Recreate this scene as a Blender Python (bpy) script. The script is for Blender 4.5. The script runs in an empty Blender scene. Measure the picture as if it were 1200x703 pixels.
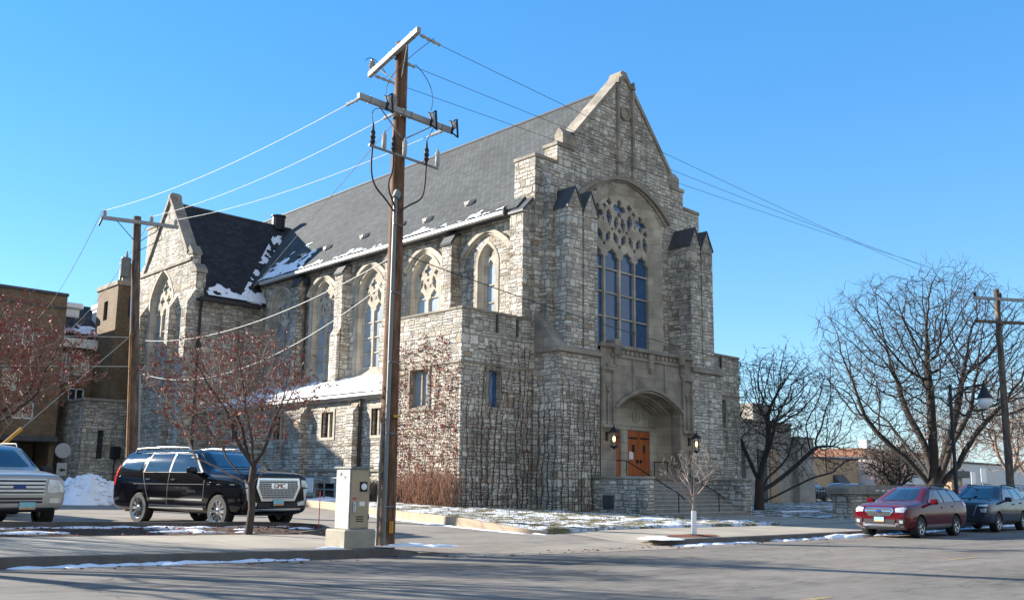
import bpy, bmesh, math, random
import numpy as np
from mathutils import Vector, Matrix, noise
from mathutils.geometry import tessellate_polygon
from mathutils.bvhtree import BVHTree

SC = bpy.context.scene
COL = SC.collection
R = math.radians
random.seed(7)

# ------------------------------------------------------------------ objects
def tag(o, label=None, cat=None, group=None, kind=None):
    if label: o['label'] = label
    if cat: o['category'] = cat
    if group: o['group'] = group
    if kind: o['kind'] = kind
    return o

def empty(name, loc=(0, 0, 0), rz=0.0, label=None, cat=None, group=None):
    o = bpy.data.objects.new(name, None)
    COL.objects.link(o)
    o.location = loc
    o.rotation_euler = (0, 0, rz)
    o.empty_display_size = .3
    return tag(o, label, cat, group)

def link(name, me, parent=None):
    o = bpy.data.objects.new(name, me)
    COL.objects.link(o)
    if parent is not None:
        o.parent = parent
    return o

def copy_tree(o, parent=None):
    c = o.copy()
    COL.objects.link(c)
    if parent is not None:
        c.parent = parent
    for ch in list(o.children):
        copy_tree(ch, c)
    return c

class MB:
    """collects faces, builds one mesh"""
    def __init__(s):
        s.v = []; s.f = []; s.m = []; s.mi = 0
    def add(s, vs, fs):
        b = len(s.v)
        s.v.extend([tuple(p) for p in vs])
        for f in fs:
            s.f.append(tuple(b + i for i in f)); s.m.append(s.mi)
    def box(s, x0, x1, y0, y1, z0, z1):
        s.add([(x0, y0, z0), (x1, y0, z0), (x1, y1, z0), (x0, y1, z0), (x0, y0, z1), (x1, y0, z1), (x1, y1, z1), (x0, y1, z1)],
              [(0, 3, 2, 1), (4, 5, 6, 7), (0, 1, 5, 4), (1, 2, 6, 5), (2, 3, 7, 6), (3, 0, 4, 7)])
    def cbox(s, x0, x1, y0, y1, z0, z1, c=.02):
        """box with chamfered edges"""
        cx = [x0, x0 + c, x1 - c, x1]; cy = [y0, y0 + c, y1 - c, y1]; cz = [z0, z0 + c, z1 - c, z1]
        bm = bmesh.new()
        g = bmesh.ops.create_cube(bm, size=1)
        for v in bm.verts:
            v.co = Vector(((x0 + x1) / 2 + v.co.x * (x1 - x0), (y0 + y1) / 2 + v.co.y * (y1 - y0), (z0 + z1) / 2 + v.co.z * (z1 - z0)))
        bmesh.ops.bevel(bm, geom=list(bm.edges), offset=c, segments=1, affect='EDGES')
        bm.verts.index_update()
        s.add([v.co[:] for v in bm.verts], [[v.index for v in f.verts] for f in bm.faces])
        bm.free()
    def prism(s, poly, axis, a0, a1):
        n = len(poly)
        def P(p, a):
            if axis == 'x': return (a, p[0], p[1])
            if axis == 'y': return (p[0], a, p[1])
            return (p[0], p[1], a)
        vs = [P(p, a0) for p in poly] + [P(p, a1) for p in poly]
        fs = [(i, (i + 1) % n, n + (i + 1) % n, n + i) for i in range(n)]
        tris = tessellate_polygon([[Vector((p[0], p[1], 0)) for p in poly]])
        for t in tris:
            fs.append(tuple(t)); fs.append(tuple(n + i for i in reversed(t)))
        s.add(vs, fs)
    def tube(s, pts, rad, n=6, cap=True, up=None):
        pts = [Vector(p) for p in pts]
        if not hasattr(rad, '__len__'): rad = [rad] * len(pts)
        b = len(s.v); prev = None
        for i, p in enumerate(pts):
            d = (pts[min(i + 1, len(pts) - 1)] - pts[max(i - 1, 0)])
            if d.length < 1e-9: d = Vector((0, 0, 1))
            d.normalize()
            if prev is None:
                a = Vector((0, 0, 1)) if abs(d.z) < .9 else Vector((1, 0, 0))
                e1 = d.cross(a).normalized()
            else:
                e1 = (prev - d * prev.dot(d))
                e1 = e1.normalized() if e1.length > 1e-6 else d.orthogonal().normalized()
            prev = e1
            e2 = d.cross(e1)
            for k in range(n):
                t = 2 * math.pi * k / n
                s.v.append(tuple(p + (e1 * math.cos(t) + e2 * math.sin(t)) * rad[i]))
        for i in range(len(pts) - 1):
            for k in range(n):
                a = b + i * n + k; c = b + i * n + (k + 1) % n
                s.f.append((a, c, c + n, a + n)); s.m.append(s.mi)
        if cap:
            s.f.append(tuple(b + k for k in reversed(range(n)))); s.m.append(s.mi)
            e = b + (len(pts) - 1) * n
            s.f.append(tuple(e + k for k in range(n))); s.m.append(s.mi)
    def cyl(s, a, b_, r, n=12, r2=None):
        s.tube([a, b_], [r, r if r2 is None else r2], n)
    def lathe(s, prof, c=(0, 0, 0), n=16, axis='z', caps=True):
        """prof: list of (r, h)"""
        b = len(s.v)
        for r, h in prof:
            for k in range(n):
                t = 2 * math.pi * k / n
                x, y = r * math.cos(t), r * math.sin(t)
                q = (x, y, h) if axis == 'z' else ((h, x, y) if axis == 'x' else (y, h, x))
                s.v.append((c[0] + q[0], c[1] + q[1], c[2] + q[2]))
        for i in range(len(prof) - 1):
            for k in range(n):
                a = b + i * n + k; d = b + i * n + (k + 1) % n
                s.f.append((a, d, d + n, a + n)); s.m.append(s.mi)
        if not caps: return
        s.f.append(tuple(b + k for k in reversed(range(n)))); s.m.append(s.mi)
        e = b + (len(prof) - 1) * n
        s.f.append(tuple(e + k for k in range(n))); s.m.append(s.mi)
    def holed(s, outer, holes, fn, d0, d1, back=False):
        """plate with holes: face at depth d0, reveals to d1. fn(a,b,d)->xyz"""
        loops = [outer] + holes
        flat = [p for l in loops for p in l]
        tris = tessellate_polygon([[Vector((p[0], p[1], 0)) for p in l] for l in loops])
        s.add([fn(p[0], p[1], d0) for p in flat], [tuple(t) for t in tris])
        if back:
            s.add([fn(p[0], p[1], d1) for p in flat], [tuple(reversed(t)) for t in tris])
        for l in (loops if back else holes):
            n = len(l)
            s.add([fn(p[0], p[1], d0) for p in l] + [fn(p[0], p[1], d1) for p in l],
                  [(i, (i + 1) % n, n + (i + 1) % n, n + i) for i in range(n)])
    def band(s, la, lb, fn, da, db):
        """strip joining two loops of same length (splayed reveal)"""
        n = len(la)
        s.add([fn(p[0], p[1], da) for p in la] + [fn(p[0], p[1], db) for p in lb],
              [(i, (i + 1) % n, n + (i + 1) % n, n + i) for i in range(n)])
    def flat(s, poly, fn, d):
        tris = tessellate_polygon([[Vector((p[0], p[1], 0)) for p in poly]])
        s.add([fn(p[0], p[1], d) for p in poly], [tuple(t) for t in tris])
    def build(s, name, mat, parent=None, smooth=None, fixn=True):
        me = bpy.data.meshes.new(name)
        me.from_pydata(s.v, [], s.f)
        mats = mat if isinstance(mat, (list, tuple)) else [mat]
        for m in mats: me.materials.append(m)
        if len(mats) > 1:
            me.polygons.foreach_set('material_index', s.m)
        if fixn:
            bm = bmesh.new(); bm.from_mesh(me)
            bmesh.ops.recalc_face_normals(bm, faces=bm.faces)
            bm.to_mesh(me); bm.free()
        if smooth is not None:
            me.polygons.foreach_set('use_smooth', [True] * len(me.polygons))
            me.set_sharp_from_angle(angle=R(smooth))
        me.update()
        return link(name, me, parent)

def onface_y(Y):      # wall facing -Y at Y ; depth grows into the wall
    return lambda a, b, d: (a, Y + d, b)
def onface_x(X):      # wall facing -X
    return lambda a, b, d: (X + d, a, b)
def onface_xr(X):     # wall facing +X
    return lambda a, b, d: (X - d, a, b)

def arc(p0, p1, sag, n=8):
    """circular-ish arc from p0 to p1 bulging to the left of p0->p1 by sag"""
    out = []
    dx, dy = p1[0] - p0[0], p1[1] - p0[1]
    L = math.hypot(dx, dy); nx, ny = -dy / L, dx / L
    for i in range(n + 1):
        t = i / n; b = 4 * t * (1 - t) * sag
        out.append((p0[0] + dx * t + nx * b, p0[1] + dy * t + ny * b))
    return out
def arch_curve(c, hw, zs, za, sag=None, n=8):
    """points from right spring over apex to left spring (pointed)"""
    ch = math.hypot(hw, za - zs)
    if sag is None: sag = .13 * ch
    r = arc((c + hw, zs), (c, za), -sag, n)
    # bulge outward: choose the sign that lifts the middle
    mid = r[n // 2]
    if mid[1] < (zs + za) / 2: r = arc((c + hw, zs), (c, za), sag, n)
    l = [(2 * c - p[0], p[1]) for p in reversed(r)]
    return r + l[1:]
def arch_loop(c, hw, z0, zs, za, sag=None, n=8):
    return [(c - hw, z0), (c + hw, z0)] + arch_curve(c, hw, zs, za, sag, n)
def foil(cx, cz, r, k=4, n=32, rot=0, lo=.42):
    out = []; r = r * 1.16
    for i in range(n):
        t = 2 * math.pi * i / n
        rr = r * (lo + (1 - lo) * abs(math.cos(k * t / 2)) ** .9)
        out.append((cx + rr * math.cos(t + rot), cz + rr * math.sin(t + rot)))
    return out
def dagger(cx, cz, w, h, lean=0.0, n=5):
    w *= 1.35; h *= 1.14
    r = [(0, -h / 2), (w * .28, -h * .25), (w * .5, h * .08), (w * .3, h * .16), (w * .34, h * .28), (0, h / 2)]
    pts = r + [(-p[0], p[1]) for p in reversed(r[1:-1])]
    return [(cx + p[0] * math.cos(lean) - p[1] * math.sin(lean), cz + p[0] * math.sin(lean) + p[1] * math.cos(lean)) for p in pts]
def _dens(p, k=3):
    out = []
    n = len(p)
    for i in range(n):
        a, b = p[i], p[(i + 1) % n]
        for j in range(k): out.append((a[0] + (b[0] - a[0]) * j / k, a[1] + (b[1] - a[1]) * j / k))
    return np.array(out)
def _inside(pts, poly):
    P = np.array(poly); Q = np.roll(P, -1, 0); x, y = pts[:, 0:1], pts[:, 1:2]
    c = ((P[:, 1] > y) != (Q[:, 1] > y)) & (x < (Q[:, 0] - P[:, 0]) * (y - P[:, 1]) / (Q[:, 1] - P[:, 1] + 1e-12) + P[:, 0])
    return (c.sum(1) % 2) == 1
def fit_holes(outline, holes, fixed, gap=.05, grow=1.45):
    """shrink tracery openings (all but the first `fixed`) until bars of at least `gap` stay between them"""
    H = [np.array(h, float) for h in holes]
    H = [h if i < fixed else h.mean(0) + (h - h.mean(0)) * grow for i, h in enumerate(H)]; D = [_dens(h) for h in H]; O = _dens(outline, 6)
    for _ in range(90):
        bad = set()
        for i in range(len(H)):
            if i >= fixed and (not _inside(D[i], outline).all() or np.sqrt(((D[i][:, None] - O[None]) ** 2).sum(-1)).min() < gap): bad.add(i)
            for j in range(i + 1, len(H)):
                if j < fixed: continue
                d = np.sqrt(((D[i][:, None] - D[j][None]) ** 2).sum(-1)).min()
                if d < gap or _inside(D[i], H[j]).any() or _inside(D[j], H[i]).any():
                    if i >= fixed: bad.add(i)
                    bad.add(j)
        if not bad: break
        for i in bad:
            c = H[i].mean(0); H[i] = c + (H[i] - c) * .965; D[i] = _dens(H[i])
    return [[tuple(p) for p in h] for h in H if (h.max(0) - h.min(0)).min() > .06]
def rect(a0, a1, b0, b1):
    return [(a0, b0), (a1, b0), (a1, b1), (a0, b1)]
def sweep_arch(mb, pts, fn, w, d0, d1):
    """square-section moulding along a 2D open curve (w outward)"""
    n = len(pts); outer = []
    for i, p in enumerate(pts):
        q = pts[min(i + 1, n - 1)]; o = pts[max(i - 1, 0)]
        dx, dy = q[0] - o[0], q[1] - o[1]; L = math.hypot(dx, dy)
        outer.append((p[0] + dy / L * w, p[1] - dx / L * w))
    vs = [fn(p[0], p[1], d0) for p in pts] + [fn(p[0], p[1], d0) for p in outer] + \
         [fn(p[0], p[1], d1) for p in pts] + [fn(p[0], p[1], d1) for p in outer]
    fs = []
    for i in range(n - 1):
        fs += [(i, i + 1, n + i + 1, n + i), (i, i + 1, 2 * n + i + 1, 2 * n + i), (n + i, n + i + 1, 3 * n + i + 1, 3 * n + i)]
    for e in (0, n - 1): fs.append((e, n + e, 3 * n + e, 2 * n + e))
    mb.add(vs, fs)

# ------------------------------------------------------------------ terrain
def Sx(X):
    if X < 0: return .36 - .028 * X
    X = min(X, 33.3)
    return .36 - .028 * X + .00042 * X * X
_cx = [-60, 0, 15, 23.5, 30, 36, 44, 60, 120]
_cv = [.012, .012, .014, .027, .0136, .006, .004, .003, .003]
def Hg(X, Y):
    c = float(np.interp(X, _cx, _cv))
    X2 = max(X, -25)
    return Sx(X2) + .15 + c * (min(Y, 30) - 13.8)
def Zst(X, Y):
    return Sx(max(X, -25)) + .07 * (1 - min(1.6, ((Y - 6.5) / 7.3) ** 2))
def sstep(a, b, x):
    t = max(0., min(1., (x - a) / (b - a))); return t * t * (3 - 2 * t)
# ------------------------------------------------------------------ materials
def nd(nt, t, ins=None, **props):
    n = nt.nodes.new(t)
    for k, v in props.items(): setattr(n, k, v)
    for k, v in (ins or {}).items():
        s = n.inputs[k]
        if isinstance(v, bpy.types.NodeSocket): nt.links.new(v, s)
        else: s.default_value = v
    return n
def base_mat(name, rough=.8, metal=0., spec=.5):
    m = bpy.data.materials.new(name); m.use_nodes = True
    nt = m.node_tree; b = nt.nodes['Principled BSDF']
    b.inputs['Roughness'].default_value = rough
    b.inputs['Metallic'].default_value = metal
    b.inputs['Specular IOR Level'].default_value = spec
    return m, nt, b
def c4(c): return (c[0], c[1], c[2], 1)
def ramp(nt, fac, stops, interp='LINEAR'):
    r = nd(nt, 'ShaderNodeValToRGB', {'Fac': fac})
    r.color_ramp.interpolation = interp
    e = r.color_ramp.elements
    e[0].position, e[0].color = stops[0][0], c4(stops[0][1])
    e[1].position, e[1].color = stops[-1][0], c4(stops[-1][1])
    for p, c in stops[1:-1]:
        x = e.new(p); x.color = c4(c)
    return r.outputs['Color']
def mix(nt, fac, a, b, mode='MIX'):
    n = nd(nt, 'ShaderNodeMix', data_type='RGBA', blend_type=mode)
    for k, v in ((0, fac), (6, a), (7, b)):
        if isinstance(v, bpy.types.NodeSocket): nt.links.new(v, n.inputs[k])
        else: n.inputs[k].default_value = v if k == 0 else c4(v)
    return n.outputs[2]
def math_(nt, op, a, b=None, clamp=False):
    n = nd(nt, 'ShaderNodeMath', operation=op, use_clamp=clamp)
    for k, v in ((0, a), (1, b)):
        if v is None: continue
        if isinstance(v, bpy.types.NodeSocket): nt.links.new(v, n.inputs[k])
        else: n.inputs[k].default_value = v
    return n.outputs[0]
def maprange(nt, v, a, b, c=0., d=1., smooth=False):
    n = nd(nt, 'ShaderNodeMapRange', {'Value': v, 'From Min': a, 'From Max': b, 'To Min': c, 'To Max': d})
    if smooth: n.interpolation_type = 'SMOOTHSTEP'
    return n.outputs[0]
def pos(nt): return nd(nt, 'ShaderNodeNewGeometry').outputs['Position']
def objc(nt): return nd(nt, 'ShaderNodeTexCoord').outputs['Object']
def noise_(nt, vec, scale, detail=4., rough=.55, dist=0.):
    return nd(nt, 'ShaderNodeTexNoise', {'Vector': vec, 'Scale': scale, 'Detail': detail, 'Roughness': rough, 'Distortion': dist}).outputs['Fac']
def bump(nt, bsdf, h, strength=.4, dist=.02):
    b = nd(nt, 'ShaderNodeBump', {'Height': h, 'Strength': strength, 'Distance': dist})
    nt.links.new(b.outputs['Normal'], bsdf.inputs['Normal'])
def scalev(nt, v, s):
    return nd(nt, 'ShaderNodeVectorMath', {0: v, 1: s}, operation='MULTIPLY').outputs[0]

def plain(name, col, rough=.7, metal=0., var=.25, scale=3., bmp=.15, bdist=.01, world=True, spec=.5, coat=0., fine=None):
    m, nt, b = base_mat(name, rough, metal, spec)
    P = pos(nt) if world else objc(nt)
    n1 = noise_(nt, P, scale); n2 = noise_(nt, P, scale * 9, 3.)
    s = math_(nt, 'ADD', math_(nt, 'MULTIPLY', n1, .65), math_(nt, 'MULTIPLY', n2, .35))
    lo = [c * (1 - var) for c in col]; hi = [min(1, c * (1 + var)) for c in col]
    nt.links.new(ramp(nt, s, [(.3, lo), (.7, hi)]), b.inputs['Base Color'])
    if bmp: bump(nt, b, n2, bmp, bdist)
    if coat: b.inputs['Coat Weight'].default_value = coat; b.inputs['Coat Roughness'].default_value = .05
    return m

def wall_uv(nt):
    P = pos(nt); s = nd(nt, 'ShaderNodeSeparateXYZ', {0: P}).outputs
    return P, math_(nt, 'SUBTRACT', s[0], s[1]), s[2]

def stone_mat(name, stops, su=2.7, sv=3.9, mortar=(.34, .295, .235), bs=.95, bd=.08, dirt=.36):
    """coursed random rubble: rows of uneven height, blocks of uneven width, some split in two courses"""
    m, nt, b = base_mat(name, .88, 0., .25)
    P, u, z = wall_uv(nt)
    A = lambda x, y: math_(nt, 'ADD', x, y)
    Mu = lambda x, y: math_(nt, 'MULTIPLY', x, y)
    wob = noise_(nt, P, 3.2, 3.); wob2 = noise_(nt, P, 9., 3.)
    zn = nd(nt, 'ShaderNodeTexNoise', {'W': Mu(z, 1.1), 'Scale': 1., 'Detail': 1.}, noise_dimensions='1D').outputs['Fac']
    zz = A(A(Mu(z, sv), Mu(zn, 2.2)), A(Mu(wob, .5), Mu(wob2, .28)))
    row = math_(nt, 'FLOOR', zz); fz = math_(nt, 'FRACT', zz)
    r1 = nd(nt, 'ShaderNodeTexWhiteNoise', {'W': row}, noise_dimensions='1D').outputs['Value']
    un = nd(nt, 'ShaderNodeTexNoise', {'Vector': nd(nt, 'ShaderNodeCombineXYZ', {0: Mu(u, 1.1), 1: Mu(row, 7.3), 2: 0.}).outputs[0], 'Scale': 1., 'Detail': 1.}).outputs['Fac']
    uu = A(A(Mu(u, su), Mu(r1, 31.)), A(Mu(un, 2.2), A(Mu(wob, .45), Mu(wob2, .3))))
    cell = math_(nt, 'FLOOR', uu); fu = math_(nt, 'FRACT', uu)
    rc = nd(nt, 'ShaderNodeTexWhiteNoise', {'Vector': nd(nt, 'ShaderNodeCombineXYZ', {0: cell, 1: row, 2: 0.}).outputs[0]}, noise_dimensions='2D').outputs['Color']
    c1 = nd(nt, 'ShaderNodeSeparateColor', {0: rc}).outputs
    split = math_(nt, 'GREATER_THAN', c1[2], .38)
    hs = A(.36, Mu(c1[1], .28))
    top = math_(nt, 'GREATER_THAN', fz, hs)
    sub_ = Mu(split, A(1., top))          # 0 whole, 1 lower, 2 upper
    rc2 = nd(nt, 'ShaderNodeTexWhiteNoise', {'Vector': nd(nt, 'ShaderNodeCombineXYZ', {0: cell, 1: row, 2: sub_}).outputs[0]}, noise_dimensions='3D').outputs['Color']
    k = nd(nt, 'ShaderNodeSeparateColor', {0: rc2}).outputs
    eu = math_(nt, 'DIVIDE', math_(nt, 'MINIMUM', fu, math_(nt, 'SUBTRACT', 1., fu)), su)
    ez = math_(nt, 'DIVIDE', math_(nt, 'MINIMUM', fz, math_(nt, 'SUBTRACT', 1., fz)), sv)
    es = A(math_(nt, 'DIVIDE', math_(nt, 'ABSOLUTE', math_(nt, 'SUBTRACT', fz, hs)), sv), Mu(math_(nt, 'SUBTRACT', 1., split), 9.))
    edge = math_(nt, 'MINIMUM', math_(nt, 'MINIMUM', eu, ez), es)
    mask = maprange(nt, edge, .004, .035, smooth=True)
    fine = noise_(nt, P, 16., 5., .65); big = noise_(nt, P, .3, 4.)
    cv = A(Mu(k[0], .82), Mu(fine, .22))
    col = mix(nt, maprange(nt, edge, .004, .018, smooth=True), mortar, ramp(nt, cv, stops))
    d = maprange(nt, big, .35, .7, 1 - dirt, 1.08)
    g = nd(nt, 'ShaderNodeCombineColor', {0: d, 1: d, 2: d}).outputs[0]
    col = mix(nt, 1., col, g, 'MULTIPLY')
    sv2 = nd(nt, 'ShaderNodeCombineXYZ', {0: Mu(u, 1.6), 1: Mu(z, .12), 2: 0.}).outputs[0]
    st = maprange(nt, noise_(nt, sv2, 1.3, 4.), .48, .74, 1., .62)
    g2 = nd(nt, 'ShaderNodeCombineColor', {0: st, 1: st, 2: st}).outputs[0]
    col = mix(nt, 1., col, g2, 'MULTIPLY')
    nt.links.new(col, b.inputs['Base Color'])
    h = A(Mu(mask, A(Mu(k[1], .55), .45)), Mu(noise_(nt, P, 6., 5., .7), .8))
    bump(nt, b, h, bs, bd)
    return m
ST = [(.02, (.16, .125, .09)), (.08, (.33, .20, .12)), (.14, (.42, .345, .26)), (.26, (.60, .52, .41)), (.42, (.78, .71, .60)), (.58, (.80, .74, .63)), (.68, (.50, .46, .40)), (.80, (.76, .68, .55)), (.90, (.34, .31, .27)), (.98, (.84, .79, .69))]
MAT = {}
MAT['stone'] = stone_mat('rubble stone', ST)
MAT['stone_low'] = stone_mat('rubble stone fine', ST, 2.9, 4.3)

def ashlar(name, col, bw=1.0, bh=.42, var=.16, stain=.4, joint=.6, bs=.3):
    m, nt, b = base_mat(name, .85, 0., .25)
    P, u, z = wall_uv(nt)
    V = nd(nt, 'ShaderNodeCombineXYZ', {0: u, 1: z, 2: 0.}).outputs[0]
    lo = [c * (1 - var) for c in col]; hi = [c * (1 + var) for c in col]
    br = nd(nt, 'ShaderNodeTexBrick', {'Vector': V, 'Color1': c4(lo), 'Color2': c4(hi), 'Mortar': c4([c * joint for c in col]), 'Scale': 1., 'Mortar Size': .008, 'Brick Width': bw, 'Row Height': bh})
    n = noise_(nt, P, .9, 6., .65); f = noise_(nt, P, 20., 4.)
    d = maprange(nt, math_(nt, 'ADD', math_(nt, 'MULTIPLY', n, .8), math_(nt, 'MULTIPLY', f, .2)), .35, .68, 1 - stain, 1.1)
    g = nd(nt, 'ShaderNodeCombineColor', {0: d, 1: d, 2: d}).outputs[0]
    nt.links.new(mix(nt, 1., br.outputs['Color'], g, 'MULTIPLY'), b.inputs['Base Color'])
    bump(nt, b, math_(nt, 'SUBTRACT', f, br.outputs['Fac']), bs, .01)
    return m
MAT['lime'] = ashlar('limestone trim', (.52, .455, .36))
MAT['lime_dark'] = ashlar('weathered limestone', (.36, .31, .245), stain=.5)
MAT['brick'] = ashlar('tan brick', (.205, .145, .09), .22, .075, .22, .3, .8, .2)
MAT['brick_red'] = ashlar('red brown brick', (.30, .15, .10), .22, .075, .2, .3, .8, .2)
MAT['conc_block'] = ashlar('grey precast', (.40, .37, .32), 1.3, .6, .1, .3)

def shingle(name, col, var=.3, sc=1., axis=1):
    m, nt, b = base_mat(name, .85, 0., .3)
    P, u, z = wall_uv(nt)
    u = nd(nt, 'ShaderNodeSeparateXYZ', {0: P}).outputs[axis]
    V = nd(nt, 'ShaderNodeCombineXYZ', {0: u, 1: z, 2: 0.}).outputs[0]
    br = nd(nt, 'ShaderNodeTexBrick', {'Vector': V, 'Color1': c4([c * (1 - var) for c in col]), 'Color2': c4([c * (1 + var) for c in col]), 'Mortar': c4([c * .35 for c in col]), 'Scale': 1., 'Mortar Size': .012, 'Brick Width': .34 * sc, 'Row Height': .19 * sc, 'Mortar Smooth': .3})
    n = noise_(nt, P, .5, 4.); f = noise_(nt, P, 9., 3.)
    d = maprange(nt, math_(nt, 'ADD', math_(nt, 'MULTIPLY', n, .7), math_(nt, 'MULTIPLY', f, .3)), .3, .7, .75, 1.15)
    g = nd(nt, 'ShaderNodeCombineColor', {0: d, 1: d, 2: d}).outputs[0]
    nt.links.new(mix(nt, 1., br.outputs['Color'], g, 'MULTIPLY'), b.inputs['Base Color'])
    bump(nt, b, math_(nt, 'SUBTRACT', f, math_(nt, 'MULTIPLY', br.outputs['Fac'], 1.5)), .6, .02)
    return m
MAT['roof'] = shingle('slate shingles', (.079, .083, .082), .22)
MAT['roof_dark'] = shingle('dark shingles', (.036, .036, .04), axis=0)
MAT['snow'] = plain('old snow', (.86, .87, .89), .75, 0., .08, 4., .5, .04)
MAT['asphalt'] = None

def asphalt(name, col, dark, crack=True, tint=(.21, .16, .125)):
    m, nt, b = base_mat(name, .9, 0., .25)
    P = pos(nt)
    st = scalev(nt, P, (.14, .7, 1.))       # wear runs along the street
    n1 = noise_(nt, st, 1., 5., .6); n2 = noise_(nt, P, 1.8, 4.); f = noise_(nt, P, 60., 3., .7); g = noise_(nt, scalev(nt, P, (1.6, 7., 1.)), 1.3, 6., .72)
    s = math_(nt, 'ADD', math_(nt, 'ADD', math_(nt, 'MULTIPLY', n1, .36), math_(nt, 'MULTIPLY', n2, .17)), math_(nt, 'ADD', math_(nt, 'MULTIPLY', f, .2), math_(nt, 'MULTIPLY', g, .27)))
    c = ramp(nt, s, [(.40, dark), (.5, col), (.60, [x * 1.3 for x in col])])
    c = mix(nt, maprange(nt, noise_(nt, st, .55, 3.), .5, .7, 0., .35), c, tint)
    if crack:
        w = nd(nt, 'ShaderNodeVectorMath', {0: P, 1: nd(nt, 'ShaderNodeTexNoise', {'Vector': P, 'Scale': .8, 'Detail': 5.}).outputs['Color']}, operation='ADD').outputs[0]
        v = nd(nt, 'ShaderNodeTexVoronoi', {'Vector': scalev(nt, w, (.16, .3, .2)), 'Scale': 1.}, feature='DISTANCE_TO_EDGE')
        k = math_(nt, 'MULTIPLY', maprange(nt, v.outputs['Distance'], .0, .007, .75, 0.), maprange(nt, noise_(nt, P, .5, 3.), .42, .56))
        c = mix(nt, k, c, (.035, .032, .03))
        # squared repair patches and tar seams
        pb = nd(nt, 'ShaderNodeTexBrick', {'Vector': scalev(nt, w, (1., 1., 0.)), 'Color1': c4((.74, .74, .74)), 'Color2': c4((1.12, 1.12, 1.12)), 'Mortar': c4((.34, .33, .32)), 'Scale': 1., 'Mortar Size': .012, 'Brick Width': 8.6, 'Row Height': 3.55, 'Bias': .3})
        c = mix(nt, .55, c, mix(nt, 1., c, pb.outputs['Color'], 'MULTIPLY'))
        salt = maprange(nt, noise_(nt, scalev(nt, P, (.35, 2.2, 1.)), 2.2, 7., .75), .52, .70, 0., .38)
        c = mix(nt, salt, c, [min(1., x * 1.75) for x in col])
        # tar-sealed smears
        sm = maprange(nt, noise_(nt, scalev(nt, P, (.25, 1.6, 1.)), 1.2, 5., .65), .6, .72, 0., .45)
        c = mix(nt, sm, c, [x * .45 for x in col])
    nt.links.new(c, b.inputs['Base Color'])
    bump(nt, b, f, .25, .006)
    return m
MAT['asphalt'] = asphalt('worn street asphalt', (.172, .153, .13), (.085, .075, .063))
MAT['lot'] = asphalt('parking lot asphalt', (.26, .225, .185), (.155, .135, .11))
MAT['old_lot'] = asphalt('drive asphalt', (.22, .193, .16), (.13, .115, .098))

def slabs(name, col, sx=1.5, sy=1.5):
    m, nt, b = base_mat(name, .88, 0., .3)
    P = pos(nt)
    br = nd(nt, 'ShaderNodeTexBrick', {'Vector': P, 'Color1': c4([c * .92 for c in col]), 'Color2': c4([c * 1.06 for c in col]), 'Mortar': c4([c * .45 for c in col]), 'Scale': 1., 'Mortar Size': .012, 'Brick Width': sx, 'Row Height': sy}, offset=0.)
    n = noise_(nt, P, .8, 6., .65); f = noise_(nt, P, 45., 3.)
    d = maprange(nt, math_(nt, 'ADD', math_(nt, 'MULTIPLY', n, .75), math_(nt, 'MULTIPLY', f, .25)), .33, .68, .72, 1.12)
    g = nd(nt, 'ShaderNodeCombineColor', {0: d, 1: d, 2: d}).outputs[0]
    nt.links.new(mix(nt, 1., br.outputs['Color'], g, 'MULTIPLY'), b.inputs['Base Color'])
    bump(nt, b, math_(nt, 'SUBTRACT', f, br.outputs['Fac']), .3, .006)
    return m
MAT['walk'] = slabs('sidewalk concrete', (.385, .335, .265), 1.6, 1.8)
MAT['paver'] = slabs('grey pavers', (.25, .235, .22), .2, .1)
MAT['kerb'] = plain('kerb concrete', (.115, .10, .085), .9, 0., .35, 2.5, .4, .01)
MAT['kerb_tan'] = plain('tan kerb concrete', (.38, .29, .20), .9, 0., .15, 3., .4, .01)
MAT['conc'] = plain('cast concrete', (.34, .30, .235), .9, 0., .16, 4., .4, .01)
MAT['tread'] = plain('stone tread lit tone', (.36, .33, .285), .9, 0., .2, 3., .4, .01)  # light on the step tops painted in as a paler tread
MAT['step'] = plain('stone riser shade tone', (.26, .235, .20), .9, 0., .25, 3., .4, .01)  # shade on the risers painted in as a darker stone
MAT['centre'] = plain('faded centre paint', (.30, .225, .10), .9, 0., .5, 7., .2)
MAT['yellow_worn'] = plain('worn yellow road paint', (.30, .19, .09), .9, 0., .45, 5., .2)
MAT['mulch'] = plain('bark mulch and leaves', (.085, .055, .035), .95, 0., .6, 9., 1., .05)
MAT['mulch_red'] = plain('red bark mulch', (.24, .075, .035), .95, 0., .4, 14., 1., .04)

def lawn(name, t0=.47, t1=.56):
    m, nt, b = base_mat(name, .9, 0., .2)
    P = pos(nt)
    n = noise_(nt, scalev(nt, P, (1., 1.5, 1.)), 1.1, 8., .72, .6); f = noise_(nt, P, 25., 4.)
    grass = ramp(nt, f, [(.3, (.055, .06, .022)), (.5, (.15, .125, .055)), (.7, (.27, .21, .11))])
    k = maprange(nt, n, t0, t1)
    nt.links.new(mix(nt, k, grass, (.80, .82, .86)), b.inputs['Base Color'])
    bump(nt, b, math_(nt, 'ADD', f, math_(nt, 'MULTIPLY', k, .5)), .8, .05)
    return m
MAT['lawn'] = lawn('snowy lawn')
MAT['lawn_bare'] = lawn('thawing lawn', .49, .57)
MAT['ground'] = plain('winter ground', (.16, .14, .09), .95, 0., .4, .6, .3, .03)

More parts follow.
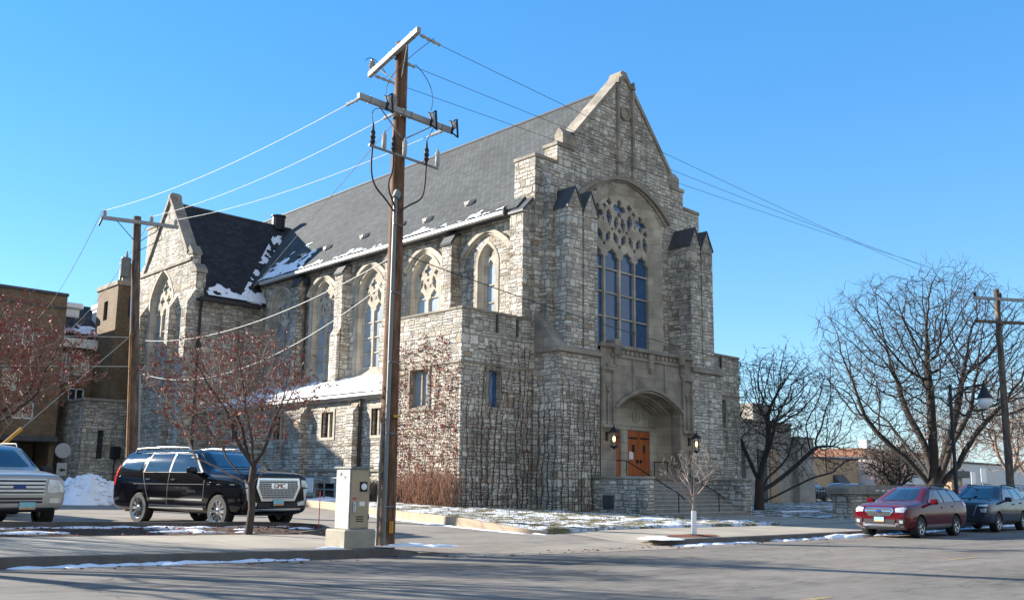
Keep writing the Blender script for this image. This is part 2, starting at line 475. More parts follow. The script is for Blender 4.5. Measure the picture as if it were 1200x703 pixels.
def wood_pole(name, col=(.135, .075, .045)):
    m, nt, b = base_mat(name, .85, 0., .2)
    P = pos(nt)
    n = noise_(nt, scalev(nt, P, (14., 14., .9)), 1., 6., .7); g = noise_(nt, scalev(nt, P, (5, 5, 2.2)), 1., 5., .75)
    k = math_(nt, 'ADD', math_(nt, 'MULTIPLY', n, .55), math_(nt, 'MULTIPLY', g, .45))
    nt.links.new(ramp(nt, k, [(.35, [c * .3 for c in col]), (.5, col), (.68, [min(1, c * 2.3) for c in col])]), b.inputs['Base Color'])
    bump(nt, b, k, .7, .02)
    return m
MAT['pole'] = wood_pole('weathered creosote pole')
MAT['guard_wood'] = wood_pole('bare wood cable guard', (.27, .14, .065))
MAT['pole_grey'] = wood_pole('grey timber', (.12, .09, .07))
MAT['arm'] = plain('grey crossarm', (.30, .30, .285), .7, 0., .15, 6., .2)
MAT['galv'] = plain('galvanised steel', (.20, .205, .20), .55, .4, .2, 5., .1)
MAT['steel'] = plain('brushed steel cabinet', (.40, .31, .20), .45, .15, .10, 3., .08)
MAT['steel_side'] = plain('streaked aluminium', (.36, .36, .345), .5, .4, .4, 5., .1)
MAT['dark'] = plain('dark iron', (.018, .018, .02), .55, .3, .2, 6., .1)
MAT['black'] = plain('black rubber', (.014, .014, .014), .8, 0., .2, 6., .1)
MAT['porcelain'] = plain('grey porcelain', (.34, .34, .33), .3, 0., .1, 6., 0)
MAT['wire'] = plain('dark cable', (.03, .03, .035), .7, 0., .1, 3., 0)
MAT['wire_lit'] = plain('pale aluminium cable', (.36, .355, .335), .6, .2, .1, 3., 0)
MAT['yellow'] = plain('yellow plastic guard', (.55, .27, .03), .5, 0., .1, 5., 0)
MAT['bark'] = plain('dark bark', (.055, .042, .034), .9, 0., .4, 9., .8, .02)
MAT['bark_elm'] = plain('elm bark', (.042, .033, .027), .9, 0., .4, 5., .8, .03)
MAT['bark_tan'] = plain('pale twigs', (.24, .17, .13), .9, 0., .35, 5., .3, .01)
MAT['sap_bark'] = plain('sapling bark', (.29, .225, .18), .85, 0., .25, 9., .4, .01)
MAT['wrap'] = plain('white trunk guard', (.82, .81, .79), .6, 0., .06, 8., .1)
MAT['fruit'] = plain('dried red crabapples', (.27, .075, .05), .7, 0., .5, 11., 0)
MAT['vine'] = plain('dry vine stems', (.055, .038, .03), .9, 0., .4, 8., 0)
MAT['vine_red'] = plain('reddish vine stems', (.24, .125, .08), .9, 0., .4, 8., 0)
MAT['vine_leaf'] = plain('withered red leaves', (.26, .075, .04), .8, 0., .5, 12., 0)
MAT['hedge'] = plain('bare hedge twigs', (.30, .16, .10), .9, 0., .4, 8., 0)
MAT['flash'] = plain('lead flashing', (.07, .07, .075), .6, .2, .3, 3., .1)
MAT['gutter'] = plain('pale copper gutter', (.55, .53, .50), .5, .3, .12, 4., .1)
MAT['gutter_dk'] = plain('dark gutter', (.035, .03, .03), .6, .2, .2, 4., .1)
MAT['white'] = plain('white paint', (.78, .78, .76), .5, 0., .06, 4., .05)
MAT['signback'] = plain('dull sign metal', (.34, .34, .34), .6, .2, .1, 4., .05)
MAT['offwhite'] = plain('off white panel wall', (.66, .66, .66), .7, 0., .06, .6, .05)
MAT['tanwall'] = plain('tan stucco', (.42, .30, .19), .85, 0., .1, 1., .2)
MAT['bluewin'] = None

def glass_mat(name, col, rough=.08, spec=.5, coat=.3, var=.12):
    m, nt, b = base_mat(name, rough, 0., spec)
    n = noise_(nt, pos(nt), .9, 2.)
    nt.links.new(ramp(nt, n, [(.3, [c * (1 - var) for c in col]), (.7, [c * (1 + var) for c in col])]), b.inputs['Base Color'])
    b.inputs['Coat Weight'].default_value = coat; b.inputs['Coat Roughness'].default_value = .04
    bump(nt, b, noise_(nt, pos(nt), 1.6, 2.), .04, .05)
    return m
MAT['glazing'] = glass_mat('milky storm glazing', (.27, .31, .34), .2, coat=.5)
MAT['glazing_dk'] = glass_mat('dark church glazing', (.035, .095, .20), .09, .5, .3)
MAT['win_dk'] = glass_mat('dark window glass', (.02, .025, .03), .05, .6, .6)
MAT['win_lit'] = plain('yellowish lit window tone', (.55, .50, .33), .6, 0., .08, 2., 0)  # lit look of the window put into a pale yellow colour
MAT['door'] = None
def wood_door():
    m, nt, b = base_mat('orange oak door', .55, 0., .4)
    P = pos(nt)
    n = noise_(nt, scalev(nt, P, (9., 9., .8)), 1., 5., .6)
    s = nd(nt, 'ShaderNodeSeparateXYZ', {0: P}).outputs[0]
    pl = math_(nt, 'FRACT', math_(nt, 'MULTIPLY', s, 5.5)); gap = maprange(nt, pl, 0., .06, .35, 1.)
    c = ramp(nt, n, [(.3, (.30, .075, .018)), (.7, (.50, .14, .035))])
    g = nd(nt, 'ShaderNodeCombineColor', {0: gap, 1: gap, 2: gap}).outputs[0]
    nt.links.new(mix(nt, 1., c, g, 'MULTIPLY'), b.inputs['Base Color'])
    return m
MAT['door'] = wood_door()
def emit(name, col, s):
    m, nt, b = base_mat(name, .5)
    b.inputs['Base Color'].default_value = c4(col)
    b.inputs['Emission Color'].default_value = c4(col); b.inputs['Emission Strength'].default_value = s
    return m
MAT['lamp_on'] = emit('lit lantern glass', (1., .72, .36), 1.6)
MAT['lamp_core'] = emit('lantern bulb', (1., .62, .22), 2.2)
MAT['globe'] = plain('white lamp globe', (.82, .83, .85), .3, 0., .03, 3., 0)

def paint(name, col, metal=.0, rough=.16, salt_=.05):
    m, nt, b = base_mat(name, rough, metal, .12)
    P = objc(nt)
    d = maprange(nt, noise_(nt, P, 1.6, 5., .65), .35, .7, .9, 1.06)
    s = nd(nt, 'ShaderNodeSeparateXYZ', {0: P}).outputs[2]
    salt = math_(nt, 'MULTIPLY', maprange(nt, s, .2, .7, salt_, 0., True), noise_(nt, P, 9., 5., .7))   # road salt on the sills
    g = nd(nt, 'ShaderNodeCombineColor', {0: d, 1: d, 2: d}).outputs[0]
    c = mix(nt, 1., col, g, 'MULTIPLY')
    c = mix(nt, salt, c, (.34, .33, .31))
    nt.links.new(c, b.inputs['Base Color'])
    nt.links.new(math_(nt, 'ADD', math_(nt, 'MULTIPLY', salt, .8), rough), b.inputs['Roughness'])
    b.inputs['Coat Weight'].default_value = .6; b.inputs['Coat Roughness'].default_value = .04
    return m
MAT['p_black'] = paint('black car paint', (.004, .004, .006), 0., .12, .02)
MAT['p_silver'] = paint('champagne silver paint', (.42, .40, .36), .35, .32)
MAT['p_red'] = paint('dark red paint', (.095, .004, .009), 0., .15)
MAT['p_slate'] = paint('slate grey blue paint', (.045, .055, .075), .3)
MAT['p_white'] = paint('white car paint', (.62, .63, .65))
MAT['p_far'] = paint('dark blue car paint', (.03, .04, .08), .2)
MAT['trim'] = plain('black car plastic', (.02, .02, .021), .6, 0., .2, 8., .05, world=False)
MAT['trim_grey'] = plain('grey car plastic', (.16, .16, .16), .6, 0., .15, 8., .05, world=False)
MAT['chrome'] = plain('chrome', (.72, .73, .75), .14, 1., .05, 4., 0, world=False)
MAT['satin'] = plain('satin alloy', (.55, .56, .58), .3, .9, .06, 6., 0, world=False)
MAT['carglass'] = glass_mat('tinted car glass', (.012, .016, .02), .03, .6, 1.)
MAT['lens'] = plain('headlight lens', (.55, .57, .58), .12, .3, .25, 9., .1, world=False, coat=1.)
MAT['red_lens'] = plain('red tail lamp', (.45, .01, .012), .15, 0., .2, 9., 0, world=False, coat=1.)
MAT['amber'] = plain('amber reflector', (.7, .2, .02), .2, 0., .1, 9., 0, world=False)
MAT['plate'] = plain('teal licence plate', (.25, .55, .60), .5, 0., .12, 10., 0, world=False)
MAT['plate_low'] = plain('orange plate edge', (.62, .30, .12), .5, 0., .12, 10., 0, world=False)
MAT['red_paint'] = plain('red paint', (.55, .03, .03), .5, 0., .1, 9., 0)
MAT['logo_red'] = plain('badge red', (.4, .01, .02), .3, 0., .1, 9., 0, world=False)
MAT['logo_blue'] = plain('badge blue', (.01, .04, .22), .3, 0., .1, 9., 0, world=False)
MAT['paper'] = plain('white paper', (.8, .8, .8), .8, 0., .03, 4., 0)
MAT['bronze'] = plain('bronze plaque', (.16, .10, .05), .5, .5, .3, 7., .2)
# ------------------------------------------------------------------ ground
def sheet(name, xs, tfun, nt_, zf, mat, kind='structure'):
    """xs: list of x; tfun(x) -> (y0,y1); nt_ rows"""
    vs = []; fs = []
    for x in xs:
        y0, y1 = tfun(x)
        for j in range(nt_ + 1):
            y = y0 + (y1 - y0) * j / nt_
            vs.append((x, y, zf(x, y)))
    k = nt_ + 1
    for i in range(len(xs) - 1):
        for j in range(nt_):
            a = i * k + j
            fs.append((a, a + k, a + k + 1, a + 1))
    mb = MB(); mb.add(vs, fs)
    o = mb.build(name, mat, smooth=60, fixn=False)
    return tag(o, kind=kind)
def lin(a, b, n): return [a + (b - a) * i / n for i in range(n + 1)]

KY = 13.8
# far terrain, one sheet to the horizon
xs = [-900, -500, -250, -120, -60] + lin(-30, 60, 30) + [75, 95, 120, 160, 220, 320, 500, 900]
ys = [-600, -300, -120, -60, -30, -15, -5] + lin(0, 60, 20) + [75, 95, 130, 180, 260, 400, 650, 1000]
vs = [(x, y, (Zst(x, y) if y < KY else Hg(x, y)) - (.14 if y < 45 else .10)) for x in xs for y in ys]
n = len(ys)
g = MB(); g.add(vs, [(i * n + j, (i + 1) * n + j, (i + 1) * n + j + 1, i * n + j + 1) for i in range(len(xs) - 1) for j in range(n - 1)])
tag(g.build('ground', MAT['ground'], smooth=60, fixn=False), kind='structure')

sheet('road', lin(-60, 160, 110), lambda x: (-.8, KY + .02), 14, Zst, MAT['asphalt'])
sheet('pavement', lin(-60, 160, 60), lambda x: (-6, -.8), 2, lambda x, y: Zst(x, y) + .14, MAT['walk'])

# worn yellow centre dashes
for xa, xb, ya in ((9.2, 10.6, 5.35), (19.6, 21.2, 7.35)):
    sheet('road_marking', lin(xa, xb, 4), lambda x: (ya, ya + .1), 1, lambda x, y: Zst(x, y) + .004, MAT['centre'])

# kerbs with a height that tapers at the drive
def kerb(name, path, w, hfun, mat, base):
    """path list of (x,y); w inward normal (left of travel); hfun(i)->height"""
    mb = MB(); N = len(path); vs = []
    for i, p in enumerate(path):
        q = path[min(i + 1, N - 1)]; o = path[max(i - 1, 0)]
        dx, dy = q[0] - o[0], q[1] - o[1]; L = math.hypot(dx, dy); nx, ny = -dy / L, dx / L
        h = hfun(i); zb = base(p[0], p[1])
        vs += [(p[0], p[1], zb - .1), (p[0] + nx * .015, p[1] + ny * .015, zb + h - .02), (p[0] + nx * .035, p[1] + ny * .035, zb + h), (p[0] + nx * w, p[1] + ny * w, zb + h), (p[0] + nx * w, p[1] + ny * w, zb - .1)]
    fs = []
    for i in range(N - 1):
        for k in range(4):
            a = i * 5 + k
            fs.append((a, a + 5, a + 6, a + 1))
    fs += [(0, 1, 2, 3, 4), tuple((N - 1) * 5 + k for k in range(5))]
    mb.add(vs, fs)
    return tag(mb.build(name, mat, smooth=40), kind='structure')

zk = lambda x, y: Sx(max(x, -25))
pl = [(x, KY) for x in lin(-60, 9.6, 60)] + [(10.0, KY + .01), (10.5, KY + .06), (11.0, KY + .22), (11.4, KY + .5)]
NL = len(pl)
kerb('kerb', pl, .2, lambda i: .15 if i < NL - 4 else [.15, .13, .08, .02][i - NL + 4], MAT['kerb'], zk)
pr = [(18.7, KY + .75), (18.8, KY + .45), (19.05, KY + .18), (19.5, KY + .02)] + [(x, KY) for x in lin(20, 150, 90)]
kerb('kerb', pr, .2, lambda i: .15 if i > 3 else [.05, .12, .15, .15][i], MAT['kerb'], zk)

zw = lambda x, y: Hg(x, y) - .002
sheet('pavement', lin(-60, 10.6, 50), lambda x: (KY + .19, KY + .62), 2, zw, MAT['paver'])
def yl_end(x): return 17.95 if x < 10 else 17.95 - (x - 10) * .25
sheet('sidewalk', lin(-60, 11.0, 50), lambda x: (KY + .62, yl_end(x)), 6, zw, MAT['walk'])
# planting strip with its own kerb on the parking lot side
def zmul(x, y):
    return Hg(x, y) + .05 * math.sin(math.pi * max(0, min(1, (y - 17.9) / 2.5))) + .03 * noise.noise(Vector((x * 1.5, y * 1.5, 0)))
sheet('ground', lin(-60, 12.1, 140), lambda x: (17.93 if x < 10.5 else 17.93 + (x - 10.5) * .35, 20.34 if x < 11 else 20.34 - (x - 11) * .9), 10, zmul, MAT['mulch'])
zlot = lambda x, y: Hg(x, y) - .06
pk = [(-60 + i * 1.0, 20.5) for i in range(72)] + [(11.6, 20.3), (12.1, 19.85), (12.3, 19.2), (12.15, 18.6), (11.6, 18.15), (11.0, 17.95)]
pk = list(reversed(pk))
kerb('kerb', pk, .16, lambda i: .19 if i > 2 else .10 + .03 * i, MAT['kerb'], lambda x, y: Hg(x, y) - .06)
# parking lot and drive
def zdrive(x, y):
    t = sstep(KY + .1, KY + 3.2, y)
    zs_ = Sx(x) + .005
    return zs_ + (zlot(x, y) - zs_) * t
sheet('pavement', lin(-60, 24.5, 60), lambda x: (20.45, 62), 30, zlot, MAT['lot'])
sheet('road', lin(10.2, 20.4, 26), lambda x: (KY, 20.45), 24, lambda x, y: zdrive(x, y) + (.001 if y > KY else 0), MAT['old_lot'])
sheet('road', lin(11.3, 18.6, 20), lambda x: (KY - 1.0, KY + 1.6), 10, lambda x, y: (Zst(x, y) if y < KY else zdrive(x, y)) + .006, MAT['lot'])

# lawn west part (in front of the church), its tan kerb, right lawns and walks
def lawn_x0(y):
    return float(np.interp(y, [16.9, 17.6, 20, 23.8, 28, 34, 52], [18.0, 17.35, 17.45, 18.05, 18.9, 20.3, 20.6]))
def zlawn(x, y):
    e = min(1, max(0, (x - lawn_x0(y)) / .5)) * min(1, max(0, (y - 16.9) / .4))
    sk = .3 * (1 - min(1, (y - 16.9) / .15)); return Hg(x, y) + .03 - sk + e * (.06 + .05 * noise.noise(Vector((x * .8, y * .8, 0))) + .03 * noise.noise(Vector((x * 3, y * 3, 4))))
def lawn_sheet(name, y0, y1, xf0, xf1, ny, nx, mat, zf=zlawn):
    vs = []; fs = []
    for j in range(ny + 1):
        y = y0 + (y1 - y0) * j / ny
        a, b = xf0(y), xf1(y)
        for i in range(nx + 1):
            x = a + (b - a) * i / nx
            vs.append((x, y, zf(x, y)))
    k = nx + 1
    for j in range(ny):
        for i in range(nx):
            a = j * k + i; fs.append((a, a + 1, a + k + 1, a + k))
    mb = MB(); mb.add(vs, fs)
    o = mb.build(name, mat, smooth=60, fixn=False)
    return tag(o, kind='structure')
lawn_sheet('lawn', 16.9, 27.3, lawn_x0, lambda y: 30.0, 70, 80, MAT['lawn'])
lawn_sheet('lawn', 27.3, 51, lawn_x0, lambda y: 24.6, 40, 16, MAT['lawn'])
lk = [(lawn_x0(y) - .01, y) for y in lin(34, 17.6, 40)] + [(17.5, 17.25), (17.8, 16.95)]
NK = len(lk)
kerb('kerb', lk, .2, lambda i: .26 if i < NK - 9 else .26 - (i - NK + 9) * .022, MAT['kerb_tan'], lambda x, y: Hg(x, y) - .06)
def zwr(x, y):
    t = sstep(18.4, 20.2, x)
    return zdrive(x, y) + .010 + (Hg(x, y) - .002 - zdrive(x, y) - .010) * t
sheet('sidewalk', lin(18.4, 22, 16) + lin(22.5, 150, 86), lambda x: (KY + .19, 17.0), 8, zwr, MAT['walk'])
sheet('path', lin(29.9, 37.7, 10), lambda x: (16.9, 23.5), 8, lambda x, y: Hg(x, y) + .012, MAT['walk'])
zr = lambda x, y: Hg(x, y) + .02 + .06 * noise.noise(Vector((x * .7, y * .7, 2)))
lawn_sheet('lawn', 17.0, 27.5, lambda y: 37.6, lambda y: 150., 40, 110, MAT['lawn_bare'], zr)
lawn_sheet('lawn', 27.5, 60, lambda y: 43.0, lambda y: 150., 24, 60, MAT['lawn_bare'], zr)

# mulch ring of the street tree
mb = MB(); ring = [(20.95 + 1.05 * math.cos(t) * (1 + .08 * math.sin(5 * t)), 14.5 + .42 * math.sin(t)) for t in lin(0, 2 * math.pi, 28)[:-1]]
mb.add([(20.95, 14.5, Hg(20.95, 14.5) + .05)] + [(x, y, Hg(x, y) + .006) for x, y in ring], [(0, 1 + i, 1 + (i + 1) % 28) for i in range(28)])
tag(mb.build('ground', MAT['mulch_red'], smooth=60), kind='structure')

# ------------------------------------------------------------------ snow left on the ground
def snow_blob(mb, cx, cy, lx, ly, h, zf, seed, n=22):
    rnd = random.Random(seed); ph = [rnd.uniform(0, 6.28) for _ in range(4)]
    rings = [(1.0, 0.), (.8, .55), (.45, .9), (.0, 1.)]
    vs = []
    for r, hh in rings[:-1]:
        for i in range(n):
            t = 2 * math.pi * i / n
            k = r * (1 + .22 * math.sin(2 * t + ph[0]) + .16 * math.sin(3 * t + ph[1]) + .1 * math.sin(7 * t + ph[2]))
            x, y = cx + lx * k * math.cos(t), cy + ly * k * math.sin(t)
            vs.append((x, y, zf(x, y) - .01 + h * hh * (1 + .3 * noise.noise(Vector((x * 5, y * 5, seed))))))
    vs.append((cx, cy, zf(cx, cy) + h))
    fs = []
    for a in range(2):
        for i in range(n):
            fs.append((a * n + i, a * n + (i + 1) % n, (a + 1) * n + (i + 1) % n, (a + 1) * n + i))
    for i in range(n): fs.append((2 * n + i, 2 * n + (i + 1) % n, 3 * n))
    mb.add(vs, fs)
mb = MB()
rs = random.Random(5)
# slush along the kerb faces
def slush(x0, x1, w0, step=.28):
    x = x0
    while x < x1:
        if noise.noise(Vector((x * .45, 3, 0))) > -.28:
            w = w0 * rs.uniform(.5, 1.25)
            snow_blob(mb, x, KY - w * .75, .3, w, rs.uniform(.02, .055), Zst, rs.randrange(999), 12)
        x += step
slush(-4, 8.6, .16); slush(19.4, 62, .20)
# planting strip patches
for i in range(30):
    x = rs.uniform(2.5, 11.8); y = rs.uniform(18.2, 20.2) if i % 3 else rs.uniform(19.7, 20.25)
    snow_blob(mb, x, y, rs.uniform(.25, .8), rs.uniform(.07, .22), rs.uniform(.02, .06), zmul, rs.randrange(999), 14)
for (x, y, a, b_, h) in ((11.2, 14.35, .55, .2, .05), (11.6, 14.05, .5, .16, .04), (9.2, 14.05, .3, .1, .04), (19.0, 14.2, .8, .4, .05), (19.3, 13.55, .6, .25, .04), (11.9, 18.6, .5, .2, .05), (28.4, 13.5, 1.2, .3, .10), (27.3, 13.6, .9, .25, .12)):
    snow_blob(mb, x, y, a, b_, h, zw if y > KY else Zst, rs.randrange(999), 18)
# windrow against the tan kerb
y = 17.2
while y < 26:
    snow_blob(mb, lawn_x0(y) - .14, y, .12 * rs.uniform(.7, 1.3), .45, .03, zlot, rs.randrange(999), 12); y += .4
for i in range(26):
    x = rs.uniform(38, 66); snow_blob(mb, x, rs.uniform(17.1, 18.2) if i % 2 else rs.uniform(19, 27), rs.uniform(.6, 1.8), rs.uniform(.12, .4), .05, zr, rs.randrange(999), 14)
for i in range(3):
    snow_blob(mb, rs.uniform(24, 30.), rs.uniform(17.1, 20.5), rs.uniform(.5, 1.2), rs.uniform(.15, .3), .05, zlawn, rs.randrange(999), 14)
for i in range(10):
    snow_blob(mb, rs.uniform(20.8, 23.6), rs.uniform(32, 40), rs.uniform(.4, .8), rs.uniform(.4, 1.), .1, zlawn, rs.randrange(999), 14)
tag(mb.build('snow', MAT['snow'], smooth=60), 'thin leftover patches of old snow along the kerbs and lawns', None, None, 'stuff')

# ploughed pile by the lot edge
def snow_pile(cx, cy, lx, ly, h):
    vs = []; fs = []; n = 40; m = 16
    for j in range(m + 1):
        r = 1 - j / m
        for i in range(n):
            t = 2 * math.pi * i / n
            k = r * (1 + .10 * math.sin(3 * t + 1) + .07 * math.sin(5 * t))
            x, y = cx + lx * k * math.cos(t), cy + ly * k * math.sin(t)
            b_ = noise.noise(Vector((x * 2.2, y * 2.2, j * .35))); c_ = noise.noise(Vector((x * 6, y * 6, j * .9)))
            z = zlot(cx, cy) + h * (1 - r ** 1.7) + (b_ * .32 + c_ * .22) * min(1, (1 - r) * 4)
            vs.append((x + c_ * .12, y + b_ * .12, z))
    for j in range(m):
        for i in range(n): fs.append((j * n + i, j * n + (i + 1) % n, (j + 1) * n + (i + 1) % n, (j + 1) * n + i))
    mb = MB(); mb.add(vs, fs)
    rr = random.Random(3)
    for i in range(200):      # lumps
        t = rr.uniform(0, 6.28); r = rr.uniform(.1, 1.02)
        x, y = cx + lx * r * math.cos(t), cy + ly * r * math.sin(t)
        s = rr.uniform(.05, .15); z = zlot(cx, cy) + h * (1 - r ** 1.7)
        mb.lathe([(s * .1, -s * .6), (s, -s * .1), (s * .8, s * .5), (s * .1, s * .8)], (x, y, z), 6)
    return mb.build('snow_pile', MAT['snow'], smooth=30)
tag(snow_pile(13.9, 39.4, 1.75, 1.5, 1.15), 'lumpy ploughed snow pile behind the black suv at the lot edge', 'snow pile')
# ------------------------------------------------------------------ things modelled in world coordinates
def wthing(name, loc, label, cat, group=None):
    return empty(name, loc, 0, label, cat, group)
def wp(mb, name, mat, parent, smooth=None):
    """part of an unrotated thing, modelled in world coordinates"""
    o = mb.build(name, mat, parent, smooth)
    if parent.type == 'EMPTY':
        o.location = [-c for c in parent.location]
    return o

# ------------------------------------------------------------------ church
XC, XL, XR, YF = 33.7, 27.4, 40.0, 27.0
YB = 72.0
CH = wthing('church', (33.7, 45, .2), 'large buff stone gothic church with a gabled front, tall traceried window and steep slate roof', 'church')
fy = onface_y; fx = onface_x
LIME = MAT['lime']; STONE = MAT['stone']; LIMED = MAT['lime_dark']
SYM = lambda pts: [(2 * XC - p[0], p[1]) for p in reversed(pts)]

# --- front gable wall with the great window opening
WZ0, WZS, WZA, WHW = 7.55, 14.3, 15.95, 2.95
great = arch_loop(XC, WHW, WZ0, WZS, WZA, .30, 12)
half = [(XL + .03, -.4), (XL + .03, 15.75), (28.84, 15.75), (28.84, 16.66), (29.19, 16.66), (29.19, 17.3), (30.1, 17.45), (33.35, 21.42)]
outer = half + [(33.7, 21.55)] + SYM(half)
PH, PZ0, PZS, PZA = 2.42, 1.55, 4.75, 5.62     # porch arch
porch_big = arch_loop(XC, 2.9, 1.0, 5.0, 6.3, .25, 8)
mb = MB(); mb.holed(list(reversed(outer)), [great, porch_big], fy(YF), 0, .45)
wp(mb, 'front_wall', STONE, CH)
# gable back / thickness
mb = MB()
mb.prism([(28.84, 12.8), (28.84, 16.66), (30.1, 16.66), (30.1, 17.42), (33.6, 21.35), (33.6, 20.6), (30.3, 16.6), (29.4, 12.8)], 'y', YF + .003, YF + .8)
mb.prism(SYM([(28.84, 12.8), (28.84, 16.66), (30.1, 16.66), (30.1, 17.42), (33.6, 21.35), (33.6, 20.6), (30.3, 16.6), (29.4, 12.8)]), 'y', YF + .003, YF + .8)
for s in (0, 1):
    X = (lambda x: x) if not s else (lambda x: 2 * XC - x)
    a, b = sorted((X(XL + .03), X(28.9)))
    mb.box(a, b, YF + .003, YF + 1.3, 6., 15.74)
wp(mb, 'gable_shoulder', STONE, CH)
# copings
mb = MB()
for s in (0, 1):
    X = (lambda x: x) if not s else (lambda x: 2 * XC - x)
    def B(x0, x1, *r):
        a, b = sorted((X(x0), X(x1))); mb.cbox(a, b, *r)
    B(XL - .02, 28.86, YF - .05, YF + 1.36, 15.74, 15.92, .03)
    B(28.78, 30.0, YF - .09, YF + .92, 16.64, 16.84, .04)
    # gabled kneeler
    pr = [(29.15, 16.85), (30.15, 16.85), (30.15, 17.72), (29.15, 17.62)]
    mb.prism([(YF - .02, 16.85), (YF - .02, 17.35), (YF + .24, 17.68), (YF + .5, 17.35), (YF + .5, 16.85)], 'x', *sorted((X(29.19), X(30.12))))
    # raking coping
    d = Vector((3.58, 0, 4.02)).normalized(); nrm = Vector((-d.z, 0, d.x))
    p0, p1 = Vector((30.0, 0, 17.38)), Vector((33.72, 0, 21.56))
    q = [p0, p1, p1 + nrm * .2, p0 + nrm * .2]
    pts = [(X(v.x), v.z) for v in q]
    mb.prism(pts, 'y', YF - .08, YF + .85)
mb.cbox(33.46, 33.94, YF - .10, YF + .87, 21.3, 21.86, .12)
wp(mb, 'coping', LIMED, CH)
# pilaster strips and medallion of the gable
mb = MB()
for xs_ in (33.12, 34.28):
    mb.box(xs_ - .07, xs_ + .07, YF - .15, YF - .002, 16.2, 21.0)
    mb.prism([(xs_ - .13, 16.9), (xs_ + .13, 16.9), (xs_ + .13, 17.45), (xs_ + .07, 17.7), (xs_ - .07, 17.7), (xs_ - .13, 17.45)], 'y', YF - .21, YF - .003)
    mb.prism([(xs_ - .12, 21.0), (xs_ + .12, 21.0), (xs_, 21.4)], 'y', YF - .2, YF)
wp(mb, 'pilaster_strip', LIMED, CH)
mb = MB(); mb.lathe([(.36, -.0), (.36, -.1), (.27, -.12), (.27, -.05), (.0, -.05)], (XC, YF - .01, 19.6), 28, 'y')
for (a, b_) in ((.62, .07), (.07, .40)):
    mb.box(XC - a, XC + a, YF - .055, YF - .004, 19.6 - b_, 19.6 + b_)
wp(mb, 'medallion', LIMED, CH)

# --- great west window
W = MB()
inn = arch_loop(XC, 2.3, 7.85, 14.05, 15.5, .26, 12)
W.band(great, inn, fy(YF), .0, .36)
og = arch_loop(XC, WHW + .002, WZ0, WZS, WZA, .42, 12)
GW = wp(W, 'great_window', LIME, CH)
T = MB(); holes = []
lights = [(-1.73, .52), (-.58, .52), (.58, .52), (1.73, .52)]
for c, hw in lights:
    zs_, za = 12.2, 12.75
    holes.append([(XC + c - hw, 7.95), (XC + c + hw, 7.95), (XC + c + hw, zs_), (XC + c + hw * .62, zs_ + .12), (XC + c + hw * .66, zs_ + .28), (XC + c + hw * .22, zs_ + .38), (XC + c, za),
                  (XC + c - hw * .22, zs_ + .38), (XC + c - hw * .66, zs_ + .28), (XC + c - hw * .62, zs_ + .12), (XC + c - hw, zs_)])
NFIX = 4
holes.append(foil(XC, 14.78, .40, 4)); NFIX += 1
for s in (-1, 1): holes.append(foil(XC + s * 1.66, 14.32, .38, 4)); NFIX += 1
for s in (-1, 1):
    holes.append(foil(XC + s * .78, 14.98, .20, 4, 20)); holes.append(foil(XC + s * 1.12, 14.74, .12, 4, 16))
    holes.append(dagger(XC + s * .26, 14.0, .26, .62, s * .12)); holes.append(dagger(XC + s * .78, 14.2, .30, .66, -s * .12)); holes.append(dagger(XC + s * 1.22, 14.05, .2, .5, s * .1))
    holes.append(dagger(XC + s * .29, 13.22, .32, .66, -s * .42)); holes.append(dagger(XC + s * .88, 13.22, .32, .66, s * .42))
    holes.append(dagger(XC + s * 1.45, 13.22, .32, .66, -s * .42)); holes.append(dagger(XC + s * 2.02, 13.3, .24, .62, s * .25))
    holes.append(foil(XC + s * .56, 13.66, .09, 4, 12)); holes.append(foil(XC + s * 1.16, 12.86, .12, 4, 12)); holes.append(foil(XC + s * 2.05, 13.9, .13, 4, 12))
holes.append(foil(XC, 12.86, .12, 4, 12)); holes.append(foil(XC, 13.66, .1, 4, 12))
T.holed(list(reversed(inn)), fit_holes(inn, holes, NFIX, .05, 1.35), fy(YF), .345, .52)
for c, hw in lights:       # saddle bars
    for z in (9.32, 10.5, 11.66):
        T.box(XC + c - hw, XC + c + hw, YF + .42, YF + .47, z - .035, z + .035)
wp(T, 'tracery', LIME, GW)
G_ = MB(); G_.flat(arch_loop(XC, 2.34, 7.8, 14.05, 15.54, .26, 12), fy(YF), .50)
wp(G_, 'glass', MAT['glazing_dk'], GW)
H_ = MB(); hood = arch_curve(XC, 3.45, 14.55, 16.08, .34, 12)
sweep_arch(H_, hood, fy(YF), .2, -.2, .01)
sweep_arch(H_, arch_curve(XC, 3.22, 14.45, 16.0, .33, 12), fy(YF), .14, -.08, .01)
wp(H_, 'hood_mould', LIMED, GW)

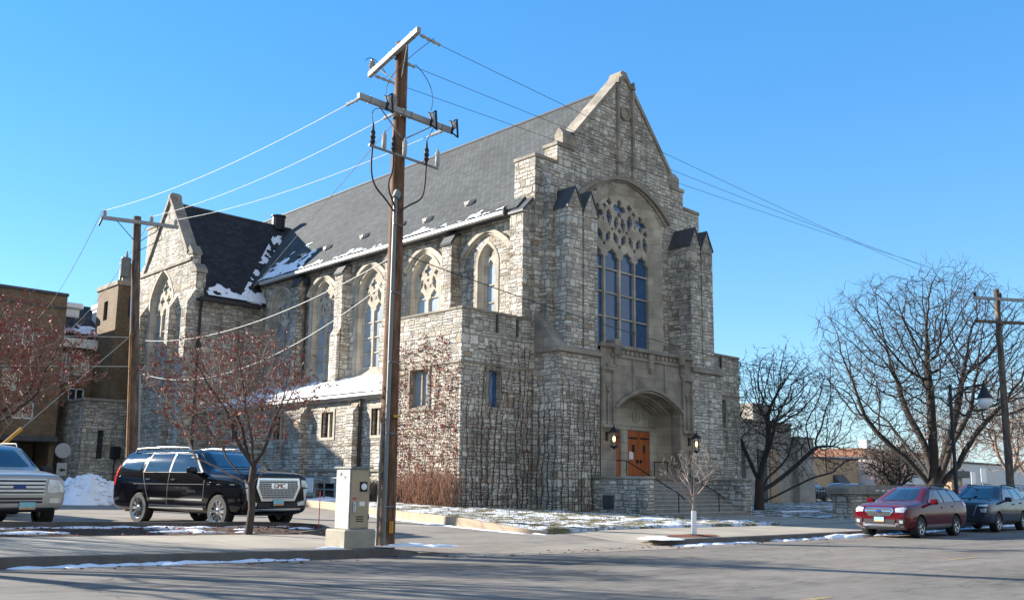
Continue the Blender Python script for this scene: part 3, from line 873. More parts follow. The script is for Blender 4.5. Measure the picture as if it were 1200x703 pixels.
# --- front buttresses with twin gablets
def gablet(mb, x0, x1, yf, yb, z0, za):
    xm = (x0 + x1) / 2
    mb.prism([(x0, 6.4), (x1, 6.4), (x1, z0), (xm, za), (x0, z0)], 'y', yf, yb)
def gcap(mb, x0, x1, yf, yb, z0, za):
    xm = (x0 + x1) / 2; t = .09
    for s in (-1, 1):
        xe = x0 - .06 if s < 0 else x1 + .06
        mb.prism([(xm, za + .02), (xe, z0 - .09), (xe, z0 - .09 + t), (xm, za + .02 + t)], 'y', yf - .05, yb)
for s in (0, 1):
    X = (lambda x: x) if not s else (lambda x: 2 * XC - x)
    mb = MB(); cp = MB()
    for (a, b_, yb) in ((28.16, 29.12, YF + .01), (29.24, 30.12, YF + .012)):
        a2, b2 = sorted((X(a), X(b_)))
        gablet(mb, a2, b2, 25.72, yb, 13.42, 14.28); gcap(cp, a2, b2, 25.72, yb - .01, 13.42, 14.28)
    mb.box(*sorted((X(29.1), X(29.26))), 25.86, YF + .008, 6.4, 13.3)
    bt = wp(mb, 'buttress', STONE, CH)
    wp(cp, 'gablet_roof', MAT['flash'], bt)
    # corner angle buttresses
    mb = MB(); cp = MB()
    a2, b2 = sorted((X(27.82), X(28.35)))
    mb.box(a2, b2, 26.55, YF + .006, -.3, 14.5)
    mb.prism([(26.55, 14.5), (YF + .006, 14.5), (YF + .006, 15.25)], 'x', a2, b2)
    a2, b2 = sorted((X(26.88), X(XL + .9)))
    mb.box(a2, b2, 27.18, 28.0, -.3, 13.2)
    mb.prism([(X(26.88), 13.2), (X(XL + .04), 13.2), (X(XL + .04), 13.75)], 'y', 27.18, 28.0)
    bt = wp(mb, 'buttress', STONE, CH)
    cp.prism([(X(26.80), 13.14), (X(XL + .03), 13.80), (X(XL + .03), 13.9), (X(26.80), 13.24)], 'y', 27.12, 28.06)
    wp(cp, 'cap_flashing', MAT['flash'], bt)

# --- portal block with porch
mb = MB()
pout = [(27.6, -.4), (39.8, -.4), (39.8, 7.02), (37.3, 7.02), (30.1, 7.02), (27.6, 7.02)]
pin = arch_loop(XC, PH, .9, PZS, PZA, .2, 10)
fr = [(30.25, -.4), (37.15, -.4), (37.15, 7.0), (30.25, 7.0)]
lf = [(27.6, -.4), (30.25, -.4), (30.25, 7.02), (27.6, 7.02)]
portal = empty('portal', (0, 0, 0)); portal.parent = CH; portal.location = [-c for c in CH.location]
for x0, x1 in ((27.6, 30.25), (37.15, 39.8)):
    PB = MB(); PB.box(x0, x1, 25.70, YF + .02, -.4, 7.02); PB.build('flank_wall', STONE, portal)
F = MB()
F.holed([(30.252, -.4), (37.148, -.4), (37.148, 7.45), (30.252, 7.45)], [pin], fy(25.66), 0, .55)
F.box(30.252, 37.148, 25.68, YF + .01, 7.44, 7.52)      # top ledge
F.build('frontispiece', LIMED, portal)
# weathering slopes over the flanks
for x0, x1 in ((27.45, 30.3), (37.1, 39.95)):
    V = MB(); V.prism([(25.52, 6.95), (25.52, 7.12), (25.70, 7.22), (26.999, 8.75), (26.999, 6.95)], 'x', x0, x1)
    V.build('weathering', MAT['lime_dark'], portal)
# ledge and carved band
D = MB()
D.cbox(30.2, 37.2, 25.5, 25.95, 7.44, 7.62, .05)
D.cbox(30.9, 36.5, 25.56, 25.7, 7.05, 7.2, .03)
for xx in (31.28, 36.12):
    D.cbox(xx - .22, xx + .22, 25.44, 26.1, 7.1, 7.85, .05)
D.prism([(XC - .16, 7.4), (XC + .16, 7.4), (XC + .1, 6.75), (XC, 6.5), (XC - .1, 6.75)], 'y', 25.46, 25.67)
for i in range(13):
    xx = 31.75 + i * .325
    if abs(xx - XC) < .25: continue
    D.cbox(xx - .1, xx + .1, 25.57, 25.7, 7.22, 7.4, .03)
for xx in (30.95, 36.45):      # stepped label stops
    D.cbox(xx - .3, xx + .3, 25.56, 25.7, 6.55, 6.72, .03); D.cbox(xx + (.22 if xx < XC else -.34), xx + (.34 if xx < XC else -.22), 25.56, 25.7, 6.6, 7.1, .02)
for xx in (32.5, 34.9): D.box(xx - .04, xx + .04, 25.585, 25.662, 5.6, 7.05)
hood = arch_curve(XC, PH + .1, PZS, PZA + .12, .2, 10)
sweep_arch(D, hood, fy(25.66), .14, -.16, .01)
sweep_arch(D, arch_curve(XC, PH + .0, PZS, PZA, .2, 10), fy(25.66), .09, -.06, .01)
for xx in (30.72, 36.68):     # side niches
    D.cbox(xx - .42, xx + .42, 25.48, 25.7, 3.86, 4.02, .04)
    D.box(xx - .42, xx - .3, 25.56, 25.7, 4.02, 6.4); D.box(xx + .3, xx + .42, 25.56, 25.7, 4.02, 6.4); D.box(xx - .05, xx + .05, 25.6, 25.7, 4.02, 5.5)
    D.cbox(xx - .46, xx + .46, 25.52, 25.7, 6.4, 6.55, .03)
    sweep_arch(D, arch_curve(xx - .175, .13, 5.4, 5.75, None, 4), fy(25.66), .04, -.06, .01); sweep_arch(D, arch_curve(xx + .175, .13, 5.4, 5.75, None, 4), fy(25.66), .04, -.06, .01)
D.build('carved_trim', LIMED, portal)
# porch interior
I = MB()
pb = 27.32
cv = arch_loop(XC, PH + .03, .9, PZS + .02, PZA + .04, .2, 10)
I.flat(cv, fy(pb), 0)
n = len(cv); I.add([(p[0], 26.2, p[1]) for p in cv] + [(p[0], pb, p[1]) for p in cv], [(i, (i + 1) % n, n + (i + 1) % n, n + i) for i in range(n)])
I.box(XC - PH - .3, XC + PH + .3, 25.5, pb + .05, 1.3, 1.585)
for k in range(4):
    yy = 26.28 + k * .27
    sweep_arch(I, arch_curve(XC, PH - .08, PZS - .03, PZA - .06, .2, 10), fy(yy), .12, -.05, .05)
I.build('porch_vault', LIME, portal)
Q = MB()
for xx in (31.45, 33.7, 35.95): Q.cbox(xx - .26, xx + .26, pb - .2, pb + .01, 1.58, 4.02, .04)
Q.cbox(31.2, 36.2, pb - .22, pb + .01, 3.98, 4.14, .04)
for xx in (32.57,):
    Q.box(xx - .05, xx + .05, pb - .06, pb, 4.3, 5.0); Q.box(xx - .2, xx + .2, pb - .06, pb, 4.72, 4.82)
Q.lathe([(.3, 0), (.3, -.06), (.23, -.07), (.23, -.02), (0, -.02)], (34.8, pb, 4.66), 20, 'y')
Q.box(34.77, 34.83, pb - .06, pb, 4.4, 4.92); Q.box(34.54, 35.06, pb - .055, pb, 4.63, 4.69)
Q.build('door_surround', LIME, portal)
for i, xd in enumerate((32.57, 34.83)):
    mb = MB()
    for s in (-1, 1):
        mb.cbox(xd + (0.008 if s > 0 else -.84), xd + (.84 if s > 0 else -.008), pb - .14, pb - .06, 1.6, 3.98, .012)
    d = wp(mb, 'door', MAT['door'], CH)
    for s in (-1, 1):
        for z in (1.82, 3.62):
            hm = MB()
            hm.prism([(xd + s * .82, z - .03), (xd + s * .82, z + .03), (xd + s * .16, z + .035), (xd + s * .08, z), (xd + s * .16, z - .035)], 'y', pb - .165, pb - .14)
            for q in (.3, .52): hm.prism([(xd + s * q - .05, z), (xd + s * q, z + .075), (xd + s * q + .05, z), (xd + s * q, z - .075)], 'y', pb - .16, pb - .139)
            wp(hm, 'strap_hinge', MAT['dark'], d)
    for s in (-1, 1):
        w = MB(); w.box(xd + s * .42 - .09, xd + s * .42 + .09, pb - .155, pb - .13, 2.95, 3.3); wp(w, 'door_window', MAT['win_dk'], d)
        k = MB(); k.cbox(xd + s * .13 - .05, xd + s * .13 + .05, pb - .17, pb - .139, 2.45, 2.62, .01); k.lathe([(.03, 0), (.03, -.05), (.04, -.09), (0, -.09)], (xd + s * .13, pb - .165, 2.53), 10, 'y'); wp(k, 'handle', MAT['dark'], d)
mb = MB(); mb.box(34.10, 34.40, pb - .152, pb - .143, 2.62, 2.98); wp(mb, 'notice', MAT['paper'], CH)

# --- steps, cheek walls and handrails
mb = MB(); NS = 9; y0, y1 = 22.75, 25.62; zb, zt = .14, 1.585
for i in range(NS):
    ya = y0 + (y1 - y0) * i / NS
    ztp = zb + (zt - zb) * (i + 1) / NS
    mb.mi = 0; mb.box(30.28, 37.12, ya + .02, 25.66, zb - .4 + (zt - zb) * i / NS, ztp - .05)
    mb.mi = 1; mb.cbox(30.28, 37.12, ya, 25.66, ztp - .05, ztp, .012)
stp = wp(mb, 'front_steps', [MAT['step'], MAT['tread']], CH)
for x0, x1 in ((29.72, 30.3), (37.1, 37.68)):
    mb = MB(); mb.cbox(x0, x1, 22.85, 25.69, -.4, 1.66, .02); cw = wp(mb, 'cheek_wall', MAT['stone_low'], CH)
    mb = MB(); mb.cbox(x0 - .04, x1 + .04, 22.8, 25.68, 1.66, 1.79, .03); wp(mb, 'coping', LIMED, cw)
mb = MB(); mb.box(29.70, 29.73, 24.5, 25.1, .42, 1.0); wp(mb, 'vent_panel', MAT['flash'], CH)
for xr in (31.9, 34.9):
    mb = MB(); pts = []
    for f_ in (0.02, .5, .98):
        yy = y0 + (y1 - y0) * f_; zz = zb + (zt - zb) * f_
        mb.tube([(xr, yy, zz), (xr, yy, zz + .92)], .024, 6)
        pts.append((xr, yy, zz + .92))
    mb.tube([(xr, y0 - .25, zb + .72)] + pts + [(xr, 26.3, zt + .92)], .026, 6); mb.tube([(xr, 26.3, zt), (xr, 26.3, zt + .92)], .024, 6)
    wp(mb, 'handrail', MAT['dark'], CH)

# --- wall lanterns
def lantern(xl, yl, zl):
    b = MB()
    b.tube([(xl, yl + .42, zl + .2), (xl, yl + .2, zl + .3), (xl, yl + .1, zl + .52), (xl, yl, zl + .5)], .022, 6)
    b.cbox(xl - .07, xl + .07, yl + .36, yl + .43, zl - .05, zl + .35, .015)
    b.lathe([(.03, .56), (.05, .5), (.1, .46), (.24, .34), (.25, .3), (.2, .3)], (xl, yl, zl), 6)
    b.lathe([(.02, -.42), (.06, -.38), (.17, -.33), (.18, -.28), (.15, -.27)], (xl, yl, zl), 6)
    for k in range(6):
        t = math.pi / 3 * k
        b.tube([(xl + .15 * math.cos(t), yl + .15 * math.sin(t), zl - .3), (xl + .21 * math.cos(t), yl + .21 * math.sin(t), zl + .32)], .014, 4)
    b.lathe([(.012, .56), (.03, .6), (.005, .72)], (xl, yl, zl), 6)
    o = wp(b, 'wall_lantern', MAT['dark'], CH)
    g = MB(); g.lathe([(.02, -.1), (.05, -.05), (.06, .05), (.03, .14)], (xl, yl, zl), 8); wp(g, 'bulb', MAT['lamp_core'], o)
lantern(30.62, 25.22, 3.36); lantern(36.78, 25.22, 3.36)
mb = MB(); mb.tube([(36.78, 25.60, 3.1), (36.78, 25.60, .4)], .02, 5); wp(mb, 'conduit', MAT['dark'], CH)

# --- side annexes (flat roofed, ivy grown)
for s in (0, 1):
    X = (lambda x: x) if not s else (lambda x: 2 * XC - x)
    A = MB()
    xo, xi = X(23.52), X(XL + .02)
    ww = rect(*sorted((X(24.99), X(25.62))), 4.5, 6.0)
    a, b_ = sorted((xo, xi))
    A.holed([(a, -.5), (b_, -.5), (b_, 8.38), (a, 8.38)], [ww], fy(27.2), 0, .28)
    side = rect(29.25, 30.45, 4.5, 6.08)
    fn = fx(xo) if not s else onface_xr(xo)
    A.holed([(27.2, -.5), (31.5, -.5), (31.5, 8.38), (27.2, 8.38)], [side], fn, 0, .28)
    A.add([(a, 31.5, -.5), (b_, 31.5, -.5), (b_, 31.5, 8.38), (a, 31.5, 8.38)], [(0, 1, 2, 3)])
    A.add([(a + .02, 27.25, 8.0), (b_, 27.25, 8.0), (b_, 31.45, 8.0), (a + .02, 31.45, 8.0)], [(0, 1, 2, 3)])
    an = wp(A, 'annex', MAT['stone_low'], CH)
    # parapet coping and string course
    c = MB()
    c.cbox(a - .05, b_ - (.0 if not s else -.0), 27.13, 27.5, 8.36, 8.47, .02)
    c.cbox(*( (a - .05, a + .3) if not s else (b_ - .3, b_ + .05)), 27.5, 31.55, 8.36, 8.47, .02)
    c.cbox(*( (a - .06, b_) if not s else (a, b_ + .06)), 27.14, 27.24, 6.18, 6.30, .02)
    c.cbox(*( (a - .06, a + .05) if not s else (b_ - .05, b_ + .06)), 27.24, 31.5, 6.18, 6.30, .02)
    # window dressings
    wx0, wx1 = sorted((X(24.99), X(25.62)))
    for (x0, x1, z0, z1) in ((wx0 - .13, wx0 - .001, 4.36, 6.12), (wx1 + .001, wx1 + .13, 4.36, 6.12), (wx0, wx1, 6.0, 6.12), (wx0, wx1, 4.36, 4.499)):
        c.box(x0, x1, 27.16, 27.22, z0, z1)
    sx = xo - .04 if not s else xo + .04
    sa, sb = sorted((sx, xo + (.02 if not s else -.02)))
    for (y0_, y1_, z0, z1) in ((29.1, 29.249, 4.35, 6.2), (30.451, 30.6, 4.35, 6.2), (29.25, 30.45, 6.081, 6.2), (29.25, 30.45, 4.35, 4.499)):
        c.box(sa, sb, y0_, y1_, z0, z1)
    wp(c, 'string_course', LIMED, an)
    w = MB(); w.flat(ww, fy(27.2), .2); w2 = wp(w, 'window', MAT['glazing_dk'], an)
    w = MB(); w.flat(side, fn, .22)
    for (p, q) in ((29.85, .025), (29.3, .04), (30.4, .04)):
        pass
    wp(w, 'window', MAT['glazing'], an)
    f = MB()
    d0, d1 = sorted((fn(0, 0, .14)[0], fn(0, 0, .215)[0]))
    for (y0_, y1_, z0, z1) in ((29.26, 29.33, 4.51, 6.07), (30.37, 30.44, 4.51, 6.07), (29.81, 29.89, 4.51, 6.07), (29.33, 30.37, 6.0, 6.07), (29.33, 30.37, 4.51, 4.58)):
        f.box(d0, d1, y0_, y1_, z0, z1)
    wp(f, 'window_frame', MAT['lime_dark'], an)
    for (xa, z) in ((25.37, 7.6), (26.55, 7.55)):
        k = MB(); x0, x1 = sorted((X(xa), X(xa + .06))); k.cbox(x0, x1, 27.08, 27.2, z, z + .75, .01); wp(k, 'drain', MAT['flash'], an)

# --- nave side wall (sunny side) and far side
CENT = [30.0, 34.55, 39.1, 43.65, 48.2]
ops = []
for i, c in enumerate(CENT):
    ops.append(arch_loop(c, 1.12 if i else .62, 6.95 if i > 1 else 7.6, 11.55 if i else 11.4, 12.62 if i else 12.3, .16, 8))
mb = MB(); mb.holed([(YF + .3, 5.5), (YB, 5.5), (YB, 13.5), (YF + .3, 13.5)], ops, fx(XL), 0, .12)
wp(mb, 'nave_wall', STONE, CH)
mb = MB(); mb.box(XR - .3, XR, YF + .3, YB, -.4, 13.45); mb.box(XL + .5, XR - .5, YB - .3, YB, -.4, 13.4); wp(mb, 'nave_wall', STONE, CH)
mb = MB(); mb.prism([(XL + .3, 13.2), (XR - .3, 13.2), (XC, 20.7)], 'y', YB - .29, YB - .01); wp(mb, 'rear_gable', STONE, CH)
for i, c in enumerate(CENT):
    o = MB(); z0 = 6.95 if i > 1 else 7.6
    hw_o, hw_i = (1.12, .99) if i else (.62, .40)
    zs_, za = (11.55, 12.62) if i else (11.4, 12.3)
    lo = arch_loop(c, hw_o, z0, zs_, za, .16, 8); li = arch_loop(c, hw_i, z0 + .3, zs_, za - (.10 if i else .2), .14, 8)
    o.band(lo, li, fx(XL), -.004, .22)
    # flush jamb stones
    jo = arch_loop(c, hw_o + .17, z0 - .1, zs_, za + .17, .17, 8)
    o.band(jo, lo, fx(XL), -.03, -.03); o.band(jo, jo, fx(XL), -.03, .05)
    win = wp(o, 'nave_window', LIME, CH)
    h = MB()
    hc = arch_curve(c, 1.5 if i else 1.62, 11.85, 12.82, .17, 8)
    sweep_arch(h, hc, fx(XL), .17, -.17, .01)
    hc2 = arch_curve(c, 1.34 if i else 1.45, 11.8, 12.72, .17, 8)
    sweep_arch(h, hc2, fx(XL), .10, -.08, .01)
    if i:
        for yy in (c - 1.32, c + 1.32): h.box(XL - .05, XL + .02, yy - .11, yy + .11, z0 - .1, 11.85)
    wp(h, 'hood_mould', LIME, win)
    t = MB(); hs = []
    if i:
        for s in (-1, 1):
            hw = .425; cc = c + s * .49; zz = 10.3
            hs.append([(cc - hw, z0 + .38), (cc + hw, z0 + .38), (cc + hw, zz), (cc + hw * .6, zz + .1), (cc + hw * .6, zz + .25), (cc, zz + .5), (cc - hw * .6, zz + .25), (cc - hw * .6, zz + .1), (cc - hw, zz)])
            hs.append(dagger(c + s * .5, 11.12, .27, .68, s * .3)); hs.append(dagger(c + s * .2, 10.98, .2, .5, -s * .4))
            hs.append(foil(c + s * .62, 11.62, .13, 4, 14)); 
        hs.append(foil(c, 11.78, .33, 4, 28)); hs.append(foil(c, 12.2, .1, 4, 12)); hs.append(foil(c, 11.3, .1, 4, 12))
    else:
        hs.append([(c - .3, z0 + .38), (c + .3, z0 + .38), (c + .3, 11.2), (c + .16, 11.3), (c + .17, 11.42), (c, 11.6), (c - .17, 11.42), (c - .16, 11.3), (c - .3, 11.2)])
        hs.append(dagger(c, 11.82, .22, .4))
    t.holed(list(reversed(li)), fit_holes(li, hs, 2 if i else 1, .05), fx(XL), .20, .32)
    cs = (-1, 1) if i else (0,)
    for s in cs:
        cc = c + s * .49; hw = .425 if i else .3
        z = z0 + 1.15
        while z < 10.4:
            t.box(XL + .24, XL + .28, cc - hw, cc + hw, z - .03, z + .03); z += .82
    wp(t, 'tracery', LIME, win)
    g = MB(); g.flat(arch_loop(c, hw_i + .03, z0 + .25, zs_, za - .12, .14, 8), fx(XL), .30)
    wp(g, 'glass', MAT['glazing'], win)
# buttresses between the bays
for c in (32.28, 36.83, 41.38, 45.93):
    mb = MB(); mb.box(26.86, XL + .05, c - .35, c + .35, 5.2, 12.55); mb.prism([(26.86, 12.55), (XL + .05, 12.55), (XL + .05, 13.0), (27.2, 13.0)], 'y', c - .35, c + .35)
    mb.box(26.66, 26.9, c - .35, c + .35, 5.2, 9.2); mb.prism([(26.66, 9.2), (26.9, 9.2), (26.9, 9.6)], 'y', c - .35, c + .35)
    bt = wp(mb, 'buttress', STONE, CH)
    cp = MB(); cp.prism([(26.80, 12.5), (27.17, 13.06), (XL, 13.06), (XL, 13.14), (27.1, 13.14), (26.76, 12.6)], 'y', c - .4, c + .4); wp(cp, 'cap_flashing', MAT['flash'], bt)

# --- aisle
XA = 24.3
aw = [(33.45, 34.25), (37.4, 38.4), (41.95, 42.95), (46.5, 47.5)]
mb = MB(); mb.holed([(31.5, -.5), (50.6, -.5), (50.6, 5.45), (31.5, 5.45)], [rect(a, b_, 3.5, 4.72) for a, b_ in aw] + [rect(a - .3, b_ + .3, .55, 1.3) for a, b_ in aw[1:]], fx(XA), 0, .25)
wp(mb, 'aisle_wall', STONE, CH)
for a, b_ in aw:
    w = MB(); w.flat(rect(a, b_, 3.5, 4.72), fx(XA), .2); w = wp(w, 'window', MAT['win_dk'], CH)
    f = MB(); m_ = (a + b_) / 2
    f.box(XA + .08, XA + .2, m_ - .06, m_ + .06, 3.5, 4.72)
    for (y0_, y1_, z0, z1) in ((a - .16, a, 3.36, 4.86), (b_, b_ + .16, 3.36, 4.86), (a, b_, 4.72, 4.86), (a, b_, 3.36, 3.5)): f.box(XA - .03, XA + .06, y0_, y1_, z0, z1)
    wp(f, 'window_surround', LIME, w)
for a, b_ in aw[1:]:
    w = MB(); w.flat(rect(a - .3, b_ + .3, .55, 1.3), fx(XA), .2); wp(w, 'basement_window', MAT['win_dk'], CH)
mb = MB(); mb.cbox(XA - .08, XA + .01, 31.5, 50.6, 1.85, 2.0, .03); wp(mb, 'plinth_course', LIMED, CH)
for c in (35.4, 39.95, 44.5, 48.9):
    mb = MB(); mb.box(XA - .45, XA + .02, c - .3, c + .3, -.4, 4.6); mb.prism([(XA - .45, 4.6), (XA + .02, 4.6), (XA + .02, 5.2)], 'y', c - .3, c + .3); wp(mb, 'buttress', STONE, CH)
mb = MB(); mb.prism([(XA - .28, 5.42), (XL + .02, 6.86), (XL + .02, 6.76), (XA - .28, 5.30)], 'y', 31.5, 50.62); ar = wp(mb, 'aisle_roof', MAT['roof_dark'], CH)
mb = MB(); mb.cbox(XA - .42, XA - .24, 31.52, 50.6, 5.28, 5.44, .03); mb.cbox(XA - .24, XA + .04, 31.52, 50.6, 5.2, 5.31, .02); wp(mb, 'gutter', MAT['gutter'], CH)
def roof_snow(mb, p0, du, dv, n, seed, thr=.0, h=.05, edge=.25):
    """irregular snow sheet on the parallelogram p0 + u*du + v*dv"""
    p0, du, dv = Vector(p0), Vector(du), Vector(dv); nn = du.cross(dv).normalized()
    if nn.z < 0: nn = -nn
    nu, nv = n
    ok = {}
    for i in range(nu + 1):
        for j in range(nv + 1):
            u, v = i / nu, j / nv
            p = p0 + du * u + dv * v
            k = noise.noise(Vector((p.x * .9 + seed, p.y * .9, p.z * 1.3))) * .6 + noise.noise(Vector((p.x * 3.1, p.y * 3.1 + seed, p.z * 2.8))) * .5
            ok[i, j] = (p, k - thr + edge * (1 - 2 * v), p + nn * (.012 + h * max(0, min(1, (k - thr + edge * (1 - 2 * v)) * 3))))
    vs = []; idx = {}; fs = []
    for (i, j), (p, k, q) in ok.items():
        idx[i, j] = len(vs); vs.append(q[:])
    for i in range(nu):
        for j in range(nv):
            c = [(i, j), (i + 1, j), (i + 1, j + 1), (i, j + 1)]
            if sum(ok[a][1] > 0 for a in c) >= 3: fs.append(tuple(idx[a] for a in c))
    mb.add(vs, fs)
mb = MB(); sl = Vector((XL - XA + .28, 0, 1.44))
roof_snow(mb, (XA - .25, 31.6, 5.44), (0, 18.9, 0), sl * .97, (190, 24), 2, -.35, .06, .1)
wp(mb, 'snow', MAT['snow'], ar, 50)

# --- main roof
zr0, zr1, xo = 13.42, 21.16, 26.88
mb = MB()
for s in (0, 1):
    X = (lambda x: x) if not s else (lambda x: 2 * XC - x)
    mb.prism([(X(xo), zr0), (XC, zr1), (XC, zr1 - .22), (X(xo + .12), zr0 - .12)], 'y', YF + .62, YB + .3)
mr = wp(mb, 'nave_roof', MAT['roof'], CH)
mb = MB(); mb.tube([(XC, YF + .7, zr1 + .02), (XC, YB + .3, zr1 + .02)], .09, 8); wp(mb, 'ridge_cap', MAT['flash'], mr)
mb = MB()
mb.cbox(xo - .16, xo + .06, 28.33, 50.0, 13.22, 13.40, .03)
g_ = wp(mb, 'gutter', MAT['gutter'], CH)
mb = MB(); mb.box(xo + .05, XL + .01, 28.33, 50.2, 13.26, 13.38); mb.cbox(xo - .17, xo + .07, 28.24, 28.34, 13.1, 13.5, .03); wp(mb, 'soffit', MAT['flash'], g_)
for i, yy in enumerate((32.1, 37.6, 40.9, 44.6, 47.4, 35.0)):      # little lead roof vents
    f = .16 if i < 5 else .12
    px_ = xo + (XC - xo) * f; pz_ = zr0 + (zr1 - zr0) * f
    mb = MB(); mb.prism([(px_ - .02, pz_), (px_ - .1, pz_ + .22), (px_ + .32, pz_ + .42), (px_ + .32, pz_ + .3)], 'y', yy - .2, yy + .2)
    v = wp(mb, 'roof_vent', MAT['gutter'], mr)
    mb = MB(); mb.box(px_ - .105, px_ - .06, yy - .15, yy + .15, pz_ + .04, pz_ + .17); wp(mb, 'louvre', MAT['dark'], v)
mb = MB(); up = Vector((XC - xo, 0, zr1 - zr0))
roof_snow(mb, (xo + .06, 28.5, zr0 + .08), (0, 22, 0), up * .055, (230, 7), 5, .02, .06, .30)
wp(mb, 'snow', MAT['snow'], mr, 50)

# --- transept
XT, YT0, YT1, YTC = 23.0, 50.6, 59.4, 55.0
wl = arch_loop(55.35, 1.6, 7.2, 12.6, 14.3, .22, 8)
T0 = [(YT1, -.5), (YT0, -.5), (YT0, 13.6), (50.75, 13.95), (51.25, 13.75), (51.25, 14.75), (51.55, 15.1), (52.05, 14.95), (54.7, 18.75), (55.3, 18.75), (56.9, 16.9), (56.9, 17.5), (58.3, 17.5), (58.3, 15.2), (YT1, 14.5)]
mb = MB(); mb.holed(T0, [wl], fx(XT), 0, .3)
mb.box(XT + .01, 27.45, YT0, YT0 + .3, -.5, 12.1)
mb.box(XT + .01, XL, YT1 - .3, YT1, -.5, 12.1)
tw = wp(mb, 'transept_wall', STONE, CH)
mb = MB()
mb.box(XT + .003, XT + .6, YT0 + .001, 51.25, 12., 13.6); mb.box(XT + .003, XT + .5, 51.25, 52.05, 12., 14.75)
mb.prism([(52.0, 14.62), (52.0, 14.9), (54.9, 18.7), (55.1, 18.7), (58.0, 14.7), (58.0, 14.62)], 'x', XT + .004, XT + .5)
mb.box(XT + .003, XT + 1.3, 56.9, 58.3, 12., 17.48)
wp(mb, 'gable_backing', STONE, tw)
mb = MB()
for s in (-1, 1):
    e = 51.95 if s < 0 else 58.2
    z0 = 14.86 if s < 0 else 14.5
    d = Vector((0, 55 - e, 18.85 - z0)).normalized(); nr = Vector((0, -d.z, d.y)) * (1 if s < 0 else -1)
    if nr.z < 0: nr = -nr
    p0 = Vector((0, e, z0)); p1 = Vector((0, 55, 18.85))
    q = [p0, p1, p1 + nr * .2, p0 + nr * .2]
    mb.prism([(v.y, v.z) for v in q], 'x', XT - .12, XT + .62)
mb.cbox(XT - .14, XT + .64, 54.72, 55.28, 18.7, 19.3, .14)
mb.prism([(50.5, 13.5), (50.5, 13.68), (50.95, 14.1), (51.3, 13.8), (51.3, 13.6)], 'x', XT - .06, XT + .64)
mb.prism([(51.2, 14.7), (51.2, 14.86), (51.6, 15.3), (52.1, 14.98), (52.1, 14.8)], 'x', XT - .06, XT + .56)
mb.cbox(XT - .06, XT + 1.4, 56.82, 58.4, 17.46, 17.66, .04)
mb.cbox(XT - .1, XT + .02, 51.3, 58.9, 14.3, 14.55, .04)
wp(mb, 'coping', LIMED, tw)
mb = MB()
mb.box(XT - .5, XT + .01, 50.5, 51.2, -.5, 11.6); mb.prism([(XT - .5, 11.6), (XT + .01, 11.6), (XT + .01, 12.5)], 'y', 50.5, 51.2)
mb.box(XT - .45, XT + .01, 53.0, 53.45, -.5, 11.6); mb.prism([(XT - .45, 11.6), (XT + .01, 11.6), (XT + .01, 12.4)], 'y', 53.0, 53.45)
mb.box(XT - .45, XT + .01, 57.3, 57.75, -.5, 11.6); mb.prism([(XT - .45, 11.6), (XT + .01, 11.6), (XT + .01, 12.4)], 'y', 57.3, 57.75)
wp(mb, 'buttress', STONE, CH)
o = MB(); li = arch_loop(55.35, 1.36, 7.5, 12.6, 14.1, .2, 8); o.band(wl, li, fx(XT), -.004, .3)
jo = arch_loop(55.35, 1.8, 7.05, 12.6, 14.5, .24, 8); o.band(jo, wl, fx(XT), -.03, -.03); o.band(jo, jo, fx(XT), -.03, .05)
tn = wp(o, 'transept_window', LIME, CH)
t = MB(); hs = []
for k in (-1, 0, 1):
    cc = 55.35 + k * .9; hw = .38; zz = 11.5
    hs.append([(cc - hw, 7.6), (cc + hw, 7.6), (cc + hw, zz), (cc + hw * .6, zz + .1), (cc + hw * .6, zz + .25), (cc, zz + .5), (cc - hw * .6, zz + .25), (cc - hw * .6, zz + .1), (cc - hw, zz)])
for k in (-1, 1):
    hs.append(foil(55.35 + k * .45, 12.42, .36, 4)); hs.append(dagger(55.35 + k * .95, 12.5, .26, .6, k * .3))
hs.append(foil(55.35, 13.2, .4, 4)); hs.append(foil(55.35 + .62, 13.08, .15, 4, 14)); hs.append(foil(55.35 - .62, 13.08, .15, 4, 14)); hs.append(dagger(55.35, 12.1, .2, .4))
t.holed(list(reversed(li)), fit_holes(li, hs, 3, .05), fx(XT), .28, .42)
for z in (8.5, 9.5, 10.5): t.box(XT + .33, XT + .38, 54.1, 56.6, z - .035, z + .035)
wp(t, 'tracery', LIME, tn)
g = MB(); g.flat(arch_loop(55.35, 1.38, 7.45, 12.6, 14.15, .2, 8), fx(XT), .4); wp(g, 'glass', MAT['glazing'], tn)
# roof of the transept running into the nave roof
mb = MB()
for s in (-1, 1):
    e = 50.15 if s < 0 else 59.85
    pts = [(e, 12.02), (55, 18.66), (55, 18.44), (e + .12 * (-s), 11.92)]
    mb.prism(pts, 'x', XT + .52, 31.8)
tr = wp(mb, 'transept_roof', MAT['roof_dark'], CH)
mb = MB(); mb.tube([(XT + .55, 55, 18.68), (31.6, 55, 18.68)], .09, 8); wp(mb, 'ridge_cap', MAT['flash'], tr)
mb = MB(); mb.cbox(XT + .1, 27.0, 49.98, 50.22, 11.72, 11.98, .03); mb.box(XT + .1, 27.0, 50.2, 50.62, 11.8, 11.9); mb.tube([(23.35, 50.35, 11.8), (23.35, 50.48, 11.2), (23.35, 50.48, .2)], .07, 6); mb.box(23.22, 23.48, 50.36, 50.6, 9.0, 9.3); wp(mb, 'gutter', MAT['gutter_dk'], CH)
mb = MB()
upT = Vector((0, 4.85, 6.64))
roof_snow(mb, (XT + .6, 50.2, 12.1), (6.0, 0, 0), upT * .14, (70, 14), 9, -.12, .07, .35)
roof_snow(mb, (25.6, 50.25, 12.16), (4.4, 4.2, 5.75), (2.2, -.2, -.27), (60, 26), 3, .02, .05, .12)
wp(mb, 'snow', MAT['snow'], tr, 50)
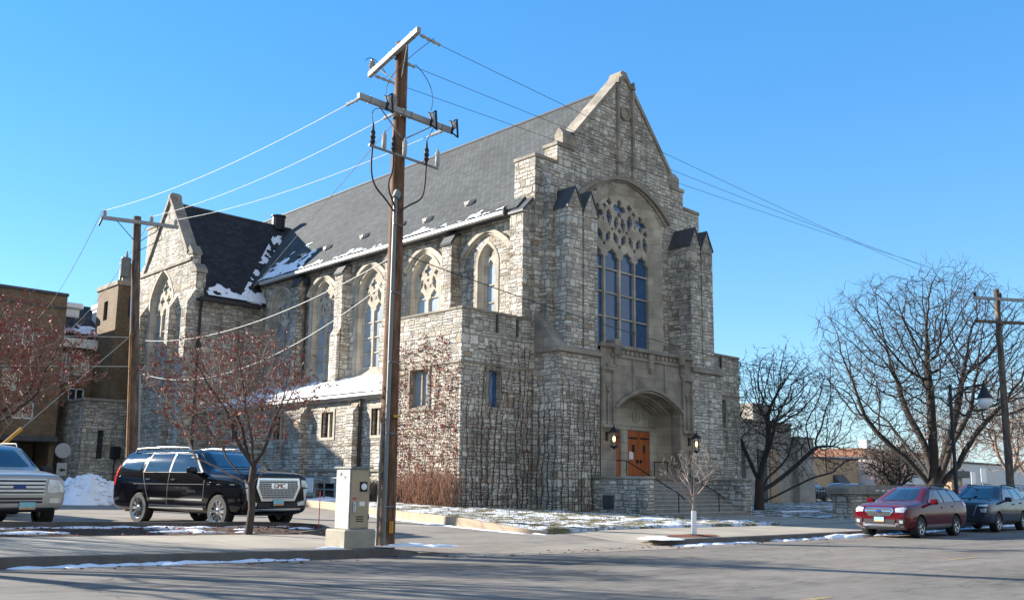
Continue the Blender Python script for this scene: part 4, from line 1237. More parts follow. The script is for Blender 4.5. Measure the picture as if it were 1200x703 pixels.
# snow in the valley on the nave slope
mb = MB(); up1 = Vector((XC - xo, 0, zr1 - zr0))
roof_snow(mb, (xo + .05, 45.8, zr0 + .1), (0, 4.6, 0), up1 * .42, (40, 40), 12, .16, .05, .42)
wp(mb, 'snow', MAT['snow'], mr, 50)
mb = MB(); mb.tube([(30.6, 55.0, 18.4), (30.6, 55.0, 19.35)], .45, 14); mb.tube([(30.6, 55, 19.35), (30.6, 55, 19.42)], .52, 14); wp(mb, 'roof_ventilator', MAT['dark'], CH)
mb = MB(); mb.tube([(24.2, 58.0, 17.6), (24.2, 58.0, 18.2)], .22, 10); mb.tube([(24.2, 58, 18.2), (24.2, 58, 18.3)], .5, 14); wp(mb, 'roof_ventilator', MAT['flash'], CH)
mb = MB(); mb.tube([(27.25, 45.3, 13.2), (27.25, 45.3, 6.9)], .06, 6); mb.box(27.1, 27.4, 45.15, 45.45, 12.6, 12.95); wp(mb, 'downspout', MAT['gutter_dk'], CH)
mb = MB(); mb.tube([(XA - .12, 35.0, 5.2), (XA - .12, 35.0, .4)], .06, 6); wp(mb, 'downspout', MAT['gutter_dk'], CH)
# ------------------------------------------------------------------ education wing (tan brick) behind the church
BB = wthing('brick_building', (8, 66, .4), 'tan brick building with flat parapet and dark roof behind the left end of the church', 'building')
mb = MB(); bx0, bx1 = -42., 19.6
wins = []
for (a, b_, z0, z1, kind) in ((16.2, 17.1, 6.7, 8.1, 1), (17.0, 18.2, 5.0, 6.1, 0), (13.2, 14.3, 6.7, 8.1, 0), (13.2, 14.3, 5.0, 6.1, 0), (16.6, 17.8, 9.6, 10.9, 0), (13.2, 14.4, 9.6, 10.9, 0)):
    wins.append((a, b_, z0, z1, kind))
x = 9.5
while x > -40:
    wins += [(x, x + 1.2, 6.7, 8.1, 0), (x, x + 1.2, 9.6, 10.9, 0)]; x -= 3.6
bay = rect(8.0, 19.3, -.3, 3.6)
mb.holed([(bx0, -.5), (bx1, -.5), (bx1, 13.05), (bx0, 13.05)], [rect(*w[:4]) for w in wins] + [bay], fy(62.), 0, .22)
mb.add([(bx1, 62, -.5), (bx1, 84, -.5), (bx1, 84, 13.05), (bx1, 62, 13.05)], [(0, 1, 2, 3)])
mb.add([(bx0, 62, -.5), (bx0, 84, -.5), (bx0, 84, 13.05), (bx0, 62, 13.05)], [(0, 1, 2, 3)])
mb.add([(bx0, 84, -.5), (bx1, 84, -.5), (bx1, 84, 13.05), (bx0, 84, 13.05)], [(0, 1, 2, 3)])
mb.box(8., 19.3, 62.22, 66., 3.6, 3.7); mb.add([(7.9, 65.5, -.3), (19.4, 65.5, -.3), (19.4, 65.5, 3.7), (7.9, 65.5, 3.7)], [(0, 1, 2, 3)])
wp(mb, 'wall', MAT['brick'], BB)
mb = MB(); mb.cbox(bx0 - .05, bx1 + .06, 61.9, 62.4, 13.05, 13.25, .03); mb.cbox(bx1 - .3, bx1 + .06, 62.4, 84, 13.05, 13.25, .03)
mb.cbox(8, 19.6, 61.3, 62.0, 3.6, 3.95, .03); mb.cbox(bx0, bx1, 61.94, 62.0, 12.2, 12.35, .02)
wp(mb, 'coping', MAT['flash'], BB)
mb = MB(); mb.prism([(62.4, 12.8), (84, 12.8), (80, 17.0), (69, 17.)], 'x', bx0 + 1, 12.0)
mb.add([(12, 62.4, 12.8), (12, 84, 12.8), (12, 80, 17.), (12, 69, 17.), (18.8, 68, 12.8), (18.8, 80, 12.8)], [(0, 3, 4), (3, 2, 5, 4), (2, 1, 5)])
wp(mb, 'roof', MAT['roof_dark'], BB)
for a, b_, z0, z1, k in wins:
    w = MB(); w.flat(rect(a, b_, z0, z1), fy(62.), .18); w = wp(w, 'window', MAT['win_lit'] if k else MAT['win_dk'], BB)
    f = MB(); m_ = (a + b_) / 2
    for (x0, x1, p, q) in ((a, a + .07, z0, z1), (b_ - .07, b_, z0, z1), (m_ - .04, m_ + .04, z0, z1), (a, b_, z0, z0 + .07), (a, b_, z1 - .07, z1), (a, b_, (z0 + z1) / 2 - .025, (z0 + z1) / 2 + .025)): f.box(x0 + .002, x1 - .002, 62.08, 62.17, p + .002, q - .002)
    wp(f, 'window_frame', MAT['white'], w)
# link block with low slate roof, between brick building and stair tower
LB = wthing('link_building', (21, 66, .4), 'recessed brick link block with low snow edged roof between tan brick building and stair tower', 'building')
mb = MB(); w4 = [(20.2, 20.75, 7.7, 9.6, 2), (21.0, 22.0, 8.2, 9.3, 1), (20.8, 21.8, 6.5, 7.3, 0)]
mb.holed([(19.55, -.5), (24, -.5), (24, 10.6), (19.55, 10.6)], [rect(*w[:4]) for w in w4], fy(64.), 0, .2)
wp(mb, 'wall', MAT['brick'], LB)
mb = MB(); mb.prism([(63.6, 10.9), (70, 14.), (70, 13.7), (63.6, 10.6)], 'x', 19.62, 26); lr = wp(mb, 'roof', MAT['roof_dark'], LB)
mb = MB(); mb.cbox(19.62, 24, 63.5, 63.95, 10.0, 10.62, .03); wp(mb, 'fascia', MAT['white'], LB)
mb = MB(); roof_snow(mb, (19.7, 63.6, 10.92), (4, 0, 0), (0, 2.2, 1.06), (40, 14), 3, -.1, .05, .3); wp(mb, 'snow', MAT['snow'], lr, 50)
for (a, y, w_) in ((21.3, 67.6, 1.0), (23.2, 66.5, .35)):
    mb = MB(); mb.cbox(a - w_ * .8, a + w_ * .8, y - .5, y + .5, 12.1, 13.2, .05); mb.cbox(a - w_, a + w_, y - .7, y + .7, 13.2, 13.62, .08); wp(mb, 'roof_ventilator', MAT['white'], LB)
for a, b_, z0, z1, k in w4:
    w = MB(); w.flat(rect(a, b_, z0, z1), fy(64.), .15); w = wp(w, 'window', [MAT['win_dk'], MAT['win_lit'], MAT['glazing']][k], LB)
    f = MB(); m_ = (a + b_) / 2
    for (x0, x1, p, q) in ((a, a + .07, z0, z1), (b_ - .07, b_, z0, z1), (m_ - .04, m_ + .04, z0, z1), (a, b_, z0, z0 + .07), (a, b_, z1 - .07, z1)): f.box(x0 + .002, x1 - .002, 63.98, 64.12, p + .002, q - .002)
    wp(f, 'window_frame', MAT['white'], w)
# stair tower with metal flue
TW = wthing('stair_tower', (23.2, 62, .4), 'narrow brick tower with a shiny metal flue behind the church transept', 'tower')
mb = MB(); mb.holed([(64.2, -.5), (60.6, -.5), (60.6, 14.1), (64.2, 14.1)], [rect(62.2, 62.9, 11.9, 13.2)], fx(22.25), 0, .2)
mb.holed([(22.25, -.5), (23.9, -.5), (23.9, 14.1), (22.25, 14.1)], [rect(23.0, 23.6, 12.0, 13.4)], fy(60.6), 0, .2)
mb.add([(23.9, 60.6, 0), (23.9, 64.2, 0), (23.9, 64.2, 14.1), (23.9, 60.6, 14.1)], [(0, 1, 2, 3)]); mb.add([(22.25, 64.2, 0), (23.9, 64.2, 0), (23.9, 64.2, 14.1), (22.25, 64.2, 14.1)], [(0, 1, 2, 3)])
wp(mb, 'wall', MAT['brick'], TW)
mb = MB(); mb.cbox(22.15, 24.0, 60.48, 64.32, 14.05, 14.4, .05); wp(mb, 'coping', LIMED, TW)
for q in (0, 1):
    mb = MB()
    if q: mb.flat(rect(23.0, 23.6, 12., 13.4), fy(60.6), .15)
    else: mb.flat(rect(62.2, 62.9, 11.9, 13.2), fx(22.25), .15)
    wp(mb, 'window', MAT['glazing_dk'] if q else MAT['win_dk'], TW)
mb = MB(); mb.cbox(22.85, 23.5, 61.6, 62.3, 14.4, 15.6, .04); mb.cyl((23.18, 61.95, 15.6), (23.18, 61.95, 15.8), .36, 12); mb.cyl((23.18, 61.95, 15.8), (23.18, 61.95, 15.87), .46, 12); wp(mb, 'flue', MAT['galv'], TW)
mb = MB(); mb.tube([(22.5, 61.0, 14.4), (22.5, 61.0, 14.8)], .08, 8); wp(mb, 'vent_pipe', MAT['dark'], TW)
# low stone block
LS = wthing('stone_outbuilding', (21.8, 60.4, .4), 'low shaded rubble stone block with narrow slit window left of the transept', 'building')
mb = MB(); mb.holed([(20.4, -.5), (23.05, -.5), (23.05, 6.2), (20.4, 6.2)], [rect(21.35, 21.75, 2.6, 4.4)], fy(59.6), 0, .25)
mb.add([(20.4, 59.6, -.5), (20.4, 63.9, -.5), (20.4, 63.9, 6.2), (20.4, 59.6, 6.2)], [(0, 1, 2, 3)])
wp(mb, 'wall', MAT['stone'], LS)
mb = MB(); mb.cbox(20.3, 23., 59.5, 60.2, 6.2, 6.38, .03); mb.cbox(20.3, 20.9, 60.2, 63.9, 6.2, 6.38, .03); wp(mb, 'coping', LIMED, LS)
mb = MB(); mb.flat(rect(21.35, 21.75, 2.6, 4.4), fy(59.6), .2); wp(mb, 'window', MAT['win_dk'], LS)
mb = MB(); mb.cbox(22.2, 22.75, 59.25, 59.58, 2.6, 3.4, .03); mb.tube([(22.45, 59.45, 2.6), (22.45, 59.45, .4)], .04, 5); wp(mb, 'meter_box', MAT['dark'], LS)

# ------------------------------------------------------------------ right-hand wing behind the tree, far buildings
RW = wthing('stone_hall', (62, 45, .1), 'grey stone hall with tall recessed doors half hidden behind the dark tree', 'building')
mb = MB()
mb.box(55, 69.0, 38, 52, -.5, 6.3); mb.box(69.0, 71.6, 37.4, 52, -.5, 5.3); mb.box(66.5, 69.2, 40, 46, 6.3, 8.2)
wp(mb, 'wall', MAT['conc_block'], RW)
mb = MB(); mb.cbox(54.9, 69.1, 37.9, 52.1, 6.3, 6.5, .03); mb.cbox(68.95, 71.7, 37.3, 52, 5.3, 5.45, .03); mb.box(69.0, 71.65, 37.35, 37.42, 2.3, 2.5); wp(mb, 'coping', LIMED, RW)
for x in (60.5, 63.6, 65.4): 
    mb = MB(); mb.cbox(x, x + 1.3, 37.9, 38.02, .1, 4.2, .02); wp(mb, 'door', MAT['flash'] if x < 65 else MAT['tanwall'], RW)

FB = wthing('long_pale_building', (150, 52, 0), 'long low pale panelled building in shade at the far right behind the cars', 'building')
mb = MB(); mb.box(124, 320, 55, 85, -1, 5.3); wp(mb, 'wall', MAT['offwhite'], FB)
mb = MB(); mb.cbox(123.8, 320.2, 54.8, 85.2, 5.3, 5.6, .05); wp(mb, 'roof_edge', MAT['flash'], FB)
FR = wthing('red_brown_building', (125, 95, 0), 'red brown brick block with chimneys showing above the pale building', 'building')
mb = MB(); mb.box(198, 236, 92, 110, -1, 9.9); wp(mb, 'wall', MAT['brick_red'], FR)
for x in (203, 222): 
    mb = MB(); mb.cbox(x, x + 2., 93, 95, 9.9, 12., .1); wp(mb, 'chimney', MAT['offwhite'], FR)
FT = wthing('tan_building', (92, 60, 0), 'tan stucco shop with a blue awning left of the pale building', 'building')
mb = MB(); mb.box(107, 123.5, 58, 75, -1, 5.0); wp(mb, 'wall', MAT['tanwall'], FT)
mb = MB(); mb.cbox(106.9, 123.6, 57.9, 75, 5.0, 5.25, .05); wp(mb, 'coping', MAT['flash'], FT)
mb = MB(); mb.prism([(57.0, 1.9), (58, 3.0), (58, 1.9)], 'x', 116, 119); wp(mb, 'awning', MAT['flash'], FT)
KS = wthing('parking_kiosk', (82.5, 31, .1), 'small dark roofed kiosk with a lit window behind the street lamp', 'kiosk')
mb = MB(); mb.cbox(81.3, 83.7, 30, 32, .05, 2.3, .03); wp(mb, 'body', MAT['tanwall'], KS)
mb = MB(); mb.cbox(80.8, 84.2, 29.5, 32.5, 2.3, 2.9, .08); wp(mb, 'roof', MAT['flash'], KS)
mb = MB(); mb.box(81.7, 82.9, 29.97, 30.0, 1.1, 2.0); wp(mb, 'window', MAT['win_dk'], KS)

# ------------------------------------------------------------------ monument sign wall
MS = wthing('monument_sign', (42, 19.6, .07), 'low grey stone monument sign wall with a bronze name plaque behind the red car', 'sign')
z0 = Hg(41, 19)
mb = MB(); mb.cbox(39.2, 45.2, 18.9, 19.7, z0 - .2, 1.15, .03); wp(mb, 'wall', MAT['stone_low'], MS)
mb = MB(); mb.prism([(38.95, 1.15), (45.45, 1.15), (45.45, 1.4), (44.9, 1.55), (39.5, 1.55), (38.95, 1.4)], 'y', 18.75, 19.85); wp(mb, 'capstone', LIMED, MS)
mb = MB(); mb.cbox(41.0, 43.9, 18.83, 18.91, .78, 1.08, .02); wp(mb, 'plaque', MAT['bronze'], MS)
mb = MB()
for x0 in (41.6, 42.2, 42.8): mb.cbox(x0, x0 + .35, 18.74, 18.76, 1.27, 1.34, .004)
wp(mb, 'raised_mark', MAT['offwhite'], MS)

# ------------------------------------------------------------------ utility poles
def insulator(mb, c, h=.22, r=.07):
    mb.lathe([(r * .4, 0), (r * .6, .02), (r, .06), (r * .5, .08), (r * .95, .12), (r * .5, .14), (r * .85, .18), (r * .4, .2), (r * .4, h)], c, 10)
def string_ins(mb, a, b):
    a, b = Vector(a), Vector(b); L = (b - a).length; n = max(3, int(L / .07)); pts = []; rad = []
    for i in range(n + 1):
        pts.append(a.lerp(b, i / n)); rad.append(.042 if i % 2 else .022)
    mb.tube(pts, rad, 8)
P1 = Vector((10.8, 14.62, Hg(10.8, 14.62) - .1)); PT = 10.62
UP = wthing('utility_pole', P1, 'tall brown wooden utility pole with two grey crossarms beside the steel cabinet', 'utility pole', 'wooden utility poles')
mb = MB(); N = 22
mb.tube([(P1.x + .006 * math.sin(i * .7), P1.y, P1.z + (PT - P1.z) * i / N) for i in range(N + 1)], [.185 - .055 * i / N for i in range(N + 1)], 16)
wp(mb, 'pole', MAT['pole'], UP, 50)
ua = Vector((.21, .978, 0)).normalized(); side = Vector((ua.y, -ua.x, 0))
uc = Vector((P1.x, P1.y, 10.34)) - side * .2
def bar(mb, c, d, L, w, h):
    d = d.normalized(); s = Vector((-d.y, d.x, 0)); z = Vector((0, 0, 1)); vs = []
    for a in (-L / 2, L / 2):
        for (p, q) in ((-w, -h), (w, -h), (w, h), (-w, h)): vs.append((c + d * a + s * p / 2 + z * q / 2)[:])
    mb.add(vs, [(0, 1, 2, 3), (7, 6, 5, 4), (0, 4, 5, 1), (1, 5, 6, 2), (2, 6, 7, 3), (3, 7, 4, 0)])
mb = MB(); bar(mb, uc, ua, 2.45, .09, .115); wp(mb, 'crossarm', MAT['arm'], UP)
la = Vector((1, .03, 0)).normalized(); lc = Vector((P1.x + .02, P1.y - .21, 9.0))
mb = MB(); bar(mb, lc, la, 2.45, .09, .115); wp(mb, 'crossarm', MAT['arm'], UP)
for c, d in ((uc, ua), (lc, la)):
    for a in (-.95, -.1, .1, .95):
        mb = MB(); bar(mb, c + d * a, d, .025, .105, .13); wp(mb, 'band', MAT['galv'], UP)
for c, d, e in ((uc, ua, (P1.x, P1.y, 9.7)), (lc, la, (P1.x, P1.y - .15, 8.45))):
    for q in (-.72, .72):
        mb = MB(); mb.tube([c + d * q - Vector((0, 0, .05)), e], .014, 5); wp(mb, 'arm_brace', MAT['galv'], UP)
pins = [uc + ua * 1.1 + Vector((0, 0, .07)), lc - la * .35 + Vector((0, 0, .07))]
for p in pins:
    mb = MB(); insulator(mb, p[:], .24, .085); wp(mb, 'insulator', MAT['porcelain'], UP, 40)
# fused cut-outs
for a in (-.62, .55, 1.15):
    p = lc + la * a + Vector((0, -.13, 0)); mb = MB()
    mb.tube([p + Vector((0, .08, .18)), p + Vector((0, 0, .12)), p + Vector((0, -.05, 0)), p + Vector((0, .02, -.14))], [.02, .035, .035, .02], 7)
    mb.tube([p + Vector((.07, -.08, .2)), p + Vector((.09, -.1, -.22))], .022, 6); mb.tube([p + Vector((0, 0, .12)), p + Vector((.07, -.08, .2))], .015, 5); mb.tube([p + Vector((0, -.02, -.12)), p + Vector((.09, -.1, -.22))], .018, 5)
    o = wp(mb, 'fuse_cutout', MAT['dark'], UP, 40)
    mb = MB(); mb.tube([p + Vector((.02, -.05, .12)), p + Vector((.02, -.06, -.02))], [.04, .045], 8); wp(mb, 'insulator', MAT['porcelain'], o, 40)
# pothead bracket and riser cables
mb = MB(); bz = 8.05
bar(mb, Vector((P1.x + .0, P1.y - .22, bz)), Vector((1, .05, 0)), 1.85, .04, .04)
wp(mb, 'bracket', MAT['galv'], UP)
pot = []
for a in (-.82, -.30, .55):
    x, y = P1.x + a, P1.y - .24
    mb = MB(); mb.lathe([(.02, 0), (.035, .05), (.06, .1), (.04, .14), (.06, .2), (.04, .24), (.055, .3), (.03, .34), (.015, .5)], (x, y, bz), 8)
    wp(mb, 'cable_termination', MAT['dark'], UP, 40); pot.append((x, y, bz))
    mb = MB(); mb.lathe([(.03, 0), (.05, .03), (.05, .3), (.03, .34), (.01, .4)], (x + (.28 if a < .5 else .3), y, bz + .02), 8); wp(mb, 'arrester', MAT['porcelain'], UP, 40)
cx, cy, ctop = P1.x - .16, P1.y - .17, 7.15
for i, (x, y, z) in enumerate(pot):
    mb = MB()
    rp = ([(x, y, z), (x - .02, y, z - .5), (x + (cx - x) * .12, y, z - .8), (x + (cx - x) * .6, cy - .05, z - 1.0), (cx, cy - .03 + i * .02, ctop - .35), (cx, cy, ctop - .1)] if i != 1 else [(x, y, z), (x, y, z - .4), (x - .16, y - .03, z - .72), (cx - .03, cy - .03, ctop - .2)])
    rp = [Vector(p) for p in rp]
    for _ in range(3): rp = [rp[0]] + [q for a_, b_ in zip(rp, rp[1:]) for q in (a_.lerp(b_, .25), a_.lerp(b_, .75))] + [rp[-1]]
    mb.tube(rp, .019, 7); wp(mb, 'riser_cable', MAT['wire'], UP, 60)

mb = MB(); mb.tube([(cx - .03, cy - .02, P1.z + .1), (cx, cy, ctop)], .045, 10); mb.tube([(cx, cy, ctop), (cx + .05, cy, ctop + .12), (cx + .14, cy + .02, ctop + .1)], [.08, .09, .03], 8)
mb.tube([(cx - .12, cy + .06, P1.z + .1), (cx - .08, cy + .08, 2.6)], .03, 7)
for z in (1., 2.4, 3.8, 5.2, 6.6): mb.tube([(cx - .07, cy - .06, z), (cx + .02, cy - .07, z), (P1.x + .05, P1.y - .17, z)], .014, 4)
wp(mb, 'conduit', MAT['galv'], UP, 50)
mb = MB(); mb.tube([(cx + .12, cy - .06, .5), (cx + .12, cy - .06, .72)], .04, 7); wp(mb, 'pole_marker', MAT['yellow'], UP); mb = MB(); mb.box(P1.x - .05, P1.x + .09, P1.y - .205, P1.y - .19, 2.72, 2.77); wp(mb, 'pole_tag', MAT['yellow'], UP)

P2 = Vector((12.15, 30.9, .35))
U2 = wthing('utility_pole', P2, 'wooden utility pole with one crossarm and transformer standing behind the black suv', 'utility pole', 'wooden utility poles')
_al = Vector((.719, -.695, 0))
def at2(z, dx=0., dy=0.):      # the pole leans a little
    return Vector((P2.x + dx, P2.y + dy, z)) + _al * (.17 - .55 * (z - .35) / 10.3)
mb = MB(); mb.tube([at2(P2.z - .2 + (10.65 - P2.z) * i / 14) for i in range(15)], [.19 - .06 * i / 14 for i in range(15)], 12); wp(mb, 'pole', MAT['pole_grey'], U2, 50)
d2 = Vector((.956, -.29, 0)); c2 = Vector((P2.x + .04, P2.y - .2, 10.22)) - Vector((.719, -.695, 0)) * .36
mb = MB(); bar(mb, c2, d2, 2.5, .1, .12); wp(mb, 'crossarm', MAT['arm'], U2)
for q in (-.8, .8):
    mb = MB(); mb.tube([c2 + d2 * q, at2(9.5)], .014, 5); wp(mb, 'arm_brace', MAT['dark'], U2)
mb = MB(); mb.tube([c2 + d2 * .55, c2 + d2 * .75 - Vector((0, 0, .5)), at2(9.2, 0, -.1)], .012, 4); wp(mb, 'arm_brace', MAT['dark'], U2)
ins2 = [c2 + d2 * a + Vector((0, 0, .06)) for a in (-1.15, .35, 1.15)]
for p in ins2:
    mb = MB(); insulator(mb, p[:], .24, .08); wp(mb, 'insulator', MAT['porcelain'], U2, 40)
mb = MB(); mb.tube([c2 - d2 * 1.2, c2 - d2 * 1.3 - Vector((0, 0, .3))], .035, 7); wp(mb, 'fuse_cutout', MAT['dark'], U2)
tx = at2(8.25, -.36, .05); mb = MB(); mb.lathe([(.02, 0), (.15, 0), (.165, .03), (.165, .6), (.18, .62), (.15, .68), (.02, .7)], tx[:], 14); mb.tube([tx + Vector((0, -.05, .68)), tx + Vector((0, -.05, .9))], [.04, .025], 7); wp(mb, 'transformer', MAT['galv'], U2, 40)
mb = MB(); mb.tube([at2(.4, -.19, -.12), at2(6.3, -.16, -.12)], .05, 6); wp(mb, 'cable_guard', MAT['guard_wood'], U2)
mb = MB(); mb.tube([at2(.4, .2, -.1), at2(4.9, .18, -.1)], .035, 6); wp(mb, 'conduit', MAT['arm'], U2)

P3 = Vector((47.6, 14.9, Hg(47.6, 14.9) - .2))
U3 = wthing('utility_pole', P3, 'distant wooden utility pole with double crossarm rising behind the street lamp', 'utility pole', 'wooden utility poles')
mb = MB(); mb.tube([(P3.x, P3.y, P3.z + (11.15 - P3.z) * i / 10) for i in range(11)], [.19 - .06 * i / 10 for i in range(11)], 12); wp(mb, 'pole', MAT['pole_grey'], U3, 50)
d3 = Vector((.83, -.55, 0)).normalized()
c3 = Vector((P3.x - .1, P3.y - .2, 10.62)); c3b = c3 - Vector((0, 0, 1.15))
for c in (c3, c3b):
    mb = MB(); bar(mb, c, d3, 3.0, .11, .14); wp(mb, 'crossarm', MAT['arm'] if c is c3 else MAT['pole_grey'], U3)
for p_, q_ in [(c3 + d3 * s, Vector((P3.x, P3.y - .1, 9.9))) for s in (-.8, .8)] + [(c3b + d3 * s, Vector((P3.x, P3.y - .1, 8.8))) for s in (-.8, .8)] + [(c3 + d3 * s, c3b + d3 * s) for s in (-1.35, 1.35)]:
    mb = MB(); mb.tube([p_, q_], .022, 5); wp(mb, 'arm_brace', MAT['pole_grey'], U3)
for a in (-1.4, 0, 1.4):
    mb = MB(); insulator(mb, (c3 + d3 * a + Vector((0, 0, .07)))[:], .26, .09); wp(mb, 'insulator', MAT['dark'], U3, 40)

# ------------------------------------------------------------------ wires
def cat(a, b, sag, n=28):
    a, b = Vector(a), Vector(b)
    return [a.lerp(b, i / n) - Vector((0, 0, 4 * sag * (i / n) * (1 - i / n))) for i in range(n + 1)]
def wire(a, b, sag, r, mat, label, name='power_line', group='overhead wires between the poles'):
    mb = MB(); mb.tube(cat(a, b, sag), r, 5)
    return tag(mb.build(name, mat, smooth=80), label, 'power line', group)
ends3 = [c3 + d3 * 1.4 + Vector((0, 0, .2)), c3 + Vector((0, 0, .3)), c3 - d3 * 1.4 + Vector((0, 0, .2))]
tops = [uc + ua * 1.12, uc + ua * .1, uc - ua * 1.12]
for k, (t, e) in enumerate(zip(tops, ends3)):
    dirv = (e - t).normalized()
    mb = MB(); string_ins(mb, t + dirv * .05 + Vector((.05, 0, -.03)), t + dirv * .62 - Vector((0, 0, .05))); wp(mb, 'strain_insulator', MAT['porcelain'], UP, 40)
    wire(t + dirv * .62 - Vector((0, 0, .05)), e, .15, .006, MAT['wire'], ['upper thin dark power line crossing the sky from the upper crossarm to the distant pole', 'middle thin dark power line crossing in front of the slate roof to the distant pole', 'lower thin dark power line from the near end of the upper crossarm'][k])
starts2 = [lc - la * 1.18, lc - la * .25, lc + la * 1.05]
for k, (t, e) in enumerate(zip(starts2, [ins2[0], ins2[1], ins2[2]])):
    e = e + Vector((0, 0, .2)); dirv = (e - t).normalized()
    mb = MB(); string_ins(mb, t + Vector((0, .06, -.04)), t + dirv * .55 - Vector((0, 0, .06))); wp(mb, 'strain_insulator', MAT['porcelain'], UP, 40)
    wire(t + dirv * .55 - Vector((0, 0, .06)), e, .25, .0075, MAT['wire_lit'], ['pale upper power line from the tall pole to the left end of the smaller crossarm', 'pale middle power line from the tall pole to the smaller crossarm', 'pale lower power line from the tall pole to the right end of the smaller crossarm'][k])
wire((P1.x, P1.y + .1, 6.0), (P2.x + .05, P2.y - .1, 6.1), .55, .010, MAT['wire_lit'], 'pale telephone cable between the two left poles, upper of two', 'telephone_cable')
wire((P1.x, P1.y + .1, 5.55), (P2.x + .05, P2.y - .1, 5.0), .95, .010, MAT['wire_lit'], 'pale sagging telephone cable between the two left poles, lower of two', 'telephone_cable')
wire((P1.x + .1, P1.y - .1, 6.05), (P3.x, P3.y - .1, 6.6), 1.25, .011, MAT['wire'], 'dark sagging cable passing in front of the church front to the distant pole', 'telephone_cable')
wire((P1.x + .1, P1.y - .1, 9.2), (26.5, 51.0, 12.7), .0, .009, MAT['wire'], 'thin straight dark wire from the tall pole up to the transept roof', 'service_wire')
for k, (e, s_) in enumerate((((-16, 44, 8.2), .5), ((-14, 42, 7.0), .6), ((-10, 40, 5.6), .5))):
    a = [ins2[0] + Vector((0, 0, .2)), ins2[2] + Vector((0, 0, .2)), Vector((P2.x, P2.y, 5.6))][k]
for k, (a, e) in enumerate(((ins2[0] + Vector((-.1, 0, .15)), (17.2, 61.9, 10.8)), (ins2[1] + Vector((0, 0, .15)), (18.9, 61.9, 10.2)), (Vector((P2.x, P2.y, 6.2)), (-40, 44, 6.0)), (Vector((P2.x, P2.y, 5.2)), (-40, 45, 5.0)))):
    wire(a, e, .9, .010 if k < 2 else .014, MAT['wire'] if k < 2 else MAT['wire_lit'], ['thin dark wire from the left end of the smaller crossarm to the brick building', 'thin dark wire from the middle of the smaller crossarm to the brick building', 'pale cable leaving the smaller pole to the left below its transformer', 'lowest pale cable leaving the smaller pole to the left'][k])
# jumpers on the tall pole
for k, (a, b_, c_) in enumerate(((tops[0] + Vector((.3, -.2, -.05)), pins[0] + Vector((0, 0, .45)), pins[0] + Vector((-.25, -.1, .1))), (tops[1] + Vector((.5, -.2, -.1)), lc + la * .5 + Vector((.25, -.1, .8)), lc + la * .55 + Vector((0, -.13, .2))), (tops[2] + Vector((.3, -.2, -.1)), lc - la * .5 + Vector((-.2, -.1, .6)), lc - la * .62 + Vector((0, -.1, .2))), (lc + la * .55 + Vector((.02, -.2, -.2)), Vector(pot[2]) + Vector((.2, 0, .9)), Vector(pot[2]) + Vector((0, 0, .5))), (lc - la * .62 + Vector((.02, -.2, -.2)), Vector(pot[0]) + Vector((-.15, 0, .9)), Vector(pot[0]) + Vector((0, 0, .5))))):
    mb = MB(); pts = []
    for i in range(11):
        t = i / 10; pts.append(a * (1 - t) ** 2 + b_ * 2 * t * (1 - t) + c_ * t * t)
    mb.tube(pts, .008, 4); wp(mb, 'jumper_wire', MAT['wire'], UP)
# guy wire with yellow guard
gy = Vector((6.2, 30.2, .4)); top = Vector((P2.x - .1, P2.y, 6.4))
GW_ = wthing('guy_wire', gy, 'slanting guy wire with a long yellow guard at the far left', 'guy wire')
mb = MB(); mb.tube([gy, top], .014, 5); wp(mb, 'cable', MAT['wire_lit'], GW_)
gp = [gy + (top - gy) * t for t in (.02, .42)]
mb = MB(); mb.tube(gp, .06, 8); wp(mb, 'guard', MAT['yellow'], GW_)

# ------------------------------------------------------------------ utility cabinet
zc = Hg(9.6, 14.3)
UC = wthing('utility_cabinet', (9.6, 14.35, zc), 'brushed steel utility meter cabinet on a concrete block at the kerb beside the tall pole', 'cabinet')
# faces: long front faces -Y
mb = MB(); mb.cbox(9.45, 10.12, 14.0, 14.66, zc - .05, zc + .32, .025); wp(mb, 'base', MAT['conc'], UC)
mb = MB(); mb.cbox(9.58, 10.02, 14.1, 14.56, zc + .32, zc + 1.42, .012); wp(mb, 'body', MAT['steel_side'], UC)
mb = MB(); mb.cbox(9.6, 10.0, 14.075, 14.1, zc + .35, zc + 1.39, .006); dr = wp(mb, 'door', MAT['steel'], UC)
mb = MB(); mb.prism([(9.55, zc + 1.42), (10.05, zc + 1.42), (10.05, zc + 1.45), (9.55, zc + 1.45)], 'y', 14.04, 14.6); wp(mb, 'lid', MAT['galv'], UC)
mb = MB(); mb.cbox(9.78, 9.94, 14.06, 14.08, zc + 1.0, zc + 1.18, .005); mw = wp(mb, 'meter_window', MAT['dark'], UC)
mb = MB(); mb.lathe([(.06, 0), (.06, -.012), (.05, -.016), (0, -.016)], (9.86, 14.062, zc + 1.09), 14, 'y'); wp(mb, 'meter_dial', MAT['globe'], mw)
mb = MB(); mb.cbox(9.635, 9.685, 14.045, 14.08, zc + .62, zc + .82, .008); mb.tube([(9.66, 14.05, zc + .78), (9.66, 14.02, zc + .76), (9.66, 14.02, zc + .66)], .012, 6); wp(mb, 'handle', MAT['satin'], dr)
mb = MB(); mb.box(9.63, 9.71, 14.07, 14.0748, zc + .86, zc + .89); wp(mb, 'warning_label', MAT['red_paint'], dr)
mb = MB(); mb.tube([(9.0, 13.95, zc), (9.0, 13.95, zc + .01)], .02, 5)

